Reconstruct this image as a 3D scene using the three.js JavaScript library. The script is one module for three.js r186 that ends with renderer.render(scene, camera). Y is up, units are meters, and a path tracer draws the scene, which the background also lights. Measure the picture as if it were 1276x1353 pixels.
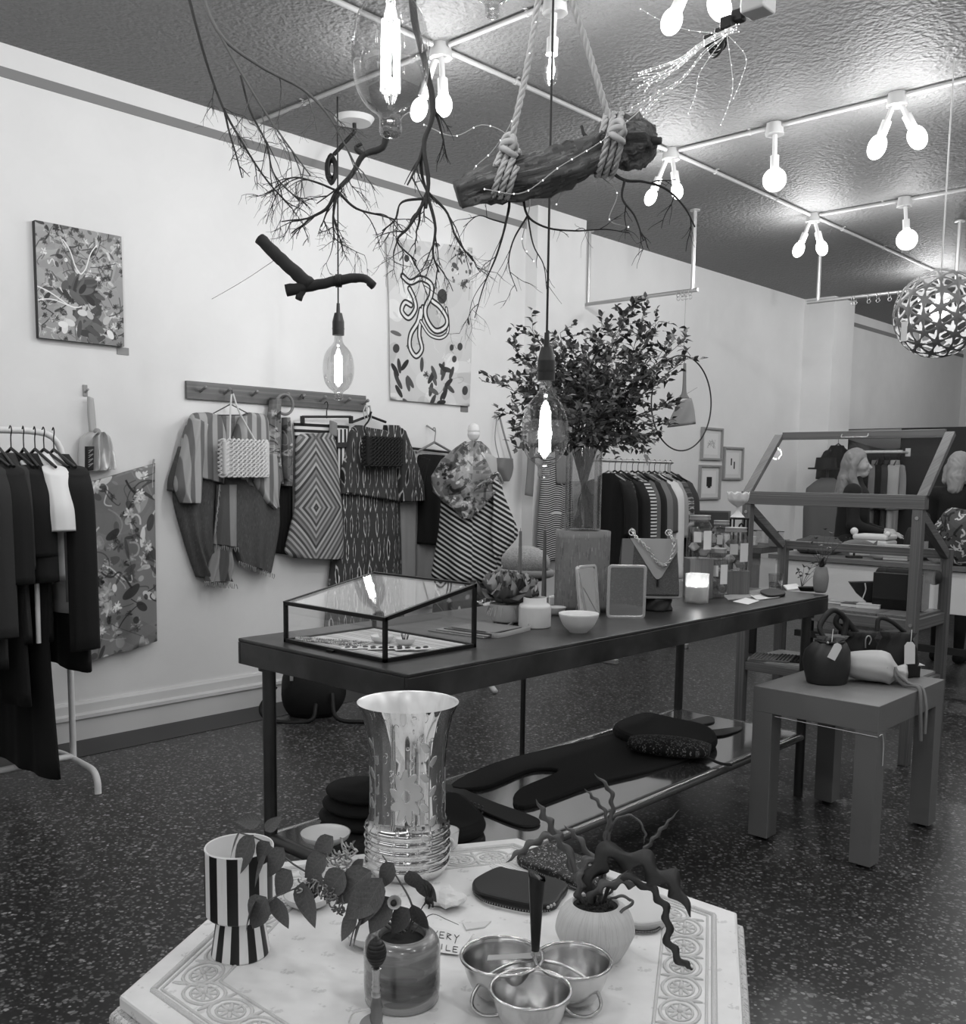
import * as THREE from 'three';
import { mergeGeometries, toCreasedNormals, mergeVertices } from 'three/addons/utils/BufferGeometryUtils.js';
import { RoundedBoxGeometry } from 'three/addons/geometries/RoundedBoxGeometry.js';
import { MarchingCubes } from 'three/addons/objects/MarchingCubes.js';

// ---------------------------------------------------------------- camera, sky, exposure
const scene = new THREE.Scene();
const FOCAL = 1307.3, CX = 638, CY = 769.3, EYE = 1.5;            // a 1276 x 1353 crop of a taller frame: the lens is shifted
const RIGHT = new THREE.Vector3(0.73183849, 0.01232556, -0.68136665), UP = new THREE.Vector3(-0.08336925, 0.99394569, -0.07156483), BACK = new THREE.Vector3(0.67635937, 0.10917893, 0.72843529);
const camera = new THREE.PerspectiveCamera(2 * Math.atan(CY / FOCAL) * 180 / Math.PI, 1276 / (2 * CY), 0.05, 100);
camera.position.set(0, EYE, 0);
camera.quaternion.setFromRotationMatrix(new THREE.Matrix4().makeBasis(RIGHT, UP, BACK));
camera.setViewOffset(1276, 2 * CY, 0, 0, 1276, 1353);
camera.updateMatrixWorld();
scene.background = new THREE.Color().setRGB(1.6, 1.6, 1.6);             // overcast sky over the street, seen through the shop window behind the camera
const renderer = new THREE.WebGLRenderer({ antialias: true });
renderer.toneMapping = THREE.LinearToneMapping;
renderer.toneMappingExposure = 1.25;
renderer.shadowMap.enabled = true;
const BULB = 0.78, BIGBULB = 0.16;                                      // candela of a ceiling bulb, of a large filament bulb

// ---------------------------------------------------------------- helpers
let seed = 7;
const rnd = () => { seed = (seed + 0x6D2B79F5) | 0; let t = Math.imul(seed ^ (seed >>> 15), 1 | seed); t = (t + Math.imul(t ^ (t >>> 7), 61 | t)) ^ t; return ((t ^ (t >>> 14)) >>> 0) / 4294967296; };
const rr = (a, b) => a + (b - a) * rnd();
const V = (x, y, z) => new THREE.Vector3(x, y, z);
const PI = Math.PI, TAU = 2 * PI;
// measured points of the photograph turned into places in the room: on a level plane, on a wall plane, at a distance
const ray = (px, py) => RIGHT.clone().multiplyScalar((px - CX) / FOCAL).addScaledVector(UP, -(py - CY) / FOCAL).addScaledVector(BACK, -1);
const onY = (px, py, h) => { const d = ray(px, py); return d.multiplyScalar((h - EYE) / d.y).add(V(0, EYE, 0)); };
const onX = (px, py, x) => { const d = ray(px, py); return d.multiplyScalar(x / d.x).add(V(0, EYE, 0)); };
const onZ = (px, py, z) => { const d = ray(px, py); return d.multiplyScalar(z / d.z).add(V(0, EYE, 0)); };
const dep = (px, py, t) => ray(px, py).multiplyScalar(t).add(V(0, EYE, 0));
const depthOf = (p) => -p.clone().sub(V(0, EYE, 0)).dot(BACK);

const mats = {};
function G(v, rough = 0.7, o = {}) {                              // grey v of 255 (sRGB)
  const key = v + '|' + rough + '|' + JSON.stringify(o);
  if (!mats[key] || o.map) {
    const { clear, ...rest } = o;
    const m = new THREE.MeshPhysicalMaterial({ roughness: rough, metalness: 0, side: THREE.DoubleSide, ...rest });
    m.color.setRGB(v / 255, v / 255, v / 255, THREE.SRGBColorSpace);
    mats[key] = m;
  }
  return mats[key];
}
const vessel = () => G(240, 0, { transmission: 1, thickness: 0, ior: 1.85 });
const glass = (rough = 0, tint = 255) => G(tint, rough, { transmission: 1, thickness: 0, ior: 1.5 });
function glow(level) { const m = new THREE.MeshStandardMaterial({ color: 0xffffff, emissive: 0xffffff, emissiveIntensity: level, roughness: 0.4 }); return m; }
function canvas(w, h, draw, o = {}) {
  const c = document.createElement('canvas'); c.width = w; c.height = h;
  const x = c.getContext('2d'); draw(x, w, h);
  const t = new THREE.CanvasTexture(c); if (!o.data) t.colorSpace = THREE.SRGBColorSpace;
  t.wrapS = t.wrapT = o.clamp ? THREE.ClampToEdgeWrapping : THREE.RepeatWrapping;
  if (o.repeat) t.repeat.set(...o.repeat);
  return t;
}
const gs = (v) => { v = Math.max(0, Math.min(255, Math.round(v))); return `rgb(${v},${v},${v})`; };
// tileable value noise, layered
function noiseField(n, octaves, start = 4, fall = 0.55) {
  const out = new Float32Array(n * n); let amp = 1, total = 0;
  for (let o = 0, f = start; o < octaves; o++, f *= 2, amp *= fall) {
    const g = new Float32Array(f * f).map(() => rnd()); total += amp;
    for (let j = 0; j < n; j++) for (let i = 0; i < n; i++) {
      const x = i * f / n, y = j * f / n, x0 = x | 0, y0 = y | 0; let u = x - x0, v = y - y0; u = u * u * (3 - 2 * u); v = v * v * (3 - 2 * v);
      const x1 = (x0 + 1) % f, y1 = (y0 + 1) % f;
      out[j * n + i] += amp * ((g[y0 * f + x0] * (1 - u) + g[y0 * f + x1] * u) * (1 - v) + (g[y1 * f + x0] * (1 - u) + g[y1 * f + x1] * u) * v);
    }
  }
  for (let i = 0; i < n * n; i++) out[i] /= total;
  return out;
}
function fieldTexture(n, f, o = {}) {                              // f(i) -> grey 0..255
  const d = new Uint8Array(n * n * 4);
  for (let i = 0; i < n * n; i++) { const v = Math.max(0, Math.min(255, f(i))); d[4 * i] = d[4 * i + 1] = d[4 * i + 2] = v; d[4 * i + 3] = 255; }
  const t = new THREE.DataTexture(d, n, n); t.magFilter = THREE.LinearFilter; t.minFilter = THREE.LinearFilter; t.wrapS = t.wrapT = THREE.RepeatWrapping;
  if (!o.data) t.colorSpace = THREE.SRGBColorSpace; if (o.repeat) t.repeat.set(...o.repeat); t.needsUpdate = true; return t;
}
// --- objects
const taken = {};
const numbered = (n) => { const k = taken[n] = (taken[n] ?? -1) + 1; return k ? `${n}_${String(k).padStart(3, '0')}` : n; };
function shade(o) { o.castShadow = o.receiveShadow = true; return o; }
function T(name, label, category, at = [0, 0, 0], o = {}) {
  const g = new THREE.Group(); g.name = numbered(name); scene.add(g);
  if (at.isVector3) g.position.copy(at); else g.position.set(...at);
  g.rotation.y = o.ry || 0; g.userData = { label, category };
  if (o.group) g.userData.group = o.group; if (o.kind) g.userData.kind = o.kind;
  return g;
}
const flat = (list) => { const a = list.flat(9).filter(Boolean).map((q) => { const b = q.index ? q.toNonIndexed() : q; for (const k of Object.keys(b.attributes)) if (!['position', 'normal', 'uv'].includes(k)) b.deleteAttribute(k); if (!b.attributes.uv) b.setAttribute('uv', new THREE.BufferAttribute(new Float32Array(b.attributes.position.count * 2), 2)); if (!b.attributes.normal) b.computeVertexNormals(); return b; }); return a.length === 1 ? a[0] : mergeGeometries(a); };
function part(parent, name, geo, m, o = {}) {
  const me = shade(new THREE.Mesh(Array.isArray(geo) ? flat(geo) : geo, m)); me.name = name; parent.add(me);
  if (o.label) me.userData.label = o.label; if (o.kind) me.userData.kind = o.kind;
  if (o.at) me.position.set(...o.at); if (o.rot) me.rotation.set(...o.rot);
  return me;
}
function solo(name, label, category, geo, m, at = [0, 0, 0], o = {}) {
  const me = shade(new THREE.Mesh(Array.isArray(geo) ? flat(geo) : geo, m)); me.name = numbered(name); scene.add(me);
  if (at.isVector3) me.position.copy(at); else me.position.set(...at);
  me.rotation.y = o.ry || 0; me.userData = { label, category };
  if (o.group) me.userData.group = o.group; if (o.kind) me.userData.kind = o.kind;
  return me;
}
function struct(name, geo, m, parent) {
  const me = shade(new THREE.Mesh(Array.isArray(geo) ? flat(geo) : geo, m)); me.name = parent ? name : numbered(name); (parent || scene).add(me);
  if (!parent) me.userData.kind = 'structure';
  return me;
}
function copyOf(src, at, label, o = {}) {
  const c = src.clone(); c.name = numbered(src.name.replace(/_\d{3}$/, '')); scene.add(c); c.userData = { ...src.userData };
  if (at.isVector3) c.position.copy(at); else c.position.set(...at);
  if (o.ry !== undefined) c.rotation.y = o.ry; if (label) c.userData.label = label; if (o.group) c.userData.group = o.group;
  return c;
}
function lamp(parent, [x, y, z], cd, radius = 1.5) { const l = new THREE.PointLight(0xffffff, cd, 0, 2); l.position.set(x, y, z); l.castShadow = true; l.shadow.radius = radius; l.name = 'bulb_light'; parent.add(l); return l; }
// --- geometries
const mv = (g, x = 0, y = 0, z = 0) => g.translate(x, y, z);
const box = (w, h, d, x = 0, y = 0, z = 0, r = 0.003) => mv(r ? new RoundedBoxGeometry(w, h, d, 2, Math.min(r, w / 2.1, h / 2.1, d / 2.1)) : new THREE.BoxGeometry(w, h, d), x, y, z);
const cyl = (r, h, x = 0, y = 0, z = 0, r2 = r, n = 20) => mv(new THREE.CylinderGeometry(r2, r, h, n), x, y + h / 2, z);   // r at the foot, r2 on top
const ball = (r, x = 0, y = 0, z = 0, n = 16) => mv(new THREE.SphereGeometry(r, n, Math.max(6, n * 0.7 | 0)), x, y, z);
function bar(p, q, r, n = 10, r2 = r) {
  const a = p.isVector3 ? p : V(...p), b = q.isVector3 ? q : V(...q), d = b.clone().sub(a), g = new THREE.CylinderGeometry(r2, r, d.length(), n);
  g.applyQuaternion(new THREE.Quaternion().setFromUnitVectors(V(0, 1, 0), d.clone().normalize()));
  return g.translate((a.x + b.x) / 2, (a.y + b.y) / 2, (a.z + b.z) / 2);
}
function beam(p, q, w, t, up = V(0, 1, 0)) {                       // square bar from p to q, w across, t along up
  const a = p.isVector3 ? p : V(...p), b = q.isVector3 ? q : V(...q), d = b.clone().sub(a), l = d.length(); d.normalize();
  const s = V().crossVectors(up, d).normalize(), u = V().crossVectors(d, s);
  const g = new RoundedBoxGeometry(w, t, l, 1, Math.min(w, t) * 0.08);
  g.applyMatrix4(new THREE.Matrix4().makeBasis(s, u, d)); return g.translate((a.x + b.x) / 2, (a.y + b.y) / 2, (a.z + b.z) / 2);
}
const vecs = (pts) => pts.map((p) => (p.isVector3 ? p : V(...p)));
function tube(pts, r, seg = 24, n = 6, closed = false, tension = 0.5) { return new THREE.TubeGeometry(new THREE.CatmullRomCurve3(vecs(pts), closed, 'catmullrom', tension), seg, r, n, closed); }
function taper(pts, r0, r1, seg = 16, n = 5, wob = 0) {             // a tube that thins out, for twigs and stems
  const c = new THREE.CatmullRomCurve3(vecs(pts)), fr = c.computeFrenetFrames(seg, false), rings = [];
  for (let i = 0; i <= seg; i++) {
    const p = c.getPoint(i / seg), r = r0 + (r1 - r0) * i / seg, ring = [];
    for (let k = 0; k < n; k++) { const a = k / n * TAU, q = r * (1 + wob * (rnd() - 0.5)); ring.push(p.clone().addScaledVector(fr.normals[i], Math.cos(a) * q).addScaledVector(fr.binormals[i], Math.sin(a) * q)); }
    rings.push(ring);
  }
  return loft(rings);
}
function loft(rings, caps = true, uv) {                              // rings of equally many points, joined to a skin
  const n = rings[0].length, pos = [], uvs = [], idx = [];
  rings.forEach((r, i) => r.forEach((p, k) => { pos.push(p.x, p.y, p.z); const t = uv ? uv(p, i, k) : [k / n, i / (rings.length - 1)]; uvs.push(t[0], t[1]); }));
  for (let i = 0; i + 1 < rings.length; i++) for (let k = 0; k < n; k++) { const a = i * n + k, b = i * n + (k + 1) % n; idx.push(a, b, a + n, b, b + n, a + n); }
  if (caps) for (const i of [0, rings.length - 1]) {
    const c = V(); rings[i].forEach((p) => c.add(p)); c.multiplyScalar(1 / n); const at = pos.length / 3; pos.push(c.x, c.y, c.z); const t = uv ? uv(c, i, 0) : [0.5, 0.5]; uvs.push(t[0], t[1]);
    for (let k = 0; k < n; k++) idx.push(...(i ? [i * n + k, i * n + (k + 1) % n, at] : [i * n + (k + 1) % n, i * n + k, at]));
  }
  const g = new THREE.BufferGeometry(); g.setAttribute('position', new THREE.Float32BufferAttribute(pos, 3)); g.setAttribute('uv', new THREE.Float32BufferAttribute(uvs, 2)); g.setIndex(idx); g.computeVertexNormals(); return g;
}
const lathe = (prof, n = 32) => new THREE.LatheGeometry(prof.map(([r, y]) => new THREE.Vector2(r, y)), n);
const shapeOf = (pts) => new THREE.Shape(pts.map(([x, y]) => new THREE.Vector2(x, y)));
function ext(pts, depth, bevel = 0.002, curve = 6) { const s = pts instanceof THREE.Shape ? pts : shapeOf(pts); return new THREE.ExtrudeGeometry(s, { depth: Math.max(1e-4, depth - 2 * bevel), bevelEnabled: bevel > 0, bevelSize: bevel, bevelThickness: bevel, bevelSegments: 2, curveSegments: curve }).translate(0, 0, bevel); }
const smooth = (pts, n, closed = false) => new THREE.CatmullRomCurve3(pts.map(([x, y]) => V(x, y, 0)), closed, 'catmullrom', 0.5).getPoints(n).map((p) => [p.x, p.y]);
// a cloth body between a left and a right outline, rows from top to bottom: pairs [[xl, yl], [xr, yr]]
function panel(pairs, o = {}) {
  const { th = 0.03, fold = 0.006, nf = 4, n = 28, rows = 40, back = 0.25, uvScale = 1, uvAt = [0, 0], ph = rnd() * 6, hem = 0, swing = 0 } = o;
  const lc = new THREE.CatmullRomCurve3(pairs.map(([a]) => V(a[0], a[1], a[2] || 0)), false, 'catmullrom', 0.4), rc = new THREE.CatmullRomCurve3(pairs.map(([, b]) => V(b[0], b[1], b[2] || 0)), false, 'catmullrom', 0.4);
  const front = [], bk = [];
  for (let i = 0; i <= rows; i++) {
    const s = i / rows, a = lc.getPoint(s), b = rc.getPoint(s), f = [], k = [];
    for (let j = 0; j <= n; j++) {
      const t = j / n, p = a.clone().lerp(b, t), bulge = Math.pow(Math.max(0, 1 - Math.pow(Math.abs(2 * t - 1), 3.2)), 0.6);
      const w = fold * (0.3 + s) * (Math.sin(nf * TAU * t + ph + 1.3 * s + swing * s) + 0.5 * Math.sin(nf * 1.7 * TAU * t + 2 * ph + 2 * s));
      f.push(V(p.x, p.y + hem * Math.sin(nf * TAU * t + ph) * s * s, p.z + th * (0.25 + 0.75 * bulge) + w * bulge));
      k.push(V(p.x, p.y + hem * Math.sin(nf * TAU * t + ph) * s * s, p.z - th * back * bulge - 0.002 + w * bulge * 0.7));
    }
    front.push(f); bk.push(k);
  }
  return loft(front.map((f, i) => [...f, ...bk[i].slice().reverse()]), true, (p) => [(p.x - uvAt[0]) / uvScale, (p.y - uvAt[1]) / uvScale]);
}
function leafGeo(len, wid, fold = 0.25, droop = 0.2, n = 5, tip = 1.5) {    // a leaf from the origin along +x, facing +y, with a midrib fold
  const pos = [], idx = [], uv = [];
  for (let i = 0; i <= n; i++) {
    const t = i / n, w = wid / 2 * Math.pow(Math.sin(PI * Math.pow(t, 0.72)), 0.85) * (1.12 - 0.3 * t) + (i === 0 || i === n ? 0.0002 : 0), y = -droop * len * t * t;
    for (const s of [-1, 0, 1]) { pos.push(t * len, y + (s ? fold * w : 0), s * w); uv.push(t, s * 0.5 + 0.5); }
  }
  for (let i = 0; i < n; i++) for (let k = 0; k < 2; k++) { const a = i * 3 + k; idx.push(a, a + 1, a + 3, a + 1, a + 4, a + 3); }
  const g = new THREE.BufferGeometry(); g.setAttribute('position', new THREE.Float32BufferAttribute(pos, 3)); g.setAttribute('uv', new THREE.Float32BufferAttribute(uv, 2)); g.setIndex(idx); g.computeVertexNormals(); return g;
}
function pose(g, at, dir, roll = 0, up = V(0, 1, 0)) {              // turn a +x shape to run along dir from at
  const d = dir.clone().normalize(); let s = V().crossVectors(d, up); if (s.lengthSq() < 1e-6) s = V(0, 0, 1); s.normalize(); const u = V().crossVectors(s, d);
  const m = new THREE.Matrix4().makeBasis(d, u, s).multiply(new THREE.Matrix4().makeRotationX(roll)); m.setPosition(at); return g.applyMatrix4(m);
}
function soft(list) {                                               // smooth normals for a merged skin
  return list;
}
// a body from tapered capsules joined softly: bones [[a, b, ra, rb], ...]
function sdfMesh(bones, cell, k = 0.03, bend) {
  const lo = V(1e9, 1e9, 1e9), hi = V(-1e9, -1e9, -1e9);
  for (const [a, b, ra, rb] of bones) { const r = Math.max(ra, rb) + 3 * cell + k; for (const p of [a, b]) { lo.min(V(p[0] - r, p[1] - r, p[2] - r)); hi.max(V(p[0] + r, p[1] + r, p[2] + r)); } }
  const size = Math.max(hi.x - lo.x, hi.y - lo.y, hi.z - lo.z), res = Math.min(110, Math.ceil(size / cell)), mid = lo.clone().add(hi).multiplyScalar(0.5), half = size / 2;
  const mc = new MarchingCubes(res, new THREE.MeshBasicMaterial(), false, false, 400000); mc.isolation = 0;
  const f = mc.field;
  for (let z = 0; z < res; z++) for (let y = 0; y < res; y++) for (let x = 0; x < res; x++) {
    const px = mid.x + (x / res * 2 - 1) * half, py = mid.y + (y / res * 2 - 1) * half, pz = mid.z + (z / res * 2 - 1) * half; let acc = 0;
    for (const [a, b, ra, rb, sx = 1] of bones) {
      const bx = b[0] - a[0], by = b[1] - a[1], bz = b[2] - a[2], ll = bx * bx + by * by + bz * bz || 1e-9; let t = ((px - a[0]) * bx + (py - a[1]) * by + (pz - a[2]) * bz) / ll; t = Math.max(0, Math.min(1, t));
      const d = Math.hypot((px - a[0] - t * bx) * 1, py - a[1] - t * by, (pz - a[2] - t * bz) * sx) - (ra + (rb - ra) * t); acc += Math.exp(-d / k * 3);
    }
    f[x + y * res + z * res * res] = k / 3 * Math.log(Math.max(acc, 1e-30)) - (bend ? bend(px, py, pz) : 0);
  }
  mc.update(); const n = mc.count, g = new THREE.BufferGeometry(), pos = new Float32Array(mc.positionArray.subarray(0, n * 3));
  for (let i = 0; i < n; i++) { pos[3 * i] = mid.x + pos[3 * i] * half; pos[3 * i + 1] = mid.y + pos[3 * i + 1] * half; pos[3 * i + 2] = mid.z + pos[3 * i + 2] * half; }
  g.setAttribute('position', new THREE.BufferAttribute(pos, 3)); g.setAttribute('normal', new THREE.BufferAttribute(new Float32Array(mc.normalArray.subarray(0, n * 3)), 3)); return g;
}
// ---------------------------------------------------------------- the room
const XW = -5.3, CEIL = 3.6;
const nz = noiseField(256, 5, 4, 0.6), nzFine = noiseField(256, 3, 64, 0.7);
const nzBig = noiseField(512, 6, 3, 0.62);
const plaster = G(255, 0.85, { map: fieldTexture(512, (i) => 226 + 40 * (nzBig[i] - 0.5) - 60 * Math.max(0, nzBig[(i + 130 * 512 + 77) % 262144] - 0.58), { repeat: [0.13, 0.13] }), bumpMap: fieldTexture(256, (i) => nz[i] * 255, { data: true, repeat: [0.9, 0.9] }), bumpScale: 0.003 });
const plainWall = G(214, 0.85), stripeGrey = G(128, 0.8), trimWhite = G(205, 0.55);
// terrazzo: pale chips in a dark ground
const chips = (() => {
  const n = 1024;
  return canvas(n, n, (x) => {
    x.fillStyle = gs(46); x.fillRect(0, 0, n, n);
    for (let k = 0; k < 17000; k++) {
      const cx = rnd() * n, cy = rnd() * n, s = 2 + 5 * rnd() * rnd(), a = rnd() * TAU; x.fillStyle = gs(44 + 72 * rnd() + 60 * Math.pow(rnd(), 4));
      for (const ox of [-n, 0, n]) for (const oy of [-n, 0, n]) { if (cx + ox < -9 || cx + ox > n + 9 || cy + oy < -9 || cy + oy > n + 9) continue; x.beginPath(); for (let i = 0; i < 5; i++) { const r = s * (0.6 + 0.6 * ((k * 13 + i * 7) % 10) / 10); x.lineTo(cx + ox + r * Math.cos(a + i * 1.257), cy + oy + r * Math.sin(a + i * 1.257)); } x.fill(); }
    }
  });
})();
function slab(w, d, x, y, z, t = 0.1) { const g = new THREE.BoxGeometry(w, t, d).translate(x, y - t / 2, z); const p = g.attributes.position, uv = g.attributes.uv; for (let i = 0; i < p.count; i++) uv.setXY(i, p.getX(i) / 1.9, p.getZ(i) / 1.9); return g; }
function wallUV(g) { const p = g.attributes.position, nn = g.attributes.normal, uv = g.attributes.uv; for (let i = 0; i < p.count; i++) uv.setXY(i, Math.abs(nn.getX(i)) > 0.5 ? p.getZ(i) : p.getX(i), p.getY(i)); return g; }
const wbox = (x0, x1, y0, y1, Z0, Z1) => wallUV(new THREE.BoxGeometry(x1 - x0, y1 - y0, Z1 - Z0).translate((x0 + x1) / 2, (y0 + y1) / 2, -(Z0 + Z1) / 2));
struct('floor', slab(9.6, 20, -0.9, 0, -7), G(255, 0.34, { map: chips, specularIntensity: 0.7 }));
struct('floor', box(0.34, 0.004, 8.7, XW + 0.17, 0.001, -1.85, 0), G(44, 0.45)).name = 'floor_border';
const ceilBump = fieldTexture(256, (i) => 255 * (0.12 * nz[i] + 0.88 * nzFine[i]), { data: true, repeat: [1.5, 1.5] });
{ const g = slab(9.6, 20, -0.9, CEIL + 0.15, -7, 0.15); struct('ceiling', g, G(118, 0.62, { bumpMap: ceilBump, bumpScale: 0.016 })); }
struct('wall_left', [wbox(XW - 0.15, XW, 0, CEIL, -2.6, 6.16), wbox(-5.57, -5.42, 0, CEIL, 6.5, 11.5), wbox(-5.57, -5.38, 0, CEIL, 11.5, 17)], plaster);
struct('trim_1', wbox(XW, XW + 0.006, CEIL - 0.165, CEIL - 0.115, -2.6, 6.16), stripeGrey);
struct('trim_2', wbox(-5.38, -5.374, CEIL - 0.165, CEIL - 0.115, 11.95, 17), stripeGrey);
struct('pilaster', wbox(-5.57, -5.18, 0, CEIL, 6.16, 6.79), plaster);
struct('pilaster', wbox(-5.57, -5.05, 0, CEIL, 11.38, 11.95), plaster);
function skirting(x, Z0, Z1, name) {
  const prof = [[0, 0], [0.03, 0], [0.03, 0.12], [0.045, 0.125], [0.045, 0.145], [0.022, 0.155], [0.02, 0.2], [0.012, 0.215], [0, 0.215]];
  const g = new THREE.ExtrudeGeometry(shapeOf(prof), { depth: Z1 - Z0, bevelEnabled: false }).translate(x, 0, -Z1); return struct(name, g, trimWhite);
}
skirting(XW, -2.6, 6.16, 'baseboard_left'); skirting(-5.42, 6.79, 11.38, 'baseboard_far');
struct('wall_right', wbox(3.9, 4.05, 0, CEIL, -2.6, 17), plainWall);
struct('wall_back', wbox(-5.57, 4.05, 0, CEIL, 17, 17.15), plainWall);
// street front behind the camera: piers, a low sill and a header around two large panes
struct('wall_front', [wbox(-5.45, -4.7, 0, CEIL, -2.75, -2.6), wbox(3.3, 4.05, 0, CEIL, -2.75, -2.6), wbox(-4.7, 3.3, 0, 0.35, -2.75, -2.6), wbox(-4.7, 3.3, 3.1, CEIL, -2.75, -2.6), wbox(-0.8, -0.6, 0.35, 3.1, -2.75, -2.6)], plainWall);
for (const [i, x0, x1] of [[1, -4.7, -0.8], [2, -0.6, 3.3]]) {
  const w = struct('window_' + i, [wbox(x0, x1, 0.35, 0.41, -2.72, -2.63), wbox(x0, x1, 3.04, 3.1, -2.72, -2.63), wbox(x0, x0 + 0.06, 0.41, 3.04, -2.72, -2.63), wbox(x1 - 0.06, x1, 0.41, 3.04, -2.72, -2.63)], G(60, 0.5));
  struct('pane', wbox(x0 + 0.06, x1 - 0.06, 0.41, 3.04, -2.678, -2.672), glass(), w);
}
struct('pavement', slab(30, 12, -0.9, -0.08, 8.8, 0.1), G(120, 0.9));
struct('street_front', wbox(-16, 14, -0.1, 7, -14.5, -14.2), G(120, 0.9)).name = 'facade_across_street';
// dark partition at the far end with the fitting-room rail
const ZP = 12.5;
struct('wall_partition', wbox(-5.37, 2.2, 0, 2.12, ZP, ZP + 0.1), G(46, 0.8));
// ---------------------------------------------------------------- conduits and bulbs under the ceiling
const pipeGrey = G(176, 0.45), boxGrey = G(190, 0.5), socketWhite = G(215, 0.4);
function conduit(x0, Z0, x1, Z1, label) {
  const t = T('ceiling_conduit', label, 'conduit', [x0, CEIL, -Z0], { group: 'conduits under the ceiling' });
  const l = Math.hypot(x1 - x0, Z1 - Z0), e = V(x1 - x0, 0, -(Z1 - Z0));
  part(t, 'pipe', bar(V(0, -0.018, 0), V(e.x, -0.018, e.z), 0.012, 10), pipeGrey);
  for (let s = 0.5; s < l - 0.1; s += 0.9) { const p = e.clone().multiplyScalar(s / l); part(t, 'strap', [bar(V(p.x - 0.006 * e.x / l, -0.018, p.z - 0.006 * e.z / l), V(p.x + 0.006 * e.x / l, -0.018, p.z + 0.006 * e.z / l), 0.0155, 12), box(x0 === x1 ? 0.06 : 0.012, 0.004, x0 === x1 ? 0.012 : 0.06, p.x, -0.003, p.z, 0)], pipeGrey); }
}
const GX = [-3.67, -2.95, -2.23], GZ = [3.6, 5.69, 7.78];
conduit(-3.67, 1.5, -3.67, 3.54, 'grey conduit over the hung branches, ending at the first box'); conduit(-3.67, 3.66, -3.67, 5.63, 'grey conduit between the first and second boxes, over the hanging log');
conduit(-3.67, 5.75, -3.67, 7.72, 'grey conduit between the second and third boxes'); conduit(-3.67, 7.84, -3.67, 11.3, 'grey conduit running on from the third box behind the cut-out globe lamp');
conduit(-5.28, 3.6, -3.73, 3.6, 'grey conduit from the white wall to the first box'); conduit(-3.61, 3.6, 2.4, 3.6, 'grey conduit crossing over the hanging log and its ropes');
conduit(-3.61, 5.69, 2.4, 5.69, 'grey conduit carrying the clear globe bulb and a double bulb'); conduit(-3.61, 7.78, 2.4, 7.78, 'grey conduit carrying the globe bulb beside the cut-out lamp');
function fixture(x, Z, bulbs, label, group) {                         // bulbs: [kind, place]
  const t = T('ceiling_light', label, 'light', [x, CEIL, -Z], group ? { group } : {});
  part(t, 'junction_box', [mv(new THREE.CylinderGeometry(0.05, 0.056, 0.055, 8), 0, -0.0275, 0), mv(new THREE.CylinderGeometry(0.058, 0.058, 0.012, 8), 0, -0.06, 0)], boxGrey);
  for (const [kind, p, r] of bulbs) {
    const c = p.clone().sub(t.position), from = V(c.x * 0.25, -0.066, c.z * 0.25), dir = c.clone().sub(from).normalize();
    const neck = c.clone().addScaledVector(dir, -r * 1.02);
    part(t, 'socket', [bar(from, neck.clone().addScaledVector(dir, -0.055), 0.014, 12), bar(neck.clone().addScaledVector(dir, -0.07), neck, 0.026, 14)], socketWhite);
    const prof = [];
    if (kind === 'edison') for (const [a, y] of [[0.014, 0], [0.016, 0.02], [0.028, 0.055], [0.032, 0.085], [0.026, 0.115], [0.012, 0.132], [0.0005, 0.136]]) prof.push([a, -y]);
    else { prof.push([0.014, 0]); for (let i = 2; i <= 16; i++) { const a = i / 16 * PI; prof.push([Math.max(0.0005, Math.max(r * Math.sin(a), i < 5 ? 0.014 : 0)), -(kind === 'globe' ? r * (1 - Math.cos(a)) : (r + 0.018) * (1 - Math.cos(a)))]); } }
    const g = lathe(prof, 20); g.applyQuaternion(new THREE.Quaternion().setFromUnitVectors(V(0, -1, 0), dir)); g.translate(neck.x, neck.y, neck.z);
    if (kind !== 'edison') part(t, 'bulb', g, glow(kind === 'globe' ? 1.0 : 2.6));
    else { const b = part(t, 'bulb', g, glass(0.02)); const f0 = neck.clone().addScaledVector(dir, r * 0.35), f1 = neck.clone().addScaledVector(dir, kind === 'edison' ? 0.1 : r * 1.25);
      part(b, 'filament', kind === 'edison' ? [0, 1, 2, 3, 4, 5].map((k) => bar(f0.clone().add(V(0.009 * Math.cos(k), 0, 0.009 * Math.sin(k))), f1.clone().add(V(0.014 * Math.cos(k), 0, 0.014 * Math.sin(k))), 0.0028, 6)) : [0, 1, 2, 3].map((k) => bar(f1.clone().add(V(0.02 * Math.cos(k * 1.57), 0, 0.02 * Math.sin(k * 1.57))), f1.clone().add(V(0.02 * Math.cos(k * 1.57 + 1.57), 0.004, 0.02 * Math.sin(k * 1.57 + 1.57))), 0.0065, 6)), glow(14)); }
    lamp(t, [c.x, c.y - 0.002, c.z], BULB * (kind === 'frosted' ? 1 : 0.8), kind === 'frosted' ? 2.2 : 1.2);
  }
  return t;
}
const atFix = (px, py, x, Z, d = 0) => dep(px, py, depthOf(V(x, 3.35, -Z)) + d);
fixture(GX[0], GZ[0], [['frosted', atFix(586, 134, GX[0], GZ[0], -0.05), 0.042], ['frosted', atFix(555, 140, GX[0], GZ[0], 0.05), 0.042]], 'double bulb on a grey ceiling box over the bare branches');
fixture(GX[1], GZ[0], [['edison', atFix(728, 88, GX[1], GZ[0]), 0.05]], 'single teardrop filament bulb above the hanging log ropes');
fixture(GX[0], GZ[1], [['frosted', atFix(861, 257, GX[0], GZ[1], 0.05), 0.038], ['frosted', atFix(894, 249, GX[0], GZ[1], -0.05), 0.038]], 'double bulb on the ceiling box just past the log end');
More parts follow.
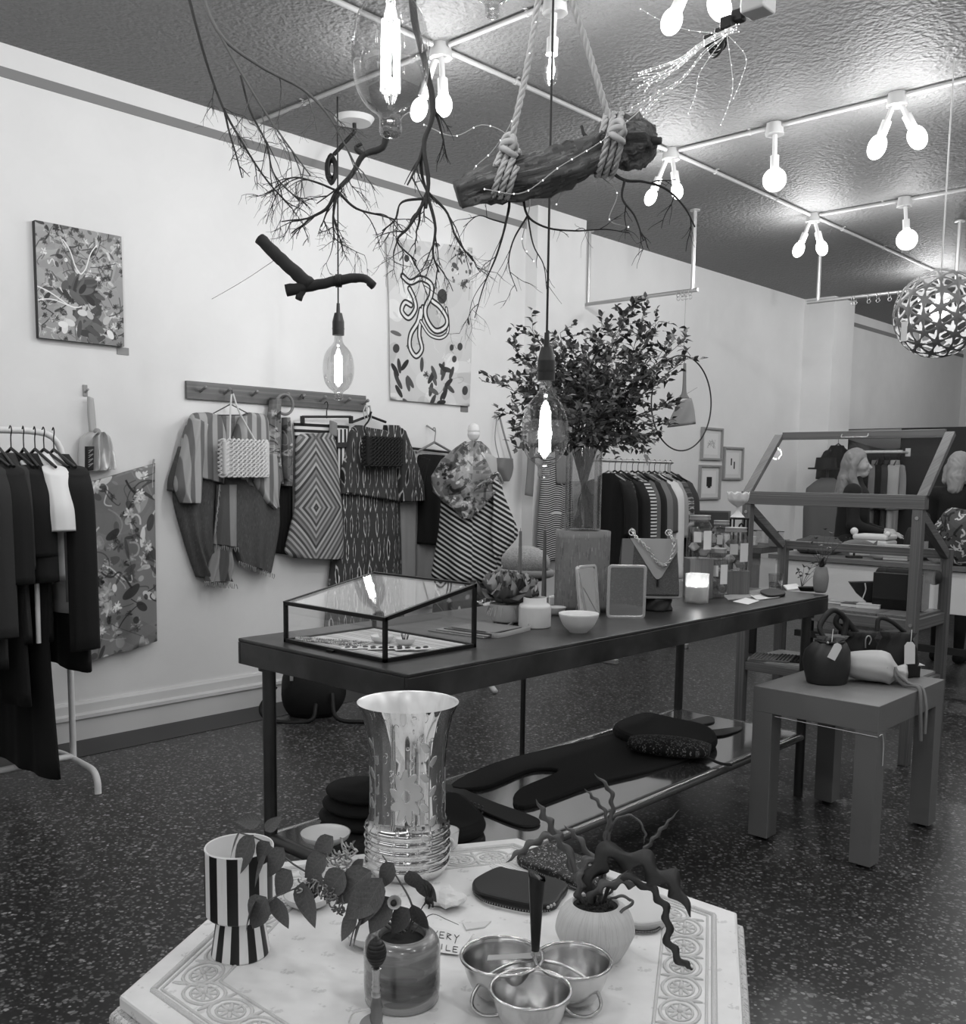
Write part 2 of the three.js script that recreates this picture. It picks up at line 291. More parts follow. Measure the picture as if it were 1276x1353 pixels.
fixture(GX[1], GZ[1], [['globe', atFix(1023, 238, GX[1], GZ[1]), 0.07]], 'single clear globe bulb between two double bulbs on one conduit');
fixture(GX[2], GZ[1], [['frosted', atFix(1160, 190, GX[2], GZ[1], 0.05), 0.05], ['frosted', atFix(1210, 178, GX[2], GZ[1], -0.05), 0.05]], 'double bulb with splayed sockets casting the broad glow on the ceiling');
fixture(GX[0], GZ[2], [['frosted', atFix(1056, 327, GX[0], GZ[2], 0.05), 0.045], ['frosted', atFix(1085, 325, GX[0], GZ[2], -0.05), 0.045]], 'double bulb above the second hanging rail, where three conduits meet');
fixture(GX[1], GZ[2], [['globe', atFix(1198, 317, GX[1], GZ[2]), 0.078]], 'single bright globe bulb just above the cut-out globe lamp');
const fixTangle = fixture(-2.3, 3.72, [['frosted', atFix(889, 24, -2.3, 3.72, -0.1), 0.042], ['frosted', atFix(948, 4, -2.3, 3.72, -0.05), 0.046]], 'double bulb beside the black plugs and tangled fairy wire');
for (const [x, Z] of [[-0.8, 3.6], [0.7, 3.6], [2.2, 3.6], [-0.8, 5.69], [0.7, 5.69], [-1.5, 7.78], [0.7, 7.78], [-3.67, 10.6], [-2.2, 10.6], [-0.6, 10.6], [-3.67, 1.5], [-2.23, 1.5], [-0.8, 1.5], [0.7, 1.5], [-3.67, -0.6], [-1.5, -0.6], [0.7, -0.6], [-3.67, 13.9], [-1.5, 13.9]])
  fixture(x, Z, [['frosted', V(x - 0.1, 3.34, -Z), 0.045], ['frosted', V(x + 0.1, 3.34, -Z), 0.045]], 'double bulb on a ceiling box farther along the shop', 'ceiling bulbs of the rest of the shop');

// ---------------------------------------------------------------- large filament pendants
const cordBlack = G(18, 0.6), capBlack = G(24, 0.45);
function pendant(px, py, widthPx, top, label, D = 0.18) {        // (px, py): middle of the glass
  const t0 = FOCAL * D / widthPx, c = dep(px, py, t0), t = T('pendant_bulb', label, 'bulb', c); t.scale.setScalar(D / 0.18);
  const h = 0.135;
  const prof = [[0.0005, -h - 0.05], [0.02, -h - 0.049], [0.026, -h - 0.038], [0.026, -h - 0.012], [0.034, -h + 0.002], [0.056, -h + 0.018], [0.077, -0.085], [0.088, -0.045], [0.09, 0], [0.087, 0.04], [0.075, 0.082], [0.055, 0.112], [0.036, 0.132], [0.026, 0.152], [0.023, 0.19]];
  const b = part(t, 'glass_bulb', lathe(smooth(prof, 48).map(([r, y]) => [Math.max(0.0005, r), y]), 40), G(236, 0, { transmission: 1, thickness: 0, ior: 2.33 }));
  part(b, 'glass_stem', lathe([[0.001, 0.06], [0.006, 0.065], [0.008, 0.12], [0.018, 0.185]], 12), glass());
  const rods = []; for (let k = 0; k < 9; k++) { const a = k / 9 * TAU; rods.push(bar(V(0.019 * Math.cos(a), 0.072, 0.019 * Math.sin(a)), V(0.022 * Math.cos(a + 0.2), -0.085, 0.022 * Math.sin(a + 0.2)), 0.0022, 5)); }
  part(b, 'filament', rods, glow(9)); part(b, 'filament_support', [bar(V(0, 0.07, 0), V(0, -0.11, 0), 0.0012, 5), mv(new THREE.TorusGeometry(0.021, 0.0008, 4, 16).rotateX(PI / 2), 0, 0.072, 0), mv(new THREE.TorusGeometry(0.023, 0.0008, 4, 16).rotateX(PI / 2), 0, -0.086, 0)], G(120, 0.4));
  part(t, 'lamp_holder', [cyl(0.034, 0.075, 0, 0.185, 0, 0.034), cyl(0.034, 0.05, 0, 0.26, 0, 0.022), cyl(0.036, 0.004, 0, 0.22, 0), cyl(0.012, 0.06, 0, 0.305, 0, 0.009)], capBlack);
  part(t, 'cord', bar(V(0, 0.36, 0), V(top[0] - c.x, top[1] - c.y, top[2] - c.z).multiplyScalar(0.18 / D), 0.0045, 8), cordBlack);
  lamp(t, [0, -0.005, 0], BIGBULB, 1.2);
  return t;
}
{ const p1 = dep(516, 70, FOCAL * 0.18 / 103); pendant(516, 70, 103, [p1.x, CEIL, p1.z], 'largest clear filament bulb, hanging among the bare branches');
  const p2 = dep(447, 486, FOCAL * 0.18 / 41); pendant(447, 486, 41, [p2.x, CEIL, p2.z], 'clear filament bulb hung below the charred forked stick, near the peg rail');
  const p3 = dep(720, 568, FOCAL * 0.155 / 62); pendant(720, 568, 62, [p3.x, CEIL, p3.z], 'clear filament bulb on a long black cord in front of the leafy vase', 0.155);
  const p4 = dep(651, -57, FOCAL * 0.18 / 68); pendant(651, -50, 68, [p4.x, CEIL, p4.z], 'clear filament bulb beside the log rope, only its bottom showing'); }

// ---------------------------------------------------------------- rails hung from the ceiling
const railMat = G(190, 0.35, { metalness: 0.6 });
function hungRail(posts, y, Z, x0, x1, label, hookXs) {
  const t = T('hanging_rail', label, 'rail', [x0, y, -Z]);
  part(t, 'rail', bar(V(0, 0, 0), V(x1 - x0, 0, 0), 0.016, 12), railMat);
  for (const x of posts) { part(t, 'post', bar(V(x - x0, 0, 0), V(x - x0, CEIL - y, 0), 0.016, 12), railMat); part(t, 'ceiling_flange', cyl(0.04, 0.01, x - x0, CEIL - y - 0.011, 0), railMat); }
  for (const hx of hookXs) part(t, 'ring_hook', [mv(new THREE.TorusGeometry(0.026, 0.003, 5, 14).rotateY(PI / 2), hx - x0, -0.012, 0), mv(new THREE.TorusGeometry(0.016, 0.0025, 5, 12), hx - x0 + 0.004, -0.05, 0)], railMat);
}
{ const a = onY(918, 277, CEIL), y = onZ(920, 383, a.z).y; hungRail([-4.32, -5.36], y, -a.z, -5.4, -4.27, 'small grey pipe rail hung by the corner pilaster', [-4.34, -4.38, -4.41, -4.45]);
  const b = onY(1084, 320, CEIL), yb = onZ(1082, 398, b.z).y; hungRail([b.x, -2.86], yb, -b.z, b.x - 0.1, -1.2, 'long grey pipe rail hung behind the cut-out globe lamp', [-3.72, -3.7, -3.58, -3.5, -3.4, -3.32, -3.25, -3.15]); }

// ---------------------------------------------------------------- cut-out globe lamp
{ const c = dep(1240, 415, 5.1), R = 0.222, t = T('cutout_globe_lamp', 'grey globe pendant lamp pierced with leaf-shaped openings', 'lamp', c);
  const ico = new THREE.IcosahedronGeometry(1, 2), p = ico.attributes.position, geo = [];
  for (let f = 0; f < p.count; f += 3) {
    const a = [0, 1, 2].map((k) => V().fromBufferAttribute(p, f + k)), m = a[0].clone().add(a[1]).add(a[2]).multiplyScalar(1 / 3), outer = [], inner = [], n = 6;
    for (let e = 0; e < 3; e++) for (let k = 0; k < n; k++) { const q = a[e].clone().lerp(a[(e + 1) % 3], k / n); outer.push(q.clone()); const s = 0.8 - 0.1 * Math.cos(k / n * TAU) - 0.1; const i = m.clone().lerp(a[e].clone().multiplyScalar(1 - k / n).addScaledVector(a[(e + 1) % 3], k / n), s + (f % 2 ? 0.06 : -0.02)); inner.push(i); }
    const sh = (list, r) => list.map((q) => q.clone().normalize().multiplyScalar(r));
    geo.push(loft([sh(outer, R), sh(inner, R), sh(inner, R - 0.003), sh(outer, R - 0.003)], false));
  }
  part(t, 'leaf_lattice', geo, G(105, 0.5), { kind: 'stuff' });
  const lb = part(t, 'bulb', ball(0.045, 0, 0.02, 0), glow(2.4)); part(t, 'lamp_holder', cyl(0.02, 0.09, 0, 0.06, 0), G(215, 0.5)); lamp(t, [0, 0.02, 0], BULB * 0.6, 2.2);
  part(t, 'cord', bar(V(0, 0.14, 0), V(0, CEIL - c.y, 0), 0.004, 6), G(190, 0.5));
  part(t, 'tag', box(0.03, 0.1, 0.004, -0.1, -0.1, 0.19, 0.001), G(190, 0.6)); }
// ---------------------------------------------------------------- steel work table
const nWood = noiseField(256, 5, 8, 0.6);
const steelMap = fieldTexture(256, (i) => 62 + 56 * (nWood[i] - 0.5) + 26 * (nz[(i * 3) % 65536] - 0.5), { repeat: [0.8, 0.8] });
const steel = G(255, 0.36, { map: steelMap, metalness: 0.35 }), legSteel = G(78, 0.35, { metalness: 0.7 });
const shelfSteel = G(150, 0.16, { metalness: 0.85, roughnessMap: fieldTexture(256, (i) => 150 + 160 * (nz[i] - 0.5), { data: true, repeat: [1, 1] }) });
const planar = (g, s = 1) => { const p = g.attributes.position, nn = g.attributes.normal, uv = g.attributes.uv; for (let i = 0; i < p.count; i++) { const ax = Math.abs(nn.getX(i)), ay = Math.abs(nn.getY(i)); if (ay > 0.6) uv.setXY(i, p.getX(i) * s, p.getZ(i) * s); else if (ax > 0.6) uv.setXY(i, p.getZ(i) * s, p.getY(i) * s); else uv.setXY(i, p.getX(i) * s, p.getY(i) * s); } return g; };
const TT = 0.96, TX0 = -2.74, TX1 = -1.93, TZ0 = 1.785, TZ1 = 4.44;
{ const t = T('work_table', 'long dark steel work table with pipe legs and a lower shelf', 'table', [(TX0 + TX1) / 2, 0, -(TZ0 + TZ1) / 2]);
  const w = TX1 - TX0, d = TZ1 - TZ0;
  part(t, 'table_top', planar(box(w, 0.012, d, 0, TT - 0.006, 0, 0.004)), steel);
  for (const s of [-1, 1]) { part(t, 'apron', planar(box(0.012, 0.072, d, s * (w / 2 - 0.006), TT - 0.048, 0, 0.002)), steel); part(t, 'apron', planar(box(w - 0.026, 0.072, 0.012, 0, TT - 0.048, s * (d / 2 - 0.006), 0.002)), steel); }
  for (const x of [-1, 1]) for (const z of [-1, 1]) { part(t, 'leg', cyl(0.022, TT - 0.012, x * (w / 2 - 0.07), 0, z * (d / 2 - 0.07)), legSteel); part(t, 'leg_collar', cyl(0.034, 0.022, x * (w / 2 - 0.07), TT - 0.106, z * (d / 2 - 0.07)), legSteel); }
  part(t, 'lower_shelf', box(w - 0.14, 0.006, d - 0.14, 0, 0.3, 0, 0.002), shelfSteel, { label: 'shiny metal lower shelf' });
  for (const s of [-1, 1]) { part(t, 'shelf_pipe', bar(V(s * (w / 2 - 0.07), 0.285, -d / 2 + 0.07), V(s * (w / 2 - 0.07), 0.285, d / 2 - 0.07), 0.021, 16), G(150, 0.22, { metalness: 0.8 })); part(t, 'shelf_pipe', bar(V(-w / 2 + 0.07, 0.285, s * (d / 2 - 0.07)), V(w / 2 - 0.07, 0.285, s * (d / 2 - 0.07)), 0.021, 16), legSteel); } }

// ---------------------------------------------------------------- side table
const ST = 0.645;
{ const a = onY(995, 906, ST), b = onY(1159, 933, ST), c = onY(1253, 897, ST), X0 = (a.x - 0.0), X1 = (b.x + c.x) / 2, Z0 = -(a.z + b.z) / 2, Z1 = Z0 + 0.72, w = X1 - X0, d = Z1 - Z0;
  const t = T('side_table', 'plain grey square-legged side table holding the bucket bags', 'table', [(X0 + X1) / 2, 0, -(Z0 + Z1) / 2]), m = G(116, 0.45);
  part(t, 'table_top', box(w, 0.105, d, 0, ST - 0.0525, 0, 0.003), m);
  for (const x of [-1, 1]) for (const z of [-1, 1]) { const l = part(t, 'leg', box(0.085, ST - 0.117, 0.085, x * (w / 2 - 0.0435), (ST - 0.105) / 2 + 0.007, z * (d / 2 - 0.0435), 0.002), m); part(l, 'glide', cyl(0.02, 0.012, x * (w / 2 - 0.0435), 0, z * (d / 2 - 0.0435)), G(20, 0.6)); }
  part(t, 'elastic_cord', [bar(V(-w / 2 + 0.1, ST - 0.112, d / 2 + 0.0015), V(w / 2 + 0.0015, ST - 0.118, d / 2 + 0.0015), 0.0012, 5), tube([[w / 2 + 0.003, ST - 0.115, d / 2 - 0.01], [w / 2 + 0.006, ST - 0.112, d / 2 - 0.03], [w / 2 + 0.005, ST - 0.16, d / 2 - 0.05], [w / 2 + 0.004, ST - 0.24, d / 2 - 0.055]], 0.002, 14, 5)], G(225, 0.5)); }

// ---------------------------------------------------------------- wooden display cabinet with a lid of glass propped open
const woodMap = (() => canvas(512, 512, (x, w, h) => { x.fillStyle = gs(98); x.fillRect(0, 0, w, h); for (let k = 0; k < 420; k++) { const y = rnd() * h; x.strokeStyle = `rgba(${k % 2 ? '40,40,40' : '165,165,165'},${0.05 + 0.16 * rnd()})`; x.lineWidth = 0.6 + 2.4 * rnd(); x.beginPath(); x.moveTo(0, y); const a = rr(-9, 9); x.bezierCurveTo(w * 0.3, y + a, w * 0.7, y - a, w, y); x.stroke(); } }))();
const along = (g, axis, s = 2.2) => { const p = g.attributes.position, uv = g.attributes.uv; const o = rnd() * 5; for (let i = 0; i < p.count; i++) { const q = [p.getX(i), p.getY(i), p.getZ(i)], u = q.splice(axis, 1)[0]; uv.setXY(i, u * s * 0.5 + o, (q[0] + q[1]) * s + o); } return g; };
const wood = G(255, 0.5, { map: woodMap });
const CBX0 = -2.81, CBX1 = -1.8, CBZ0 = 5.22, CBZ1 = 5.74;
{ const t = T('display_cabinet', 'stained wooden vitrine on tall legs with its glass lid propped open', 'cabinet', [(CBX0 + CBX1) / 2, 0, -(CBZ0 + CBZ1) / 2]);
  const w = CBX1 - CBX0, d = CBZ1 - CBZ0, P = 0.052, hf = 1.345, hb = 1.12, xs = w / 2 - P / 2, zs = d / 2 - P / 2;
  for (const x of [-1, 1]) { part(t, 'post', along(box(P, hf, P, x * xs, hf / 2, zs), 1), wood); part(t, 'post', along(box(P, hb, P, x * xs, hb / 2, -zs), 1), wood);
    part(t, 'sloping_rail', along(beam(V(x * xs, hf - 0.03, zs - P / 2), V(x * xs, hb - 0.03, -zs + P / 2), 0.04, 0.05), 2), wood);
    part(t, 'side_rail', along(box(0.03, 0.06, d - 2 * P, x * xs, 0.74, 0), 2), wood); part(t, 'side_rail', along(box(0.03, 0.05, d - 2 * P, x * xs, 0.4, 0), 2), wood);
    part(t, 'bolt_head', cyl(0.009, 0.006, 0, 0, 0).rotateX(PI / 2).translate(x * xs, hf - 0.045, zs + P / 2 - 0.001), G(200, 0.3, { metalness: 0.8 })); part(t, 'bolt_head', cyl(0.009, 0.006, 0, 0, 0).rotateX(PI / 2).translate(x * xs, 0.745, zs + P / 2 - 0.001), G(200, 0.3, { metalness: 0.8 }));
    part(t, 'side_pane', ext([[-zs + P / 2, 0.79], [zs - P / 2, 0.79], [zs - P / 2, hf - 0.06], [-zs + P / 2, hb - 0.06]], 0.004, 0).rotateY(-PI / 2).translate(x * (xs - 0.01), 0, 0), glass()); }
  part(t, 'front_rail', along(box(w + 0.02, 0.055, 0.06, 0, hf + 0.027, zs), 0), wood); part(t, 'back_rail', along(box(w - 2 * P, 0.05, 0.04, 0, hb - 0.03, -zs), 0), wood);
  for (const [y, h] of [[0.74, 0.06], [0.4, 0.05]]) for (const z of [-1, 1]) part(t, 'shelf_rail', along(box(w - 2 * P, h, 0.03, 0, y, z * zs), 0), wood);
  for (let k = 0; k < 5; k++) part(t, 'shelf_board', along(box((w - 0.06) / 5 - 0.004, 0.014, d - 0.08, -w / 2 + 0.03 + (k + 0.5) * (w - 0.06) / 5, 0.777, 0, 0.001), 2), wood);
  part(t, 'lower_shelf', along(box(w - 0.08, 0.014, d - 0.08, 0, 0.432, 0, 0.001), 0), G(150, 0.5));
  // the lid, hinged on the tall near side
  const y0 = hf + 0.06, lid = part(t, 'lid_frame', along(box(w + 0.02, 0.026, 0.05, 0, y0, zs), 0), wood), top = V(0, 1.745, -zs + 0.1), bot = V(0, y0, zs), up = top.clone().sub(bot);
  for (const x of [-1, 1]) part(lid, 'lid_stile', along(beam(V(x * (w / 2 - 0.015), bot.y, bot.z), V(x * (w / 2 - 0.015), top.y, top.z), 0.05, 0.028), 1), wood);
  part(lid, 'lid_rail', along(beam(V(-w / 2 + 0.04, top.y, top.z), V(w / 2 - 0.04, top.y, top.z), 0.028, 0.045), 0), wood);
  { const l = up.length(), g = box(w - 0.05, l - 0.03, 0.004, 0, l / 2, 0, 0); g.rotateX(-Math.atan2(-up.z, up.y)); g.translate(0, bot.y, bot.z); part(lid, 'lid_pane', g, G(250, 0, { transmission: 1, thickness: 0, ior: 1.12 })); }
  part(lid, 'pull_handle', tube([[-0.09, top.y + 0.004, top.z + 0.03], [-0.09, top.y - 0.014, top.z + 0.045], [0.06, top.y - 0.014, top.z + 0.045], [0.06, top.y + 0.004, top.z + 0.03]], 0.004, 24, 6, false, 0.05), G(170, 0.3, { metalness: 0.7 })); }

// ---------------------------------------------------------------- white carved six-sided table
const HT = 0.52, HC = V(), HS = 0.665;
{ const c0 = onY(690, 1103, HT), d0 = onY(953, 1208, HT), a0 = onY(140, 1320, HT);
  HC.set((c0.x + d0.x) / 2 + 0.0, 0, (c0.z + a0.z) / 2 + 0.0);
  HC.x = (a0.x + c0.x) / 2 + HS / 2 + 0.0; HC.z = (a0.z + c0.z) / 2;
  const hexPt = (r, k) => [r * Math.cos(k * PI / 3), r * Math.sin(k * PI / 3)];
  const hex = (r) => [0, 1, 2, 3, 4, 5].map((k) => hexPt(r, k));
  const rot = 0;
  const paint = G(255, 0.55, { map: fieldTexture(256, (i) => 226 + 34 * (nz[i] - 0.5) - (nz[(i * 5 + 77) % 65536] > 0.69 ? 22 : 0), { repeat: [2, 2] }) }), worn = G(255, 0.6, { map: fieldTexture(256, (i) => 208 - 120 * Math.max(0, nzFine[i] - 0.56) * 3 + 20 * (nz[i] - 0.5), { repeat: [5, 5] }) });
  const t = T('carved_table', 'white painted six-sided table with a carved medallion border', 'table', [HC.x, 0, HC.z]);
  const flatHex = (r, th, y, bev) => ext(hex(r), th, bev).rotateX(-PI / 2).translate(0, y - th, 0);
  part(t, 'table_top', flatHex(HS - 0.015, 0.03, HT, 0.006), paint);
  part(t, 'edge_moulding', flatHex(HS, 0.03, HT - 0.032, 0.01), worn);
  // border: two raised lines on each side, and medallions between them
  const ring = new THREE.TorusGeometry(0.036, 0.0035, 5, 20).rotateX(PI / 2).scale(1.25, 0.9, 1), ring2 = new THREE.TorusGeometry(0.024, 0.0025, 4, 16).rotateX(PI / 2).scale(1.25, 0.9, 1);
  const petals = []; for (let k = 0; k < 8; k++) petals.push(mv(new THREE.SphereGeometry(0.0075, 6, 4).scale(1.7, 0.4, 0.6).translate(0.013, 0, 0), 0, 0, 0).rotateY(k * PI / 4).scale(1.2, 1, 1));
  const medal = flat([ring, ring2, petals, ball(0.006, 0, 0.001, 0, 8)]), spur = flat([new THREE.SphereGeometry(0.008, 6, 4).scale(0.6, 0.5, 2.2).translate(0, 0, 0.026), new THREE.SphereGeometry(0.008, 6, 4).scale(0.6, 0.5, 2.2).translate(0, 0, -0.026)]);
  for (let k = 0; k < 6; k++) {
    const [ax, az] = hexPt(1, k), [bx, bz] = hexPt(1, k + 1), ang = Math.atan2(-(bz - az), bx - ax), apo = Math.cos(PI / 6);
    const border = part(t, 'border_side', [[0.058, 0.006], [0.072, 0.003], [0.165, 0.0035]].map(([i, r]) => { const R = (HS * apo - i) / apo; return bar(V(ax * R, HT, az * R), V(bx * R, HT, bz * R), r, 6); }), worn);
    const R = (HS * apo - 0.12) / apo, L = R, n = 6;
    for (let j = 0; j < n; j++) { const s = (j + 0.5) / n, x = (ax + (bx - ax) * s) * R, z = (az + (bz - az) * s) * R;
      const me = part(border, 'medallion', medal, worn); me.position.set(x, HT + 0.0005, z); me.rotation.y = ang; const sp = part(border, 'leaf_spur', spur, worn); const s2 = j / n; sp.position.set((ax + (bx - ax) * s2) * R, HT + 0.0005, (az + (bz - az) * s2) * R); sp.rotation.y = ang; }
    // apron with flutes
    const Ra = HS - 0.035, g = []; const m = V((ax + bx) / 2 * Ra, 0, (az + bz) / 2 * Ra);
    const ap = part(t, 'apron', box(Ra - 0.01, 0.16, 0.02, 0, 0, 0, 0.002), paint); ap.position.set(m.x, HT - 0.145, m.z); ap.rotation.y = ang;
    for (let j = 0; j < 22; j++) { const f = part(ap, 'flute', box(0.014, 0.1, 0.012, -Ra / 2 + 0.03 + j * (Ra - 0.06) / 21, 0.01, 0.009, 0.004), worn); const f2 = part(ap, 'flute', box(0.014, 0.1, 0.012, -Ra / 2 + 0.03 + j * (Ra - 0.06) / 21, 0.01, -0.009, 0.004), worn); }
    part(t, 'leg', lathe([[0.0, 0], [0.028, 0], [0.03, 0.02], [0.02, 0.05], [0.034, 0.12], [0.036, 0.2], [0.024, 0.25], [0.036, 0.27], [0.036, HT - 0.065]], 16).translate(hexPt(Ra - 0.04, k)[0], 0, hexPt(Ra - 0.04, k)[1]), paint);
  } }
// ---------------------------------------------------------------- things on the white six-sided table
const vertY = (px, py, b) => { const d = ray(px, py), t = (b.x * d.x + b.z * d.z) / (d.x * d.x + d.z * d.z); return EYE + d.y * t; };   // height above a known foot point
const pxM = (b, n) => n * depthOf(b) / FOCAL;                        // a width in pixels at that distance, in metres
const latheT = (name, label, cat, b, prof, m, seg = 40, o = {}) => solo(name, label, cat, lathe(prof, seg), m, b, o);
// silvered glass vase
{ const b = onY(538, 1150, HT), H = vertY(534, 927, b) - HT, u = pxM(b, 1), t = T('silvered_glass_vase', 'tall flared mirror-silver glass vase with ribbed foot and etched flowers', 'vase', b);
  const prof = [[0.001, 0.004], [40 * u, 0], [48 * u, 0.004], [51 * u, 0.012]];
  for (let k = 0; k < 5; k++) { const y = H * (0.055 + k * 0.052); prof.push([55 * u, y], [57 * u, y + H * 0.016], [55 * u, y + H * 0.033], [52.5 * u, y + H * 0.042]); }
  prof.push([52 * u, H * 0.325], [50 * u, H * 0.35], [49.5 * u, H * 0.5], [50 * u, H * 0.7], [53 * u, H * 0.82], [59 * u, H * 0.93], [66 * u, H]); const inner = [[66 * u, H], [63 * u, H * 0.992], [54 * u, H * 0.9], [48 * u, H * 0.75], [47 * u, H * 0.5], [46 * u, 0.02], [0.001, 0.015]];
  const etch = canvas(1024, 512, (x, w, h) => { x.fillStyle = gs(20); x.fillRect(0, 0, w, h);
    for (let k = 0; k < 260; k++) { x.fillStyle = `rgba(255,255,255,${0.1 + 0.25 * rnd()})`; x.beginPath(); x.ellipse(rnd() * w, rnd() * h, 2 + 9 * rnd(), 2 + 14 * rnd(), 0, 0, TAU); x.fill(); }
    for (let q = 0; q < 4; q++) { const cx = 128 + q * 256, cy = 250; x.fillStyle = gs(190); for (let k = 0; k < 10; k++) { x.beginPath(); x.ellipse(cx + 34 * Math.cos(k * 0.628), cy + 44 * Math.sin(k * 0.628), 40, 14, k * 0.628 * 1.15, 0, TAU); x.fill(); } x.fillStyle = gs(120); x.beginPath(); x.arc(cx, cy, 18, 0, TAU); x.fill(); x.strokeStyle = gs(190); x.lineWidth = 5; x.beginPath(); x.moveTo(cx + 100, 90); x.lineTo(cx + 100, 420); x.stroke(); for (let k = 0; k < 7; k++) { x.fillStyle = gs(190); x.beginPath(); x.ellipse(cx + 100 + (k % 2 ? 22 : -22), 110 + k * 44, 22, 11, k % 2 ? -0.5 : 0.5, 0, TAU); x.fill(); } } }, { data: true });
  const vg = lathe(prof, 64), vp = vg.attributes.position; for (let i = 0; i < vp.count; i++) vg.attributes.uv.setY(i, vp.getY(i) / H);
  part(t, 'vase_body', vg, G(232, 0.5, { metalness: 1, roughnessMap: etch, bumpMap: etch, bumpScale: 0.003 })); part(t, 'inner_lining', lathe(inner, 64), G(236, 0.35, { metalness: 0.6 })); }
// black and white striped goblet vase
{ const b = onY(318, 1258, HT), u = pxM(b, 1), H1 = vertY(317, 1206, b) - HT, H = vertY(312, 1117, b) - HT;
  const stripes = canvas(1024, 64, (x, w, h) => { x.fillStyle = gs(232); x.fillRect(0, 0, w, h); x.fillStyle = gs(14); for (let k = 0; k < 10; k++) x.fillRect(k * w / 10, 0, w / 20, h); });
  const t = T('striped_vase', 'goblet-shaped ceramic vase with black and white vertical stripes', 'vase', b);
  part(t, 'foot', lathe([[0.001, 0], [37 * u, 0], [38 * u, 0.004], [32 * u, H1 * 0.75], [29 * u, H1 + 0.002]], 48), G(255, 0.35, { map: stripes }));
  part(t, 'cup', lathe([[29 * u, H1], [42 * u, H1 + 0.001], [44.5 * u, H1 + 0.006], [44.5 * u, H - 0.003]], 48), G(255, 0.35, { map: stripes }));
  part(t, 'inner_wall', lathe([[44.5 * u, H - 0.003], [43.6 * u, H], [42 * u, H - 0.002], [41.5 * u, H1 + 0.02], [0.001, H1 + 0.012]], 48), G(225, 0.35)); }
// ceramic planter with the leafy, flowering plant
const veinMap = canvas(128, 64, (x, w, h) => { x.fillStyle = gs(92); x.fillRect(0, 0, w, h); for (let k = 0; k < 300; k++) { x.fillStyle = gs(rr(78, 106)); x.fillRect(rnd() * w, rnd() * h, 5, 3); } x.strokeStyle = gs(112); x.lineWidth = 1.6; x.beginPath(); x.moveTo(0, h / 2); x.lineTo(w, h / 2); x.stroke(); x.lineWidth = 0.9; for (let k = 0; k < 7; k++) for (const s of [-1, 1]) { x.beginPath(); x.moveTo(10 + k * 15, h / 2); x.lineTo(28 + k * 15, h / 2 + s * 30); x.stroke(); } }), leafDark = G(255, 0.5, { map: veinMap }), leafMid = G(92, 0.5);
const leafPx = (o, list, d0, m, name = 'leaf') => { for (const [x0, y0, x1, y1, wpx, dd = 0, roll = 0.25] of list) { const a = dep(x0, y0, d0 + dd), c = dep(x1, y1, d0 + dd + 0.01), len = a.distanceTo(c), w = 1.1 * wpx * d0 / FOCAL, g = leafGeo(len, w, 0.22, 0.1, 8);
  pose(g, a.clone().sub(o.position), c.clone().sub(a), roll, RIGHT.clone().multiplyScalar(-0.3).add(BACK)); part(o, name, g, m); } };
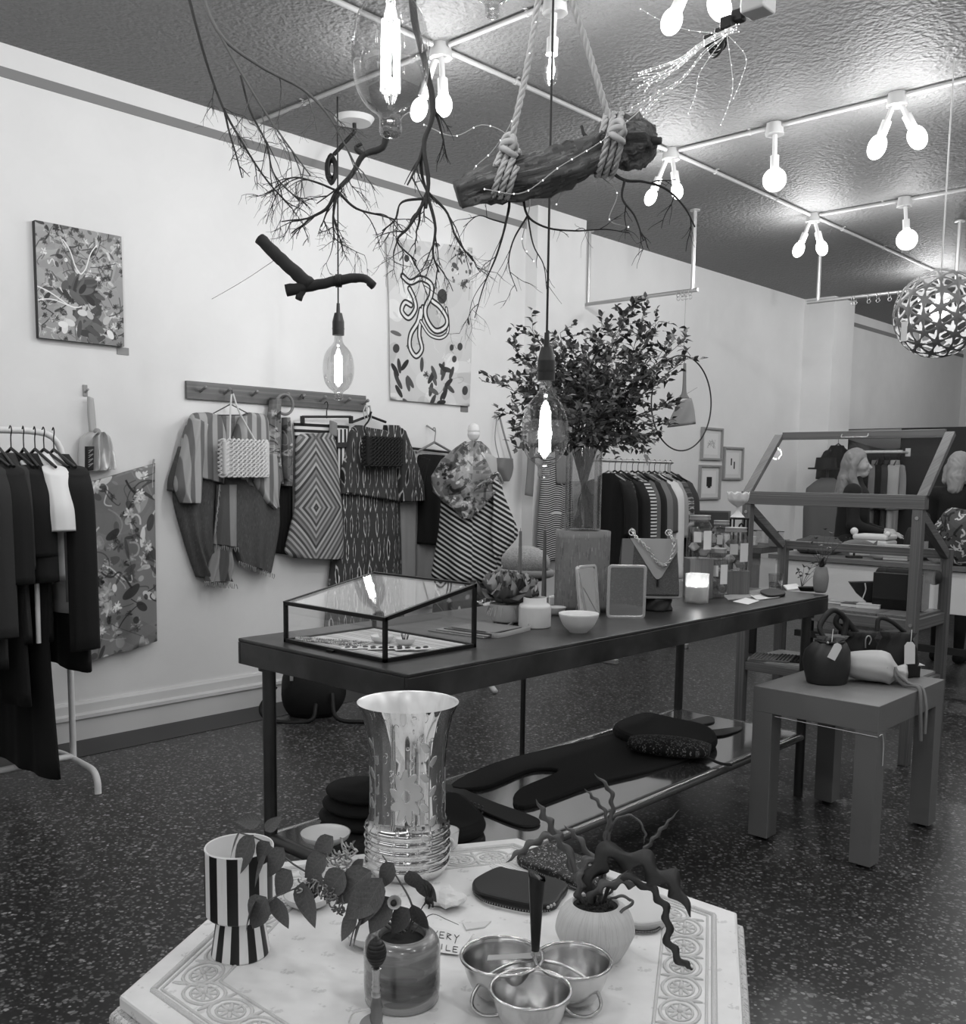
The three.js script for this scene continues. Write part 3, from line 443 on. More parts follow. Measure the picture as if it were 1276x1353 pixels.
{ const b = onY(531, 1318, HT), u = pxM(b, 1), H = vertY(533, 1232, b) - HT;
  const glaze = canvas(512, 256, (x, w, h) => { x.fillStyle = gs(140); x.fillRect(0, 0, w, h); for (let k = 0; k < 500; k++) { const y = rnd() * h, s = y / h, v = s > 0.72 ? rr(130, 175) : s > 0.6 ? rr(40, 90) : rr(90, 165); x.fillStyle = `rgba(${v | 0},${v | 0},${v | 0},0.35)`; x.beginPath(); x.ellipse(rnd() * w, y, 30 + 60 * rnd(), 3 + 7 * rnd(), rr(-0.12, 0.12), 0, TAU); x.fill(); } });
  const t = T('glazed_planter', 'squat glazed planter painted with a hazy landscape', 'planter', b);
  part(t, 'pot', lathe(smooth([[0.001, 0.0], [44 * u, 0.001], [48 * u, 0.006], [50 * u, 0.03], [50 * u, H * 0.5], [50 * u, H * 0.8], [45 * u, H * 0.94], [36 * u, H], [31 * u, H * 0.985], [29 * u, H * 0.9], [29 * u, H * 0.86]], 40).map(([r, y]) => [Math.max(0.0005, r), y]), 48), G(255, 0.25, { map: glaze, clearcoat: 0.6, clearcoatRoughness: 0.1 }));
  part(t, 'soil', cyl(29.5 * u, 0.004, 0, H * 0.86, 0), G(30, 0.95));
  const p = T('begonia_plant', 'trailing plant with broad dark leaves and small curled flowers in the glazed planter', 'plant', [b.x, HT + H * 0.87, b.z]), d0 = depthOf(b);
  const stem = (pts, r) => part(p, 'stem', taper(pts.map(([x, y, dd = 0]) => dep(x, y, d0 + dd).sub(p.position)), r, r * 0.5, 14, 6), leafMid);
  stem([[535, 1232], [500, 1200, 0.02], [455, 1172, 0.04], [400, 1150, 0.06], [345, 1110, 0.08], [308, 1098, 0.1]], 0.0028); stem([[530, 1232], [480, 1195, 0], [430, 1165, 0.03], [375, 1180, 0.03], [345, 1195, 0.02]], 0.0025);
  stem([[540, 1232], [545, 1200], [525, 1160, 0.02], [505, 1130, 0.03]], 0.0025); stem([[545, 1232], [570, 1208], [590, 1215], [606, 1222]], 0.0012); stem([[538, 1232], [560, 1195], [568, 1180]], 0.0015); stem([[525, 1234], [490, 1215], [470, 1225], [462, 1250]], 0.002);
  leafPx(p, [[335, 1103, 308, 1160, 30, 0.08], [318, 1098, 300, 1135, 14, 0.1, 1], [345, 1085, 310, 1085, 20, 0.1], [350, 1098, 372, 1078, 16, 0.09], [356, 1112, 340, 1145, 28, 0.07], [352, 1130, 332, 1172, 22, 0.06, 0.9], [375, 1120, 352, 1160, 26, 0.05], [385, 1150, 362, 1185, 30, 0.04], [352, 1185, 330, 1228, 38, 0.02], [338, 1190, 320, 1232, 22, 0.02, 1.1], [365, 1185, 378, 1230, 30, 0.03], [400, 1165, 412, 1230, 34, 0.03], [425, 1155, 400, 1195, 26, 0.04], [430, 1130, 400, 1160, 30, 0.05], [440, 1105, 410, 1140, 26, 0.06], [470, 1110, 450, 1140, 12, 0.06, 1.1], [480, 1135, 455, 1165, 14, 0.05],
    [455, 1150, 425, 1190, 34, 0.02], [490, 1150, 440, 1195, 40, 0.01], [500, 1175, 452, 1215, 38, -0.01], [505, 1160, 470, 1225, 36, -0.02], [515, 1185, 485, 1235, 34, -0.02], [470, 1205, 448, 1245, 20, 0], [478, 1215, 462, 1255, 14, -0.01, 1], [540, 1200, 515, 1235, 26, -0.01], [545, 1195, 565, 1232, 24, 0.0], [555, 1160, 575, 1195, 26, 0.03], [540, 1150, 560, 1180, 26, 0.03], [520, 1140, 500, 1175, 24, 0.02]], d0 - 0.01, leafDark);
  // curled blossoms
  const curl = (px, py, dd, n, m) => { const c = dep(px, py, d0 + dd).sub(p.position), g = []; for (let k = 0; k < n; k++) { const a = rnd() * TAU, e = rr(-0.6, 1), q = c.clone().add(V(rr(-0.018, 0.018), rr(-0.012, 0.014), rr(-0.018, 0.018))), d = V(Math.cos(a), e, Math.sin(a)).multiplyScalar(0.008); g.push(tube([q, q.clone().add(d), q.clone().addScaledVector(d, 1.6).add(V(0.002, 0.005, 0)), q.clone().addScaledVector(d, 1.2).add(V(0, 0.009, 0.003))], 0.0017, 8, 4)); } part(p, 'curled_blossom', g, m); };
  curl(462, 1128, 0.05, 26, G(190, 0.7)); curl(445, 1140, 0.05, 18, G(165, 0.7)); curl(432, 1185, 0.01, 18, G(130, 0.7)); curl(448, 1200, 0.0, 16, G(110, 0.7)); curl(405, 1178, 0.03, 12, G(170, 0.7));
  { const c = dep(522, 1193, d0 - 0.035).sub(p.position); part(p, 'bell_flower', mv(lathe([[0.001, 0], [0.006, 0.001], [0.011, 0.006], [0.0135, 0.014], [0.0115, 0.013], [0.006, 0.005], [0.001, 0.004]], 14).rotateX(1.1).rotateY(0.7), c.x, c.y, c.z), G(175, 0.6)); part(p, 'bell_flower', mv(ball(0.006, 0, 0, 0, 10), c.x + 0.002, c.y + 0.002, c.z + 0.006), G(40, 0.7)); }
  { const c = dep(567, 1185, d0).sub(p.position), g = [ball(0.009, c.x, c.y - 0.006, c.z, 10)]; for (const [dx, dy] of [[-0.013, 0.022], [-0.002, 0.024], [0.01, 0.022], [-0.012, -0.02], [0.013, -0.016], [0.002, -0.022]]) g.push(taper([c.clone().add(V(0, -0.004, 0)), c.clone().add(V(dx * 0.7, dy * 0.6, 0)), c.clone().add(V(dx, dy, 0.003))], 0.0045, 0.0012, 6, 5)); part(p, 'spiked_flower', g, G(38, 0.6)); } }
// turned black handle with a paper tag
{ const b = onY(497, 1372, HT), u = pxM(b, 1), Y = (y) => vertY(497, y, b) - HT, t = T('ribbed_bottle_stopper', 'turned black ribbed wooden handle with a metal ferrule and string', 'handle', b);
  const prof = [[0.001, 0], [9 * u, 0], [10 * u, 0.006], [7 * u, 0.014]];
  for (const [y, r] of [[1342, 9], [1336, 7], [1330, 9], [1324, 7], [1318, 6], [1314, 6.5]]) prof.push([r * u, Y(y)]);
  part(t, 'base', lathe(prof, 20), G(120, 0.3, { metalness: 0.6 }));
  part(t, 'ferrule', lathe([[6.5 * u, Y(1316)], [6.5 * u, Y(1310)], [5 * u, Y(1308)], [6.5 * u, Y(1304)], [5 * u, Y(1301)], [6 * u, Y(1298)], [5 * u, Y(1295)], [5.5 * u, Y(1281)], [7 * u, Y(1279)], [1 * u, Y(1278)]], 20), G(185, 0.25, { metalness: 0.9 }));
  const rib = []; for (let k = 0; k <= 44; k++) { const s = k / 44, y = Y(1279 - 41 * s); rib.push([(13.5 * Math.pow(Math.sin(PI * Math.min(0.985, Math.max(0.06, s))), 0.62) - (k % 5 === 0 ? 1 : 0)) * u, y]); } rib.push([0.0004, Y(1237)]);
  part(t, 'grip', lathe(rib, 24), G(16, 0.4));
  part(t, 'string', tube([[0, Y(1330), 0.012], [-0.02, Y(1336), 0.016], [-0.05, Y(1350), 0.01], [-0.075, Y(1372), 0.0]], 0.0018, 12, 5), G(215, 0.8));
  part(t, 'paper_tag', ext(smooth([[-0.022, 0], [-0.02, 0.03], [-0.006, 0.043], [0.006, 0.043], [0.02, 0.03], [0.022, 0]], 24), 0.001, 0).rotateX(-0.5).rotateY(0.75).translate(0.008, 0.006, 0.02), G(150, 0.7)); }
// steel condiment server
{ const c = onY(706, 1318, HT), t = T('condiment_server', 'three steel bowls joined by wire scrolls around a dark wooden handle', 'server', c), d0 = depthOf(c), st = G(205, 0.22, { metalness: 1 });
  const bowls = [[663, 1262, 54], [757, 1268, 50], [701, 1306, 53]]; const hub = V(0, 0.088, 0);
  for (const [px, py, hw] of bowls) {
    const p = onY(px, py, HT + 0.082).sub(t.position), r = hw * (depthOf(p.clone().add(t.position))) / FOCAL;
    part(t, 'bowl', mv(lathe(smooth([[0.0008, 0.012], [r * 0.42, 0.012], [r * 0.62, 0.018], [r * 0.82, 0.046], [r * 0.94, 0.08]], 20).concat([[r * 0.98, 0.0825], [r, 0.081], [r * 1.0, 0.078], [r * 0.975, 0.077]], smooth([[r * 0.965, 0.077], [r * 0.85, 0.044], [r * 0.65, 0.015], [r * 0.42, 0.009], [0.0008, 0.009]], 16)), 44), p.x, 0, p.z), st);
    part(t, 'bowl_rim', mv(new THREE.TorusGeometry(r, 0.0035, 8, 48).rotateX(PI / 2), p.x, 0.081, p.z), st);
    // the scroll foot that carries the bowl: out over the rim and curled back under
    const q = V(p.x, 0, p.z); const dir = q.clone().normalize();
  }
  const right = V(RIGHT.x, 0, RIGHT.z).normalize(), near = V(BACK.x, 0, BACK.z).normalize();
  const P = (a, y, n) => right.clone().multiplyScalar(a).addScaledVector(near, n).setY(y);
  for (const s of [-1, 1]) part(t, 'scroll_foot', tube([P(0, 0.074, 0), P(s * 0.05, 0.076, 0.022), P(s * 0.1, 0.055, 0.045), P(s * 0.118, 0.022, 0.06), P(s * 0.1, 0.004, 0.068), P(s * 0.07, 0.004, 0.068), P(s * 0.052, 0.018, 0.064), P(s * 0.06, 0.03, 0.062)], 0.0035, 48, 8), st);
  part(t, 'scroll_foot', tube([P(0, 0.074, 0), P(0, 0.075, -0.05), P(0, 0.05, -0.1), P(0, 0.012, -0.115), P(0, 0.004, -0.095), P(0, 0.012, -0.075)], 0.0035, 36, 8), st);
  part(t, 'hub', [cyl(0.006, 0.09, 0, 0.0, 0), cyl(0.009, 0.012, 0, 0.082, 0)], st);
  const top = vertY(703, 1148, c) - HT, hw = 0.014, hg = [];
  for (let k = 0; k <= 10; k++) { const s = k / 10, r = 0.0075 + 0.009 * s, y = 0.092 + (top - 0.092) * s, ring = []; for (let a = 0; a < 12; a++) { const A = a / 12 * TAU, x = r * Math.cos(A), z = 0.75 * r * Math.sin(A); ring.push(V(x, y - (k === 10 ? (x + r) * 0.75 : 0), z).applyAxisAngle(V(0, 1, 0), 0.75)); } hg.push(ring); }
  part(t, 'wooden_handle', loft(hg), G(24, 0.35), { label: 'dark wooden handle with a slanted end' });
  { const a = onY(668, 1268, HT + 0.066).sub(t.position); const g = box(0.085, 0.0012, 0.02, 0, 0, 0, 0); g.rotateZ(0.12).rotateY(0.65).translate(a.x + 0.015, 0.079, a.z + 0.005); part(t, 'paper_slip', g, G(170, 0.8)); } }
// round stoneware pot with the zigzag cactus
{ const b = onY(785, 1262, HT), u = pxM(b, 1), H = vertY(787, 1192, b) - HT, t = T('stoneware_pot', 'round pale stoneware pot with fine scored lines', 'pot', b);
  const scored = canvas(1024, 256, (x, w, h) => { x.fillStyle = gs(205); x.fillRect(0, 0, w, h); for (let k = 0; k < 1600; k++) { const v = rr(150, 225) | 0, a = rnd() * w, y = rnd() * h; x.strokeStyle = `rgba(${v},${v},${v},0.55)`; x.lineWidth = rr(0.6, 1.6); x.beginPath(); x.moveTo(a, y); x.lineTo(a + rr(-8, 8), y + rr(20, 60)); x.stroke(); } });
  part(t, 'pot', lathe(smooth([[0.001, 0.001], [30 * u, 0.001], [38 * u, 0.008], [50 * u, H * 0.4], [52 * u, H * 0.55], [46 * u, H * 0.82], [34 * u, H * 0.98], [32 * u, H], [30 * u, H * 0.98], [29.5 * u, H * 0.9]], 36).map(([r, y]) => [Math.max(0.0005, r), y]), 52), G(255, 0.7, { map: scored, bumpMap: scored, bumpScale: 0.0006 }));
  part(t, 'soil', [cyl(30 * u, 0.004, 0, H * 0.9, 0), Array.from({ length: 40 }, () => ball(rr(0.002, 0.005), rr(-1, 1) * 20 * u, H * 0.93 + rr(-0.002, 0.004), rr(-1, 1) * 20 * u, 6))], G(28, 0.95));
  const p = T('fishbone_cactus', 'fishbone cactus with flat zigzag stems in the round pot', 'plant', [b.x, HT + H * 0.92, b.z]), d0 = depthOf(b);
  const zig = (pts, wpx, r = 1, m = leafMid, teeth = 7) => {
    const cu = new THREE.CatmullRomCurve3(pts.map(([x, y, dd = 0]) => dep(x, y, d0 + dd).sub(p.position))), n = 56, A = [], pos = [], idx = [], w = wpx * d0 / FOCAL / 2, len = cu.getLength();
    const face = BACK.clone();
    for (let i = 0; i <= n; i++) { const s = i / n, q = cu.getPoint(s), tg = cu.getTangent(s), sd = V().crossVectors(tg, face).normalize(), nn = V().crossVectors(sd, tg).normalize();
      const e = (o) => w * (0.62 + 0.38 * Math.sin(TAU * teeth * s + o)) * Math.min(1, 0.3 + 3 * s) * Math.min(1, 5 * (1 - s) + 0.05);
      for (const [k, z] of [[e(0), 0], [0, 0.0016], [-e(PI), 0], [0, -0.0016]]) { const v = q.clone().addScaledVector(sd, k).addScaledVector(nn, z * r); pos.push(v); } }
    const rings = []; for (let i = 0; i <= n; i++) rings.push(pos.slice(4 * i, 4 * i + 4)); part(p, 'zigzag_stem', loft(rings), m); };
  zig([[785, 1195], [760, 1150, 0.02], [740, 1110, 0.03], [722, 1082, 0.03], [708, 1056, 0.02]], 17, 1, leafMid, 6); zig([[780, 1192], [745, 1118, 0.02], [725, 1105, 0.01], [695, 1120, 0], [668, 1140, -0.01]], 16, 1, leafMid, 6);
  zig([[790, 1190], [800, 1110], [808, 1075], [806, 1045], [785, 1022]], 10, 1, G(84, 0.5), 6); zig([[792, 1190], [803, 1100], [800, 1075], [785, 1055], [772, 1042]], 8, 1, G(84, 0.5), 6);
  zig([[792, 1195], [830, 1150, -0.02], [862, 1110, -0.03], [897, 1070, -0.03]], 9, 1, G(88, 0.5), 10); zig([[795, 1195], [790, 1150, 0.01], [765, 1110, 0.02], [745, 1090, 0.02]], 13, 1, leafMid, 5);
  zig([[780, 1200], [780, 1160, -0.02], [800, 1130, -0.03], [840, 1135, -0.05], [870, 1155, -0.06], [895, 1175, -0.07], [912, 1212, -0.08]], 38, 1, G(58, 0.5), 5); zig([[790, 1200], [820, 1160, -0.03], [860, 1175, -0.05], [880, 1205, -0.06], [884, 1245, -0.06], [905, 1275, -0.06], [926, 1286, -0.05]], 17, 1, G(54, 0.5), 8);
  zig([[775, 1200], [790, 1175, -0.03], [820, 1165, -0.03], [850, 1170, -0.03]], 20, 1, leafMid, 4); zig([[770, 1198], [765, 1170, -0.02], [775, 1140, -0.02], [800, 1132, -0.02]], 20, 1, leafDark, 4); zig([[800, 1198], [812, 1185, -0.02], [835, 1190, -0.03], [815, 1215, -0.05], [828, 1235, -0.05]], 7, 1, leafDark, 5);
  zig([[792, 1190], [812, 1085, 0.02], [835, 1078, 0.02], [852, 1100, 0.02], [850, 1115, 0.02]], 5, 1, G(90, 0.5), 6); }
// zip pouches and papers: outlines measured on the table top
const onTop = (list, h, o) => list.map(([x, y]) => { const p = onY(x, y, h); return [p.x - o.x, -(p.z - o.z)]; });
function flatThing(name, label, cat, list, h, th, m, bev = 0.002, round = 0) { const o = onY(list[0][0], list[0][1], h); let pts = onTop(list, h, o); if (round) pts = smooth(pts, round, true); const g = ext(pts, th, Math.min(bev, th / 2.2)).rotateX(-PI / 2); const t = T(name, label, cat, [o.x, h, o.z]); part(t, name === 'zip_pouch' ? 'pouch_body' : 'sheet', g, m); return t; }
function zipper(t, list, h, m = G(150, 0.35, { metalness: 0.7 })) { const pts = list.map(([x, y]) => onY(x, y, h).sub(t.position)); part(t, 'zipper_tape', tube(pts, 0.0035, 30, 5), G(12, 0.7)); const c = new THREE.CatmullRomCurve3(pts), z = []; const n = 34; for (let k = 0; k <= n; k++) { const q = c.getPoint(k / n); z.push(box(0.0018, 0.0022, 0.005, 0, 0, 0, 0).rotateY(0.7).translate(q.x + 0.002, q.y + 0.001, q.z + 0.0025)); } part(t, 'zipper_teeth', z, m, { kind: 'stuff' }); }
const inkDark = G(26, 0.6, { clearcoat: 0.15 });
{ const a = flatThing('zip_pouch', 'plain black zip pouch lying flat beside the dark wooden handle', 'pouch', [[627, 1176], [634, 1168], [658, 1156], [672, 1158], [742, 1174], [738, 1192], [728, 1203], [700, 1203], [650, 1192], [632, 1186]], HT, 0.02, inkDark, 0.006, 60); zipper(a, [[627, 1180], [640, 1190], [668, 1198], [700, 1204], [726, 1203]], HT + 0.008); part(a, 'zipper_pull', [0, 1, 2].map((k) => { const p = onY(724 + 4 * k, 1199 - 2 * k, HT + 0.016).sub(a.position); return ball(0.004, p.x, p.y, p.z, 8); }), G(180, 0.3, { metalness: 0.8 }));
  const floral = canvas(256, 256, (x, w, h) => { x.fillStyle = gs(30); x.fillRect(0, 0, w, h); for (let k = 0; k < 420; k++) { x.fillStyle = gs(rr(70, 200)); x.beginPath(); x.ellipse(rnd() * w, rnd() * h, 2 + 5 * rnd(), 1 + 2 * rnd(), rnd() * PI, 0, TAU); x.fill(); } }, { repeat: [7, 7] });
  const f = flatThing('zip_pouch', 'small floral-print zip pouch under the cactus stems', 'pouch', [[688, 1138], [735, 1124], [755, 1136], [795, 1155], [790, 1172], [768, 1178], [730, 1160], [697, 1150]], HT, 0.022, G(255, 0.7, { map: floral }), 0.006, 60); zipper(f, [[690, 1143], [712, 1154], [745, 1167], [768, 1176]], HT + 0.009);
  const wv = flatThing('zip_pouch', 'pale cloth zip pouch with a black zip behind the round pot', 'pouch', [[815, 1172], [850, 1180], [872, 1200], [876, 1222], [868, 1228], [840, 1230], [818, 1215]], HT, 0.022, G(205, 0.8), 0.006, 60); zipper(wv, [[822, 1226], [845, 1231], [866, 1229], [876, 1220]], HT + 0.006);
  const lined = canvas(128, 128, (x, w, h) => { x.fillStyle = gs(220); x.fillRect(0, 0, w, h); x.fillStyle = gs(120); for (let k = 0; k < 15; k++) x.fillRect(8, 6 + k * 8, 112, 1.6); }, { repeat: [9, 9] });
  flatThing('printed_sheet', 'printed paper with fine ruled lines under the floral pouch', 'paper', [[641, 1137], [688, 1136], [716, 1166], [668, 1170]], HT, 0.0012, G(255, 0.8, { map: lined }), 0);
  const card = flatThing('price_card', 'white card with handwriting beside the glazed planter', 'card', [[556, 1222], [624, 1236], [606, 1262], [545, 1254]], HT + 0.004, 0.0012, G(222, 0.8), 0);
  { const ink = []; const line = (pts) => { const q = pts.map(([x, y]) => onY(x, y, HT + 0.0062).sub(card.position)); for (let k = 0; k + 1 < q.length; k++) ink.push(bar(q[k], q[k + 1], 0.0008, 4)); };
    const L = { V: [[[0, 0], [.5, 1], [1, 0]]], E: [[[1, 0], [0, 0], [0, 1], [1, 1]], [[0, .5], [.8, .5]]], R: [[[0, 1], [0, 0], [.9, .2], [0, .5], [1, 1]]], Y: [[[0, 0], [.5, .5], [1, 0]], [[.5, .5], [.3, 1.4]]], N: [[[0, 1], [0, 0], [1, 1], [1, 0]]], I: [[[.5, 0], [.5, 1]]], L: [[[0, 0], [0, 1], [1, 1]]] };
    const word = (s, x, y, w, h, gap) => { for (const ch of s) { for (const st of L[ch]) line(st.map(([a, b]) => [x + a * w + b * -1, y + b * h + a * 0.8])); x += gap; y += gap * 0.2; } };
    word('VERY', 572, 1229, 6, 8, 9.5); word('NILE', 572, 1245, 6, 7, 9); part(card, 'handwriting', ink, G(60, 0.8), { kind: 'stuff' }); }
  flatThing('folded_paper', 'small folded white paper behind the three steel bowls', 'paper', [[612, 1222], [648, 1219], [640, 1226], [616, 1230]], HT, 0.004, G(215, 0.8), 0.001);
  { const b = onY(585, 1195, HT), t = T('crumpled_napkin', 'creased white paper napkin by the silvered vase foot', 'napkin', b); const g = new THREE.IcosahedronGeometry(0.045, 2).scale(1.15, 0.42, 0.85); const p = g.attributes.position; for (let i = 0; i < p.count; i++) { const v = V().fromBufferAttribute(p, i), s = 1 + 0.3 * Math.sin(v.x * 130) * Math.sin(v.z * 110 + 1); p.setXYZ(i, v.x * s, Math.max(-0.018, v.y * s), v.z * s); } g.computeVertexNormals(); part(t, 'paper', mv(g, 0, 0.018, 0), G(218, 0.8)); }
  { const b = onY(592, 1128, HT), t = T('ceramic_cup', 'small white cup with a ring handle behind the silvered vase', 'cup', b), u = pxM(b, 1); part(t, 'cup_body', lathe([[0.001, 0.002], [14 * u, 0], [18 * u, 0.01], [20 * u, 0.05], [18.5 * u, 0.05], [16 * u, 0.012], [0.001, 0.008]], 24).translate(-0.035, 0, -0.02), G(222, 0.3)); part(t, 'cup_handle', mv(new THREE.TorusGeometry(0.016, 0.004, 8, 20).rotateY(0.75), -0.005, 0.024, -0.002), G(222, 0.3)); }
  for (const [px, py, lab] of [[430, 1112, 'rounded white ceramic pebble behind the leafy plant'], [408, 1195, 'smooth white ceramic dish half hidden by the leaves'], [490, 1245, 'pale rounded dish touching the glazed planter']]) { const b = onY(px, py, HT), u = pxM(b, 1); latheT('ceramic_dish', lab, 'dish', b, [[0.001, 0.004], [20 * u, 0], [30 * u, 0.012], [33 * u, 0.026], [31 * u, 0.026], [24 * u, 0.014], [0.001, 0.009]], G(205, 0.35), 28); } }
// ---------------------------------------------------------------- things on the steel table
const FACE = Math.atan2(BACK.x, BACK.z);                            // turn that faces the shop front
const blackMetal = G(14, 0.4, { metalness: 0.3 });
// glass display case with a sloping lid
{ const x0 = -2.575, x1 = -2.09, Z0 = 1.845, Z1 = 2.225, hl = 0.125, hh = 0.195, e = 0.012, t = T('display_case', 'black-framed glass jewellery case with a sloping glass lid', 'case', [(x0 + x1) / 2, TT, -(Z0 + Z1) / 2]), w = (x1 - x0) / 2, d = (Z1 - Z0) / 2;
  for (const s of [-1, 1]) { part(t, 'post', box(e, hl, e, s * (w - e / 2), hl / 2, d - e / 2, 0.001), blackMetal); part(t, 'post', box(e, hh, e, s * (w - e / 2), hh / 2, -d + e / 2, 0.001), blackMetal);
    part(t, 'base_bar', box(e, e, 2 * d, s * (w - e / 2), e / 2, 0, 0.001), blackMetal); part(t, 'lid_bar', beam(V(s * (w - e / 2), hl, d), V(s * (w - e / 2), hh, -d), e, e), blackMetal);
    part(t, 'side_pane', ext([[-d + e, e], [d - e, e], [d - e, hl], [-d + e, hh]], 0.003, 0).rotateY(-PI / 2).translate(s * (w - e / 2) + 0.0015, 0, 0), glass()); }
  part(t, 'base_bar', box(2 * w, e, e, 0, e / 2, d - e / 2, 0.001), blackMetal); part(t, 'base_bar', box(2 * w, e, e, 0, e / 2, -d + e / 2, 0.001), blackMetal);
  part(t, 'lid_bar', box(2 * w, e, e, 0, hl, d - e / 2, 0.001), blackMetal); part(t, 'lid_bar', box(2 * w, e, e, 0, hh, -d + e / 2, 0.001), blackMetal);
  part(t, 'front_pane', box(2 * w - 2 * e, hl - e, 0.003, 0, hl / 2 + e / 2, d - e / 2, 0), glass()); part(t, 'back_pane', box(2 * w - 2 * e, hh - e, 0.003, 0, hh / 2 + e / 2, -d + e / 2, 0), glass());
  { const l = Math.hypot(2 * d, hh - hl), g = box(2 * w - 2 * e, 0.003, l - e, 0, 0, 0, 0); g.rotateX(Math.atan2(hh - hl, 2 * d)); part(t, 'lid_pane', mv(g, 0, (hl + hh) / 2 + 0.003, 0), glass()); }
  const cloth = canvas(256, 256, (x, W, H) => { x.fillStyle = gs(205); x.fillRect(0, 0, W, H); for (let k = 0; k < 60; k++) { x.fillStyle = gs(rr(90, 200)); x.fillRect(0, rnd() * H, W, 1 + 2.4 * rnd()); } });
  part(t, 'lining', box(2 * w - 2 * e, 0.004, 2 * d - 2 * e, 0, 0.004, 0, 0), G(255, 0.8, { map: cloth })); part(t, 'latch', box(0.03, 0.008, 0.01, 0.0, 0.004, d + 0.004, 0.001), blackMetal);
  // jewellery laid out inside: cards, strands, ring dishes
  for (let k = 0; k < 6; k++) { const c = solo('earring_card', 'white card with small earrings in the glass case', 'card', [box(0.055, 0.001, 0.042, 0, 0, 0, 0)], G(225, 0.8), [(x0 + x1) / 2 + 0.02 + 0.035 * k, TT + 0.0085 + 0.0012 * k, -(Z0 + 0.06 + 0.022 * k + (k % 2) * 0.02)], { ry: 0.5 + 0.12 * k, group: 'earring cards in the glass case' }); c.rotation.z = 0.05; part(c, 'earring', [mv(new THREE.TorusGeometry(0.007, 0.0018, 5, 12).rotateX(PI / 2), -0.012, 0.002, 0), mv(new THREE.TorusGeometry(0.007, 0.0018, 5, 12).rotateX(PI / 2), 0.012, 0.002, 0)], G(50, 0.4)); }
  for (let k = 0; k < 7; k++) { const g = [], a = [(x0 + 0.05 + 0.03 * k), -(Z0 + 0.05 + 0.012 * k)], n = 26; for (let j = 0; j < n; j++) { const s = j / n * TAU; g.push(ball(0.0035, 0.035 * Math.cos(s) * (1 + 0.2 * Math.sin(3 * s + k)), 0.0035, 0.022 * Math.sin(s), 6)); } solo('bead_strand', 'looped bead bracelet lying in the glass case', 'bracelet', g, G(k % 2 ? 120 : 175, 0.4), [a[0], TT + 0.0065, a[1]], { ry: 0.3 * k, group: 'bead bracelets in the glass case' }); }
  for (const [k, px, lab, r] of [[0, -2.33, 'small white ring dish with a coral of wire in the glass case', 0.036], [1, -2.245, 'shallow pale ring dish beside the coral dish in the glass case', 0.03]]) { const q = T('ring_dish', lab, 'dish', [px, TT + 0.0065, -(Z0 + 0.2 + 0.02 * k)]); part(q, 'dish', lathe([[0.001, 0.003], [r * 0.6, 0], [r, 0.012], [r * 1.04, 0.022], [r * 0.95, 0.021], [r * 0.6, 0.006], [0.001, 0.006]], 24), G(215, 0.35)); part(q, 'wire_coral', [0, 1, 2, 3, 4].map((j) => taper([V(0, 0.005, 0), V(0.008 * Math.cos(j * 1.26), 0.02, 0.008 * Math.sin(j * 1.26)), V(0.012 * Math.cos(j * 1.26 + 0.4), 0.04, 0.012 * Math.sin(j * 1.26))], 0.0025, 0.001, 6, 5)), G(k ? 60 : 190, 0.5)); } }
// soft grey scarf stack and folded strap
{ const b = onY(620, 838, TT), t = T('folded_scarf', 'stack of thin folded grey scarves behind the glass case', 'scarf', [b.x - 0.03, TT, b.z - 0.05], { ry: 0.1 }); for (let k = 0; k < 4; k++) part(t, 'fold', box(0.24 - 0.02 * k, 0.0042, 0.2 - 0.012 * k, 0.012 * k, 0.0022 + 0.0044 * k, -0.01 * k, 0.002), G([95, 130, 60, 110][k], 0.9)); }
{ const b = onY(640, 845, TT), t = T('cotton_strap', 'pale woven strap folded to a point beside the kale pot', 'strap', b), pts = [[632, 838], [660, 838], [694, 822], [682, 820]].map(([x, y]) => onY(x, y, TT).sub(b));
  const ribbon = (list, w, y0) => { const c = new THREE.CatmullRomCurve3(list), rings = []; for (let i = 0; i <= 24; i++) { const q = c.getPoint(i / 24), tg = c.getTangent(i / 24), s = V(-tg.z, 0, tg.x).normalize(); rings.push([V(0, 0, 0).copy(q).addScaledVector(s, 0.002), q.clone().addScaledVector(s, 0.002).setY(q.y + w), q.clone().addScaledVector(s, -0.002).setY(q.y + w), q.clone().addScaledVector(s, -0.002)]); } return loft(rings); };
  part(t, 'band', ribbon([onY(632, 838, TT), onY(655, 843, TT), onY(680, 838, TT), onY(700, 833, TT)].map((p) => p.sub(b)), 0.016, 0), G(165, 0.85)); part(t, 'band', ribbon([onY(700, 833, TT), onY(694, 826, TT), onY(684, 815, TT)].map((p) => p.sub(b)), 0.018, 0), G(175, 0.85)); part(t, 'band', ribbon([onY(640, 830, TT), onY(662, 832, TT), onY(684, 820, TT)].map((p) => p.sub(b)), 0.012, 0), G(140, 0.85)); }
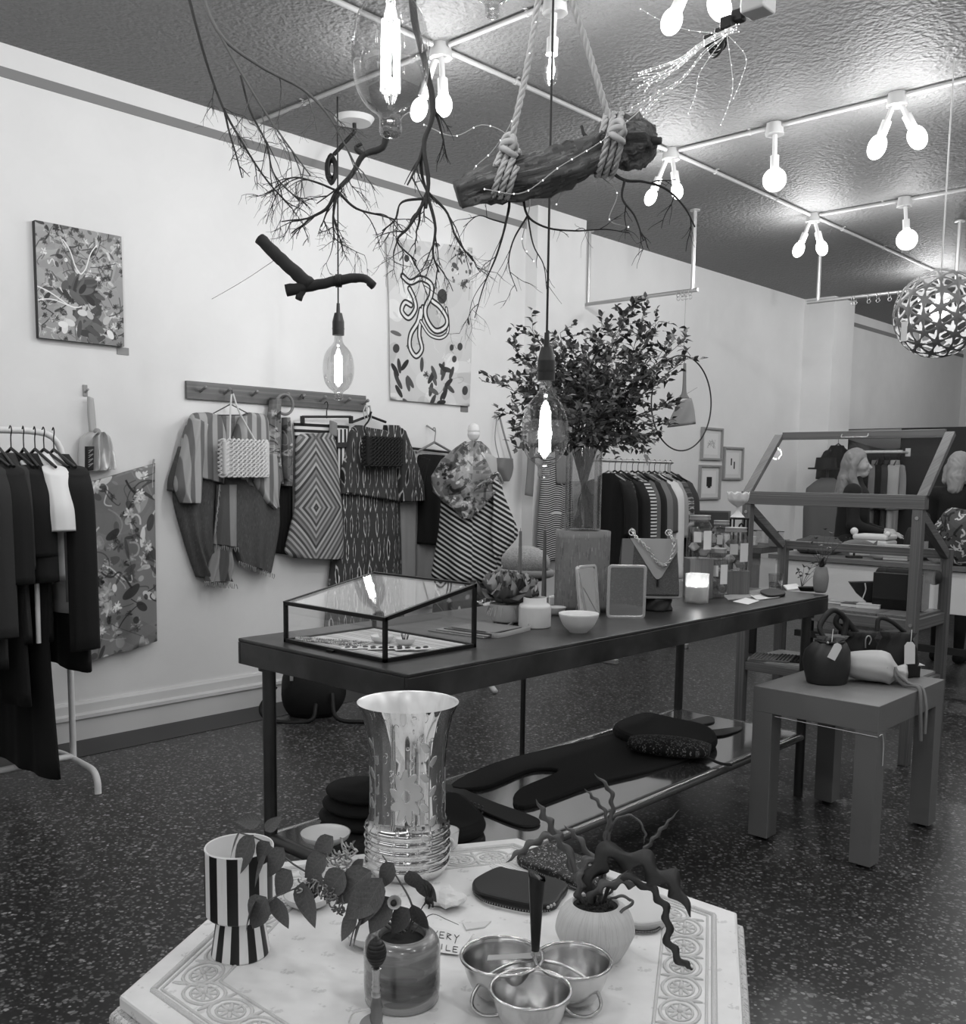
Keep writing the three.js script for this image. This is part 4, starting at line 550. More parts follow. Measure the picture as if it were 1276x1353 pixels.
// ornamental kale in a pale pot
{ const b = onY(670, 822, TT), t = T('kale_pot', 'pale pot under the ruffled ornamental kale', 'pot', b); part(t, 'pot', lathe([[0.001, 0.002], [0.045, 0], [0.06, 0.01], [0.066, 0.07], [0.06, 0.07], [0.054, 0.014], [0.001, 0.01]], 28), G(190, 0.5)); part(t, 'soil', cyl(0.06, 0.004, 0, 0.06, 0), G(30, 0.95));
  const k0 = T('ornamental_kale', 'ruffled ornamental kale head with pale frilled leaves', 'plant', [b.x, TT + 0.065, b.z]);
  const frill = (len, w, ruff) => { const pos = [], idx = [], n = 8, m = 10; for (let i = 0; i <= n; i++) for (let j = 0; j <= m; j++) { const s = i / n, a = (j / m - 0.5) * 2, half = w / 2 * Math.pow(Math.sin(PI * (0.15 + 0.75 * s)), 0.8); pos.push(len * s * (1 - 0.12 * a * a), 0.35 * len * s * s - 0.15 * len * s + 0.25 * half * a * a + ruff * s * Math.abs(a) * Math.sin(j * 2.4 + i), half * a); } for (let i = 0; i < n; i++) for (let j = 0; j < m; j++) { const q = i * (m + 1) + j; idx.push(q, q + 1, q + m + 1, q + 1, q + m + 2, q + m + 1); } const g = new THREE.BufferGeometry(); g.setAttribute('position', new THREE.Float32BufferAttribute(pos, 3)); g.setIndex(idx); g.computeVertexNormals(); return g; };
  for (let k = 0; k < 22; k++) { const a = k * 2.4, lay = k / 22, d = V(Math.cos(a), 0.15 + 1.4 * lay, Math.sin(a)); part(k0, 'frilled_leaf', pose(frill(0.15 - 0.06 * lay, 0.12 - 0.045 * lay, 0.022), V(0, 0.005 + 0.025 * lay, 0), d, 0), G([82, 110, 150, 128][k % 4], 0.75)); }
  for (let k = 0; k < 16; k++) { const a = rnd() * TAU; part(k0, 'frond', [taper([V(0, 0, 0), V(0.06 * Math.cos(a), 0.0, 0.06 * Math.sin(a)), V(0.08 * Math.cos(a), -0.035, 0.08 * Math.sin(a))], 0.003, 0.001, 8, 5)], G(185, 0.7)); } }
// pale jar, bowl, little dish, tea light, tapers
{ const b = onY(706, 828, TT), u = pxM(b, 1), H = vertY(706, 789, b) - TT; latheT('stoneware_jar', 'squat cream stoneware jar with a narrow shoulder', 'jar', b, [[0.001, 0], [20 * u, 0], [21.5 * u, 0.003], [21.5 * u, H * 0.66], [20 * u, H * 0.76], [15.5 * u, H * 0.82], [15.5 * u, H], [13.5 * u, H], [13 * u, H * 0.8], [18 * u, H * 0.7], [18 * u, 0.01], [0.001, 0.01]], G(205, 0.45)); }
{ const b = onY(764, 835, TT), u = pxM(b, 1), H = vertY(764, 810, b) - TT; latheT('white_bowl', 'translucent white bowl nearest the table edge', 'bowl', b, smooth([[0.001, 0.002], [11 * u, 0], [13 * u, 0.004], [21 * u, H * 0.4], [26 * u, H * 0.85], [26.5 * u, H]], 20).concat(smooth([[25.3 * u, H], [20 * u, H * 0.42], [11 * u, 0.012], [0.001, 0.01]], 16)).map(([r, y]) => [Math.max(0.0004, r), y]), G(232, 0.3, { transmission: 0.15, thickness: 0 })); }
{ const b = onY(733, 812, TT), u = pxM(b, 1); latheT('small_dish', 'small pale dish between the jar and the wood pedestal', 'dish', b, [[0.001, 0.002], [10 * u, 0], [12 * u, 0.01], [15 * u, 0.03], [14 * u, 0.03], [10 * u, 0.01], [0.001, 0.008]], G(185, 0.4), 28); }
{ const b = onY(732, 799, TT); const t = T('tea_light', 'white square tea light holder behind the small dish', 'candle holder', b, { ry: FACE }); part(t, 'holder', box(0.045, 0.035, 0.045, 0, 0.0175, 0, 0.004), G(232, 0.4)); part(t, 'wax', cyl(0.016, 0.004, 0, 0.034, 0), G(215, 0.5)); part(t, 'wick', cyl(0.001, 0.008, 0, 0.038, 0), G(20, 0.9)); }
for (const [px, top, foot, g, lab] of [[686, 698, 795, 118, 'shorter grey taper candle behind the kale'], [718, 696, 803, 88, 'dark taper candle in front of the striped dress']]) { const b = onY(px, foot, TT), H = vertY(px, top, b) - TT, t = T('taper_candle', lab, 'candle', b); part(t, 'candlestick', lathe([[0.001, 0], [0.028, 0], [0.03, 0.005], [0.01, 0.014], [0.009, 0.03], [0.013, 0.035], [0.001, 0.035]], 18), G(60, 0.5)); part(t, 'wax', cyl(0.0105, H - 0.045, 0, 0.033, 0, 0.006), G(g, 0.5)); part(t, 'wick', cyl(0.001, 0.014, 0, H - 0.013, 0), G(60, 0.9)); }
// wood pedestal, glass vase and branches
const barkMap = canvas(512, 512, (x, w, h) => { x.fillStyle = gs(112); x.fillRect(0, 0, w, h); for (let k = 0; k < 1500; k++) { const v = rr(55, 165) | 0; x.fillStyle = `rgba(${v},${v},${v},0.4)`; x.fillRect(rnd() * w, rnd() * h, 1 + 3 * rnd(), 8 + 46 * rnd()); } });
const PED = onY(772, 806, TT); PED.x -= 0.02;
const PEDH = vertY(772, 701, PED) - TT;
{ const r = pxM(PED, 35), t = T('wood_pedestal', 'upright weathered wood block carrying the glass vase', 'pedestal', PED, { ry: FACE }); const rings = []; for (let i = 0; i <= 12; i++) { const ring = []; for (let k = 0; k < 36; k++) { const a = k / 36 * TAU, q = r * (1 + 0.03 * Math.sin(3 * a + 1) + 0.012 * Math.sin(9 * a + i * 0.4)) / Math.pow(Math.pow(Math.abs(Math.cos(a)), 3.4) + Math.pow(Math.abs(Math.sin(a)), 3.4), 1 / 3.4); ring.push(V(q * Math.cos(a), PEDH * i / 12, q * Math.sin(a) * 0.9)); } rings.push(ring); } part(t, 'block', loft(rings), G(255, 0.8, { map: barkMap })); part(t, 'paper_rest', box(0.1, 0.002, 0.08, -0.01, PEDH + 0.001, 0, 0), G(190, 0.8)); }
{ const y0 = TT + PEDH + 0.002, b = V(PED.x, y0, PED.z), u = pxM(b, 1), H = vertY(772, 592, PED) - y0, r = 24 * u, W = vertY(772, 636, PED) - y0;
  const t = T('glass_cylinder_vase', 'clear glass cylinder vase half filled with water', 'vase', b); part(t, 'glass', lathe([[0.001, 0.004], [r - 0.004, 0.004], [r - 0.002, 0.008], [r - 0.0025, H], [r, H], [r, 0.002], [0.001, 0.001]], 40), vessel()); part(t, 'water', lathe([[0.001, W], [r - 0.004, W], [r - 0.004, 0.008], [0.001, 0.008]], 32), G(240, 0, { transmission: 1, thickness: 0, ior: 1.33 }));
  const p = T('leafy_branches', 'large spray of small-leaved dark branches in the glass cylinder vase', 'branches', [b.x, y0 + 0.012, b.z]), d0 = depthOf(b), O = p.position, barkM = G(88, 0.8), lfs = [G(58, 0.6), G(84, 0.6), G(118, 0.6)];
  const lg = [0, 1, 2].map((k) => leafGeo(0.024 + 0.005 * k, 0.0155 + 0.003 * k, 0.3, 0.15 * k, 3));
  const tips = [[838, 398, 0], [822, 425, -0.1], [795, 430, 0.1], [740, 440, -0.1], [700, 432, 0.05], [678, 460, 0.12], [655, 505, 0], [668, 545, -0.08], [705, 470, -0.18], [870, 425, 0.1], [905, 448, 0.02], [912, 470, -0.12], [880, 500, 0.15], [892, 535, -0.05], [872, 560, 0.08], [850, 585, -0.1], [760, 460, 0.2], [780, 480, -0.25], [820, 500, -0.22], [740, 520, -0.25], [700, 560, -0.15], [730, 580, 0.18], [830, 560, 0.22], [800, 540, -0.3], [760, 545, -0.3], [850, 470, 0.2], [720, 500, 0.2], [690, 510, 0.1], [805, 590, -0.12], [770, 500, 0], [840, 530, 0.05], [725, 545, 0.02], [860, 445, -0.05], [790, 455, 0.02], [812, 470, 0.12], [750, 490, -0.1], [695, 480, 0], [875, 475, 0.02], [780, 570, -0.2], [830, 410, 0.04], [848, 420, 0.02], [700, 592, -0.05], [682, 572, 0.05], [725, 600, -0.12], [845, 592, 0.02], [862, 575, 0.12], [815, 585, 0.15], [745, 580, -0.2], [760, 520, 0.15], [800, 505, 0.2], [735, 480, 0.08], [710, 530, -0.1], [830, 480, -0.1], [855, 515, -0.15], [770, 470, -0.1], [690, 500, -0.12], [880, 455, 0.08]];
  tips.forEach(([px, py, dd], ti) => {
    const tip = dep(px, py, d0 + dd).sub(O), a0 = ti * 2.4, foot = V(Math.cos(a0) * r * 0.5, 0.002, Math.sin(a0) * r * 0.5), lip = V(tip.x * 0.06 + Math.cos(a0 + 3) * r * 0.5, H, tip.z * 0.06 + Math.sin(a0 + 3) * r * 0.5), mid = lip.clone().lerp(tip, 0.5).add(V(rr(-0.03, 0.03), 0.03, rr(-0.03, 0.03)));
    const s = part(p, 'branch', taper([foot, lip, mid, tip], 0.0032, 0.001, 22, 5), barkM), c = new THREE.CatmullRomCurve3([lip, mid, tip]), by = [[], [], []], tw = [];
    const n = 17; for (let k = 0; k < n; k++) { const q = c.getPoint(0.25 + 0.75 * k / (n - 1)), tg = c.getTangent(0.3 + 0.7 * k / n), e = tg.clone().multiplyScalar(0.5).add(V(rr(-1, 1), rr(-0.5, 0.9), rr(-1, 1))).normalize(), l = rr(0.035, 0.075), end = q.clone().addScaledVector(e, l); tw.push(taper([q, q.clone().lerp(end, 0.5).add(V(0, 0.004, 0)), end], 0.0013, 0.0006, 4, 4));
      for (let j = 0; j < 6; j++) { const z = q.clone().lerp(end, 0.3 + 0.175 * j), dir = e.clone().multiplyScalar(0.7).add(V(rr(-1, 1), rr(-0.4, 0.9), rr(-1, 1))), kk = (rnd() * 3) | 0; by[kk].push(pose(lg[(rnd() * 3) | 0].clone(), z, dir, rr(-0.8, 0.8))); } }
    part(s, 'twig', tw, barkM, { kind: 'stuff' }); by.forEach((l, i) => l.length && part(s, 'leaf_cluster', l, lfs[i], { kind: 'stuff' }));
  }); }
// two small mirrors
function mirror(px, py, wpx, hpx, yaw, lean, label) {
  const b = onY(px, py, TT), u = pxM(b, 1), w = wpx * u, h = hpx * u, t = T('table_mirror', label, 'mirror', b, { ry: FACE + yaw }); const rd = (W, H, r) => { const s = new THREE.Shape(); s.moveTo(-W / 2 + r, 0); s.lineTo(W / 2 - r, 0); s.quadraticCurveTo(W / 2, 0, W / 2, r); s.lineTo(W / 2, H - r); s.quadraticCurveTo(W / 2, H, W / 2 - r, H); s.lineTo(-W / 2 + r, H); s.quadraticCurveTo(-W / 2, H, -W / 2, H - r); s.lineTo(-W / 2, r); s.quadraticCurveTo(-W / 2, 0, -W / 2 + r, 0); return s; };
  const fr = rd(w, h, 0.016), hole = rd(w - 0.014, h - 0.014, 0.011); fr.holes.push(new THREE.Path(hole.getPoints(6).map((p) => new THREE.Vector2(p.x, p.y + 0.007)).reverse()));
  part(t, 'frame', ext(fr, 0.012, 0.002).rotateX(-lean), G(215, 0.25, { metalness: 0.7 })); part(t, 'mirror_glass', ext(rd(w - 0.012, h - 0.012, 0.011), 0.004, 0).translate(0, 0.006, 0.003).rotateX(-lean), G(235, 0.015, { metalness: 1 })); part(t, 'back_stand', beam(V(0, h * 0.6, -0.004 - h * 0.6 * Math.sin(lean)), V(0, 0.004, -0.045 - h * 0.5 * Math.sin(lean)), 0.03, 0.003), G(190, 0.3, { metalness: 0.7 })); return t;
}
mirror(777, 815, 38, 68, 0.75, 0.12, 'small framed mirror turned side-on against the wood pedestal'); mirror(826, 816, 50, 70, 0.02, -0.035, 'small framed mirror facing the street, beside the felt handbag');
// felt handbag on a wood chunk
{ const b = onY(868, 806, TT), c = T('wood_chunk', 'short bark-covered wood chunk under the felt handbag', 'wood block', b, { ry: FACE }), u = pxM(b, 1); const rings = []; for (let i = 0; i <= 6; i++) { const ring = []; for (let k = 0; k < 24; k++) { const a = k / 24 * TAU, q = (1 + 0.09 * Math.sin(5 * a + i) + 0.06 * Math.sin(11 * a - i)) * 0.055; ring.push(V(q * Math.cos(a), 0.052 * i / 6, q * Math.sin(a))); } rings.push(ring); } part(c, 'chunk', loft(rings), G(52, 0.95)); part(c, 'slab', box(0.26, 0.008, 0.12, -0.05, 0.057, 0, 0.002), G(120, 0.7));
  const y0 = TT + 0.061, t = T('felt_handbag', 'grey felt handbag with a leather V flap and silver chain', 'handbag', [b.x - 0.035, y0, b.z + 0.02], { ry: FACE - 0.12 }), W = 0.25, H = 0.225, D = 0.085;
  const speck = canvas(256, 256, (x, w, h) => { x.fillStyle = gs(80); x.fillRect(0, 0, w, h); for (let k = 0; k < 5200; k++) { x.fillStyle = gs(rr(35, 150)); x.fillRect(rnd() * w, rnd() * h, 1.6, 1.6); } }, { repeat: [6, 6] });
  const sect = (y, sx, sz) => { const r = []; for (let k = 0; k < 32; k++) { const a = k / 32 * TAU, q = 1 / Math.pow(Math.pow(Math.abs(Math.cos(a)), 6) + Math.pow(Math.abs(Math.sin(a)), 6), 1 / 6); r.push(V(W / 2 * sx * q * Math.cos(a), y, D / 2 * sz * q * Math.sin(a))); } return r; };
  part(t, 'bag_body', loft([sect(0, 0.98, 0.95), sect(0.01, 1, 1), sect(H * 0.5, 0.95, 0.8), sect(H * 0.9, 0.88, 0.55), sect(H, 0.86, 0.42)], true, (p) => [p.x, p.y]), G(255, 0.9, { map: speck }));
  part(t, 'flap', ext([[-0.075, H + 0.004], [0.108, H + 0.004], [0.112, H * 0.82], [0.05, H * 0.34], [0.035, H * 0.3], [0.02, H * 0.36]], 0.005, 0.0015).rotateX(-0.11).translate(0, 0, D / 2 * 1.06), G(158, 0.5), { label: 'smooth leather V flap' });
  part(t, 'side_panel', ext([[-0.115, 0.02], [-0.07, 0.02], [-0.06, H], [-0.105, H]], 0.004, 0.001).rotateX(-0.11).translate(0, 0, D / 2 * 1.03), G(112, 0.6)); part(t, 'clasp', box(0.008, 0.03, 0.006, 0.036, H * 0.24, D / 2 * 1.03, 0.001), G(50, 0.3, { metalness: 0.8 }));
  const cc = new THREE.CatmullRomCurve3(vecs([[-0.07, H + 0.035, 0.03], [-0.05, H + 0.005, 0.045], [-0.01, H - 0.03, 0.05], [0.03, H - 0.085, 0.055], [0.06, H - 0.1, 0.055], [0.085, H - 0.07, 0.052], [0.095, H - 0.01, 0.04], [0.075, H + 0.03, 0.02]])), links = new THREE.TorusGeometry(0.0065, 0.0021, 5, 10).scale(1.25, 1, 1);
  for (let k = 0; k < 34; k++) { const q = cc.getPoint(k / 33), tg = cc.getTangent(k / 33), me = part(t, 'chain_link', links, G(225, 0.25, { metalness: 0.9 })); me.position.copy(q); me.quaternion.setFromUnitVectors(V(1, 0, 0), tg); me.rotateX(k % 2 ? PI / 2 : 0.2); }
  for (const [x, z] of [[-0.07, 0.03], [0.075, 0.02]]) part(t, 'ring', mv(new THREE.TorusGeometry(0.012, 0.003, 6, 16), x, H + 0.028, z), G(225, 0.25, { metalness: 0.9 })); }
// jars of sachets on wood blocks, the lit candle
function woodBlock(px, py, hw, top, label) { const b = onY(px, py, TT), u = pxM(b, 1), H = Math.max(0.02, vertY(px, top, b) - TT); const g = along(box(2 * hw * u, H, 2 * hw * u * 0.9, 0, H / 2, 0, 0.003), 1, 6); solo('wood_riser', label, 'wood block', g, wood, b, { ry: FACE + 0.1 }); return V(b.x, TT + H, b.z); }
function jar(b, hw, H, label, labelled) {
  const u = pxM(b, 1), r = hw * u, t = T('glass_jar', label, 'jar', b); part(t, 'glass', lathe(smooth([[0.0008, 0.001], [r * 0.9, 0.001], [r, 0.008], [r, H * 0.62], [r * 0.92, H * 0.74], [r * 0.76, H * 0.82], [r * 0.74, H * 0.9]], 24), 32), vessel()); part(t, 'lid', [cyl(r * 0.82, H * 0.1, 0, H * 0.87, 0), mv(new THREE.TorusGeometry(r * 0.82, 0.002, 5, 28).rotateX(PI / 2), 0, H * 0.89, 0), mv(new THREE.TorusGeometry(r * 0.82, 0.002, 5, 28).rotateX(PI / 2), 0, H * 0.96, 0)], G(165, 0.35, { metalness: 0.6 }));
  for (let k = 0; k < 5; k++) { const g = new THREE.IcosahedronGeometry(r * 0.42, 1).scale(1, 0.75, 1); const p = g.attributes.position; for (let i = 0; i < p.count; i++) { const s = 0.8 + 0.35 * Math.abs(Math.sin(p.getX(i) * 300 + k * 2) * Math.cos(p.getZ(i) * 260)); p.setXYZ(i, p.getX(i) * s, p.getY(i) * s, p.getZ(i) * s); } g.computeVertexNormals(); part(t, 'sachet', mv(g, r * 0.42 * Math.cos(k * 2.4), H * (0.14 + 0.115 * k), r * 0.42 * Math.sin(k * 2.4)), G([130, 185, 90, 165, 110][k], 0.8)); }
  if (labelled) part(t, 'paper_label', box(r * 0.75, H * 0.42, 0.001, 0, H * 0.42, r + 0.001, 0).rotateY(FACE + 0.45), G(208, 0.8)); part(t, 'paper_label', box(r * 0.6, H * 0.24, 0.001, 0, H * 0.52, r * 0.9, 0).rotateX(0.1).rotateY(FACE - 0.35), G(200, 0.8)); return t;
}
{ const hOf = (b, px, py) => vertY(px, py, b) - b.y;
  let b = woodBlock(921, 790, 16, 737, 'tall square wood riser behind the glass candle'); jar(b, 16.5, hOf(b, 923, 679), 'tallest lidded jar of sachets, on the riser behind the candle', true);
  b = woodBlock(950, 775, 12, 738, 'narrow wood riser between the two tallest jars'); jar(b, 12, hOf(b, 948, 686), 'slim lidded jar half hidden between two larger jars', true);
  b = woodBlock(969, 784, 16, 753, 'square wood riser under the jar beside the cabinet'); jar(b, 17, hOf(b, 968, 695), 'large lidded jar with a long paper label beside the cabinet', true);
  b = woodBlock(945, 789, 9, 783, 'low wood block under the shortest jar'); jar(b, 15, hOf(b, 940, 722), 'shortest lidded jar with a hanging tag, beside the candle glass', true); }
{ const b = onY(920, 796, TT), u = pxM(b, 1), H = vertY(920, 758, b) - TT, r = 15.5 * u, t = T('candle_glass', 'lit white candle in a straight clear glass', 'candle', b); part(t, 'glass', lathe([[0.001, 0.001], [r, 0.001], [r, H], [r - 0.002, H], [r - 0.002, 0.008], [0.001, 0.008]], 32), G(236, 0.3, { transmission: 0.82, thickness: 0 })); part(t, 'wax', cyl(r - 0.003, H * 0.5, 0, 0.009, 0), G(238, 0.4, { transmission: 0.25, thickness: 0 })); part(t, 'wick', cyl(0.001, 0.01, 0, H * 0.5 + 0.008, 0), G(20, 0.9)); part(t, 'flame', lathe([[0.0005, 0], [0.0025, 0.004], [0.003, 0.008], [0.0014, 0.014], [0.0003, 0.018]], 12).translate(0, H * 0.5 + 0.014, 0), glow(4)); lamp(t, [0, H * 0.5 + 0.024, 0], 0.03, 0.5); }
{ const b = onY(1024, 778, TT), u = pxM(b, 1), H = vertY(1024, 758, b) - TT, r = 9.5 * u, t = T('glass_tumbler', 'short clear tumbler of water at the far table end', 'tumbler', b); part(t, 'glass', lathe([[0.001, 0.001], [r * 0.86, 0.001], [r, H], [r - 0.0015, H], [r * 0.84, 0.008], [0.001, 0.008]], 28), vessel()); part(t, 'water', cyl(r * 0.83, H * 0.3, 0, 0.009, 0, r * 0.87), G(235, 0, { transmission: 1, thickness: 0, ior: 1.33 })); }
for (const [k, pts, g, lab] of [[0, [[955, 787], [985, 783], [995, 789], [962, 793]], 150, 'grey printed leaflet under the fanned papers'], [1, [[968, 795], [985, 790], [1003, 794], [988, 799]], 226, 'white square paper nearest the table edge'], [2, [[990, 786], [1020, 784], [1030, 789], [1000, 793]], 200, 'pale leaflet fanned beside the dark pouch'], [3, [[985, 782], [1008, 778], [1018, 783], [995, 787]], 130, 'grey leaflet at the back of the fan of papers']]) flatThing('leaflet', lab, 'paper', pts, TT + 0.001 * k, 0.0014, G(g, 0.8), 0);
flatThing('leather_pouch', 'small dark flat leather pouch on the fanned papers', 'pouch', [[1005, 783], [1020, 780], [1034, 783], [1035, 787], [1015, 789]], TT + 0.004, 0.01, G(22, 0.6), 0.003, 30);
flatThing('cotton_napkin', 'folded white napkin beside the dark tray', 'napkin', [[1035, 775], [1052, 773], [1058, 779], [1040, 781]], TT, 0.008, G(220, 0.9), 0.002);
{ const b = onY(1069, 781, TT), t = T('dark_tray', 'small dark oval tray beside the bud vase', 'tray', b, { ry: FACE }), u = pxM(b, 1); part(t, 'tray', lathe([[0.001, 0.004], [12 * u, 0], [15.5 * u, 0.02], [14.6 * u, 0.02], [11.5 * u, 0.006], [0.001, 0.007]], 28).scale(1, 1, 0.55), G(30, 0.5)); }
{ const b = onY(1090, 783, TT), u = pxM(b, 1), H = vertY(1091, 749, b) - TT; latheT('bud_vase', 'grey stoneware bud vase at the far table corner', 'vase', [b.x - 0.02, TT, b.z + 0.01], smooth([[0.001, 0.001], [7 * u, 0.001], [9.5 * u, H * 0.3], [10 * u, H * 0.6], [7.5 * u, H * 0.95], [6.5 * u, H], [5.5 * u, H * 0.97]], 20), G(128, 0.55), 24);
  const p = T('garden_posy', 'loose posy of small garden flowers in the bud vase', 'flowers', [b.x - 0.02, TT + H * 0.9, b.z + 0.01]), d0 = depthOf(b); const heads = [[1068, 728, 60], [1078, 712, 70], [1085, 722, 150], [1090, 700, 55], [1098, 705, 120], [1104, 712, 70], [1110, 718, 90], [1080, 735, 140], [1095, 725, 165], [1088, 738, 130], [1120, 712, 75], [1072, 718, 110], [1101, 728, 60]];
  heads.forEach(([x, y, g], i) => { const q = dep(x, y, d0 + rr(-0.05, 0.05)).sub(p.position); part(p, 'stem', taper([V(0, -0.04, 0), V(q.x * 0.3, q.y * 0.5, q.z * 0.3), q], 0.0015, 0.001, 8, 4), G(70, 0.7)); const f = []; for (let k = 0; k < 9; k++) { const a = k / 9 * TAU; f.push(pose(leafGeo(0.016, 0.01, 0.2, 0.1, 3), q, V(Math.cos(a), rr(0.2, 1), Math.sin(a)), 0)); } part(p, 'flower_head', f, G(g, 0.8)); }); for (let k = 0; k < 8; k++) part(p, 'leaf', pose(leafGeo(0.05, 0.02, 0.2, 0.3), V(0, 0.01, 0), V(rr(-1, 1), rr(0.4, 1), rr(-1, 1))), G(50, 0.6)); }
{ const b = onY(1060, 776, TT); const p = T('herb_sprig', 'small dark-leaved herb cutting behind the tray', 'plant', [b.x, TT, b.z + 0.01]), d0 = depthOf(b); for (const [x, y] of [[1055, 755], [1062, 750], [1070, 752], [1074, 745], [1080, 748], [1058, 762], [1066, 760], [1078, 758]]) { const q = dep(x, y, d0).sub(p.position); part(p, 'stem', taper([V(0, 0.002, 0), V(q.x * 0.5, q.y * 0.6, q.z * 0.5), q], 0.0014, 0.0008, 6, 4), G(60, 0.7)); for (let k = 0; k < 4; k++) part(p, 'leaf', pose(leafGeo(0.024, 0.018, 0.2, 0.2, 3), q, V(rr(-1, 1), rr(-0.2, 0.8), rr(-1, 1))), G(45, 0.6)); } }
// black lantern stand with the white compote on it
{ const b = onY(973, 772, TT), u = pxM(b, 1), H = vertY(975, 684, b) - TT, t = T('black_lantern', 'black metal lantern frame behind the jars', 'lantern', b, { ry: FACE }), w = 9 * u; for (const x of [-1, 1]) for (const z of [-1, 1]) part(t, 'post', box(0.008, H - 0.01, 0.008, x * w, H / 2, z * w, 0.001), blackMetal); part(t, 'base', box(2 * w + 0.012, 0.012, 2 * w + 0.012, 0, 0.006, 0, 0.002), blackMetal); part(t, 'top_plate', box(2 * w + 0.012, 0.008, 2 * w + 0.012, 0, H - 0.004, 0, 0.002), blackMetal); part(t, 'handle', tube([[-0.012, H * 0.62, w + 0.012], [-0.012, H * 0.86, w + 0.014], [0, H * 0.92, w + 0.014], [0.012, H * 0.86, w + 0.014], [0.012, H * 0.62, w + 0.012]], 0.005, 20, 6), blackMetal);
  const y0 = TT + H, Hc = vertY(972, 651, b) - y0, c = T('white_compote', 'white footed compote dish with a frilled rim', 'dish', [b.x - 0.01, y0, b.z]); const prof = smooth([[0.001, 0.002], [9 * u, 0.001], [8 * u, 0.008], [2.5 * u, Hc * 0.25], [2 * u, Hc * 0.42], [6 * u, Hc * 0.5], [12 * u, Hc * 0.66], [13.5 * u, Hc * 0.82], [14 * u, Hc]], 26).concat([[13 * u, Hc], [12 * u, Hc * 0.8], [0.001, Hc * 0.6]]); const g = lathe(prof.map(([r, y]) => [Math.max(0.0005, r), y]), 40), p = g.attributes.position; for (let i = 0; i < p.count; i++) { const y = p.getY(i); if (y > Hc * 0.8) { const a = Math.atan2(p.getZ(i), p.getX(i)); p.setY(i, y + 0.006 * Math.sin(8 * a)); p.setX(i, p.getX(i) * (1 + 0.05 * Math.sin(8 * a))); p.setZ(i, p.getZ(i) * (1 + 0.05 * Math.sin(8 * a))); } } g.computeVertexNormals(); part(c, 'dish', g, G(215, 0.35)); }
// ---------------------------------------------------------------- on the lower shelf
const SH = 0.304, blackCloth = G(13, 0.9);
function clothFlat(name, label, cat, list, th, m, y = SH) { const o = onY(list[0][0], list[0][1], y), t = T(name, label, cat, [o.x, y, o.z]); const g = ext(smooth(onTop(list, y, o), 60, true), th, th * 0.42).rotateX(-PI / 2); part(t, 'cloth', g, m); return t; }
clothFlat('black_trousers', 'black trousers folded lengthwise on the shiny lower shelf', 'trousers', [[598, 1040], [660, 1010], [760, 985], [830, 972], [905, 985], [915, 1000], [860, 1020], [780, 1040], [700, 1068], [680, 1062], [690, 1045], [740, 1022], [700, 1020], [640, 1043]], 0.014, blackCloth);
clothFlat('black_shawl', 'black knitted shawl heaped under the woven bag', 'shawl', [[815, 972], [850, 955], [890, 962], [930, 972], [940, 990], [905, 1000], [850, 990]], 0.05, blackCloth, SH + 0.001);
{ const b = onY(885, 1000, SH), t = T('woven_black_bag', 'coarse black and grey woven clutch on the lower shelf', 'bag', [b.x, SH + 0.004, b.z + 0.01], { ry: FACE - 0.35 }); const knit = canvas(256, 256, (x, w, h) => { x.fillStyle = gs(22); x.fillRect(0, 0, w, h); for (let k = 0; k < 620; k++) { x.fillStyle = gs(rr(30, 150)); x.beginPath(); x.ellipse(rnd() * w, rnd() * h, 5, 2, rr(-1, 1), 0, TAU); x.fill(); } }, { repeat: [6, 6] }); const rings = []; for (let i = 0; i <= 10; i++) { const s = i / 10, ring = []; for (let k = 0; k < 20; k++) { const a = k / 20 * TAU; ring.push(V(-0.17 + 0.34 * s, 0.045 + 0.04 * Math.sin(a) * Math.pow(Math.sin(PI * (0.08 + 0.84 * s)), 0.4), 0.1 * Math.cos(a) * Math.pow(Math.sin(PI * (0.06 + 0.88 * s)), 0.3))); } rings.push(ring); } part(t, 'bag_body', loft(rings, true, (p) => [p.x, p.z]), G(255, 0.95, { map: knit })); part(t, 'strap', tube([[0.16, 0.03, 0.05], [0.22, 0.012, 0.06], [0.27, 0.008, 0.05]], 0.006, 12, 6), G(40, 0.9)); }
{ const t = clothFlat('leather_scraps', 'curled dark leather belt lying at the shelf end', 'belt', [[898, 958], [935, 948], [942, 955], [915, 962], [940, 966], [978, 962], [972, 968], [945, 974], [905, 968]], 0.008, G(40, 0.6)); }
{ const o = clothFlat('beaded_belt', 'black belt with a beaded panel beside the silvered vase', 'belt', [[582, 1048], [596, 1040], [650, 1062], [710, 1085], [692, 1094], [640, 1075]], 0.01, G(16, 0.6)); const beads = []; for (let k = 0; k < 60; k++) { const p = onY(590 + 45 * rnd(), 0, SH), q = onY(588 + 40 * rnd(), 1045 + 0 * rnd(), SH); } for (let i = 0; i < 10; i++) for (let j = 0; j < 3; j++) { const p = onY(592 + 5 * i, 1046 + 2.2 * i + 4 * j, SH + 0.011).sub(o.position); beads.push(ball(0.004, p.x, p.y, p.z, 6)); } part(o, 'bead_panel', beads, G(90, 0.4), { kind: 'stuff' }); }
{ const b = onY(480, 1085, SH), t = T('folded_knitwear', 'rounded stack of folded black knitwear on the shelf behind the silvered vase', 'clothes', b); for (let k = 0; k < 3; k++) { const rings = []; for (let i = 0; i <= 8; i++) { const s = i / 8, ring = []; for (let j = 0; j < 24; j++) { const a = j / 24 * TAU, r = (0.145 - 0.012 * k) * Math.pow(Math.sin(PI * (0.12 + 0.76 * s)), 0.35); ring.push(V(r * Math.cos(a) * 1.15, 0.044 * (k + s), r * Math.sin(a))); } rings.push(ring); } part(t, 'folded_garment', loft(rings), blackCloth); } }
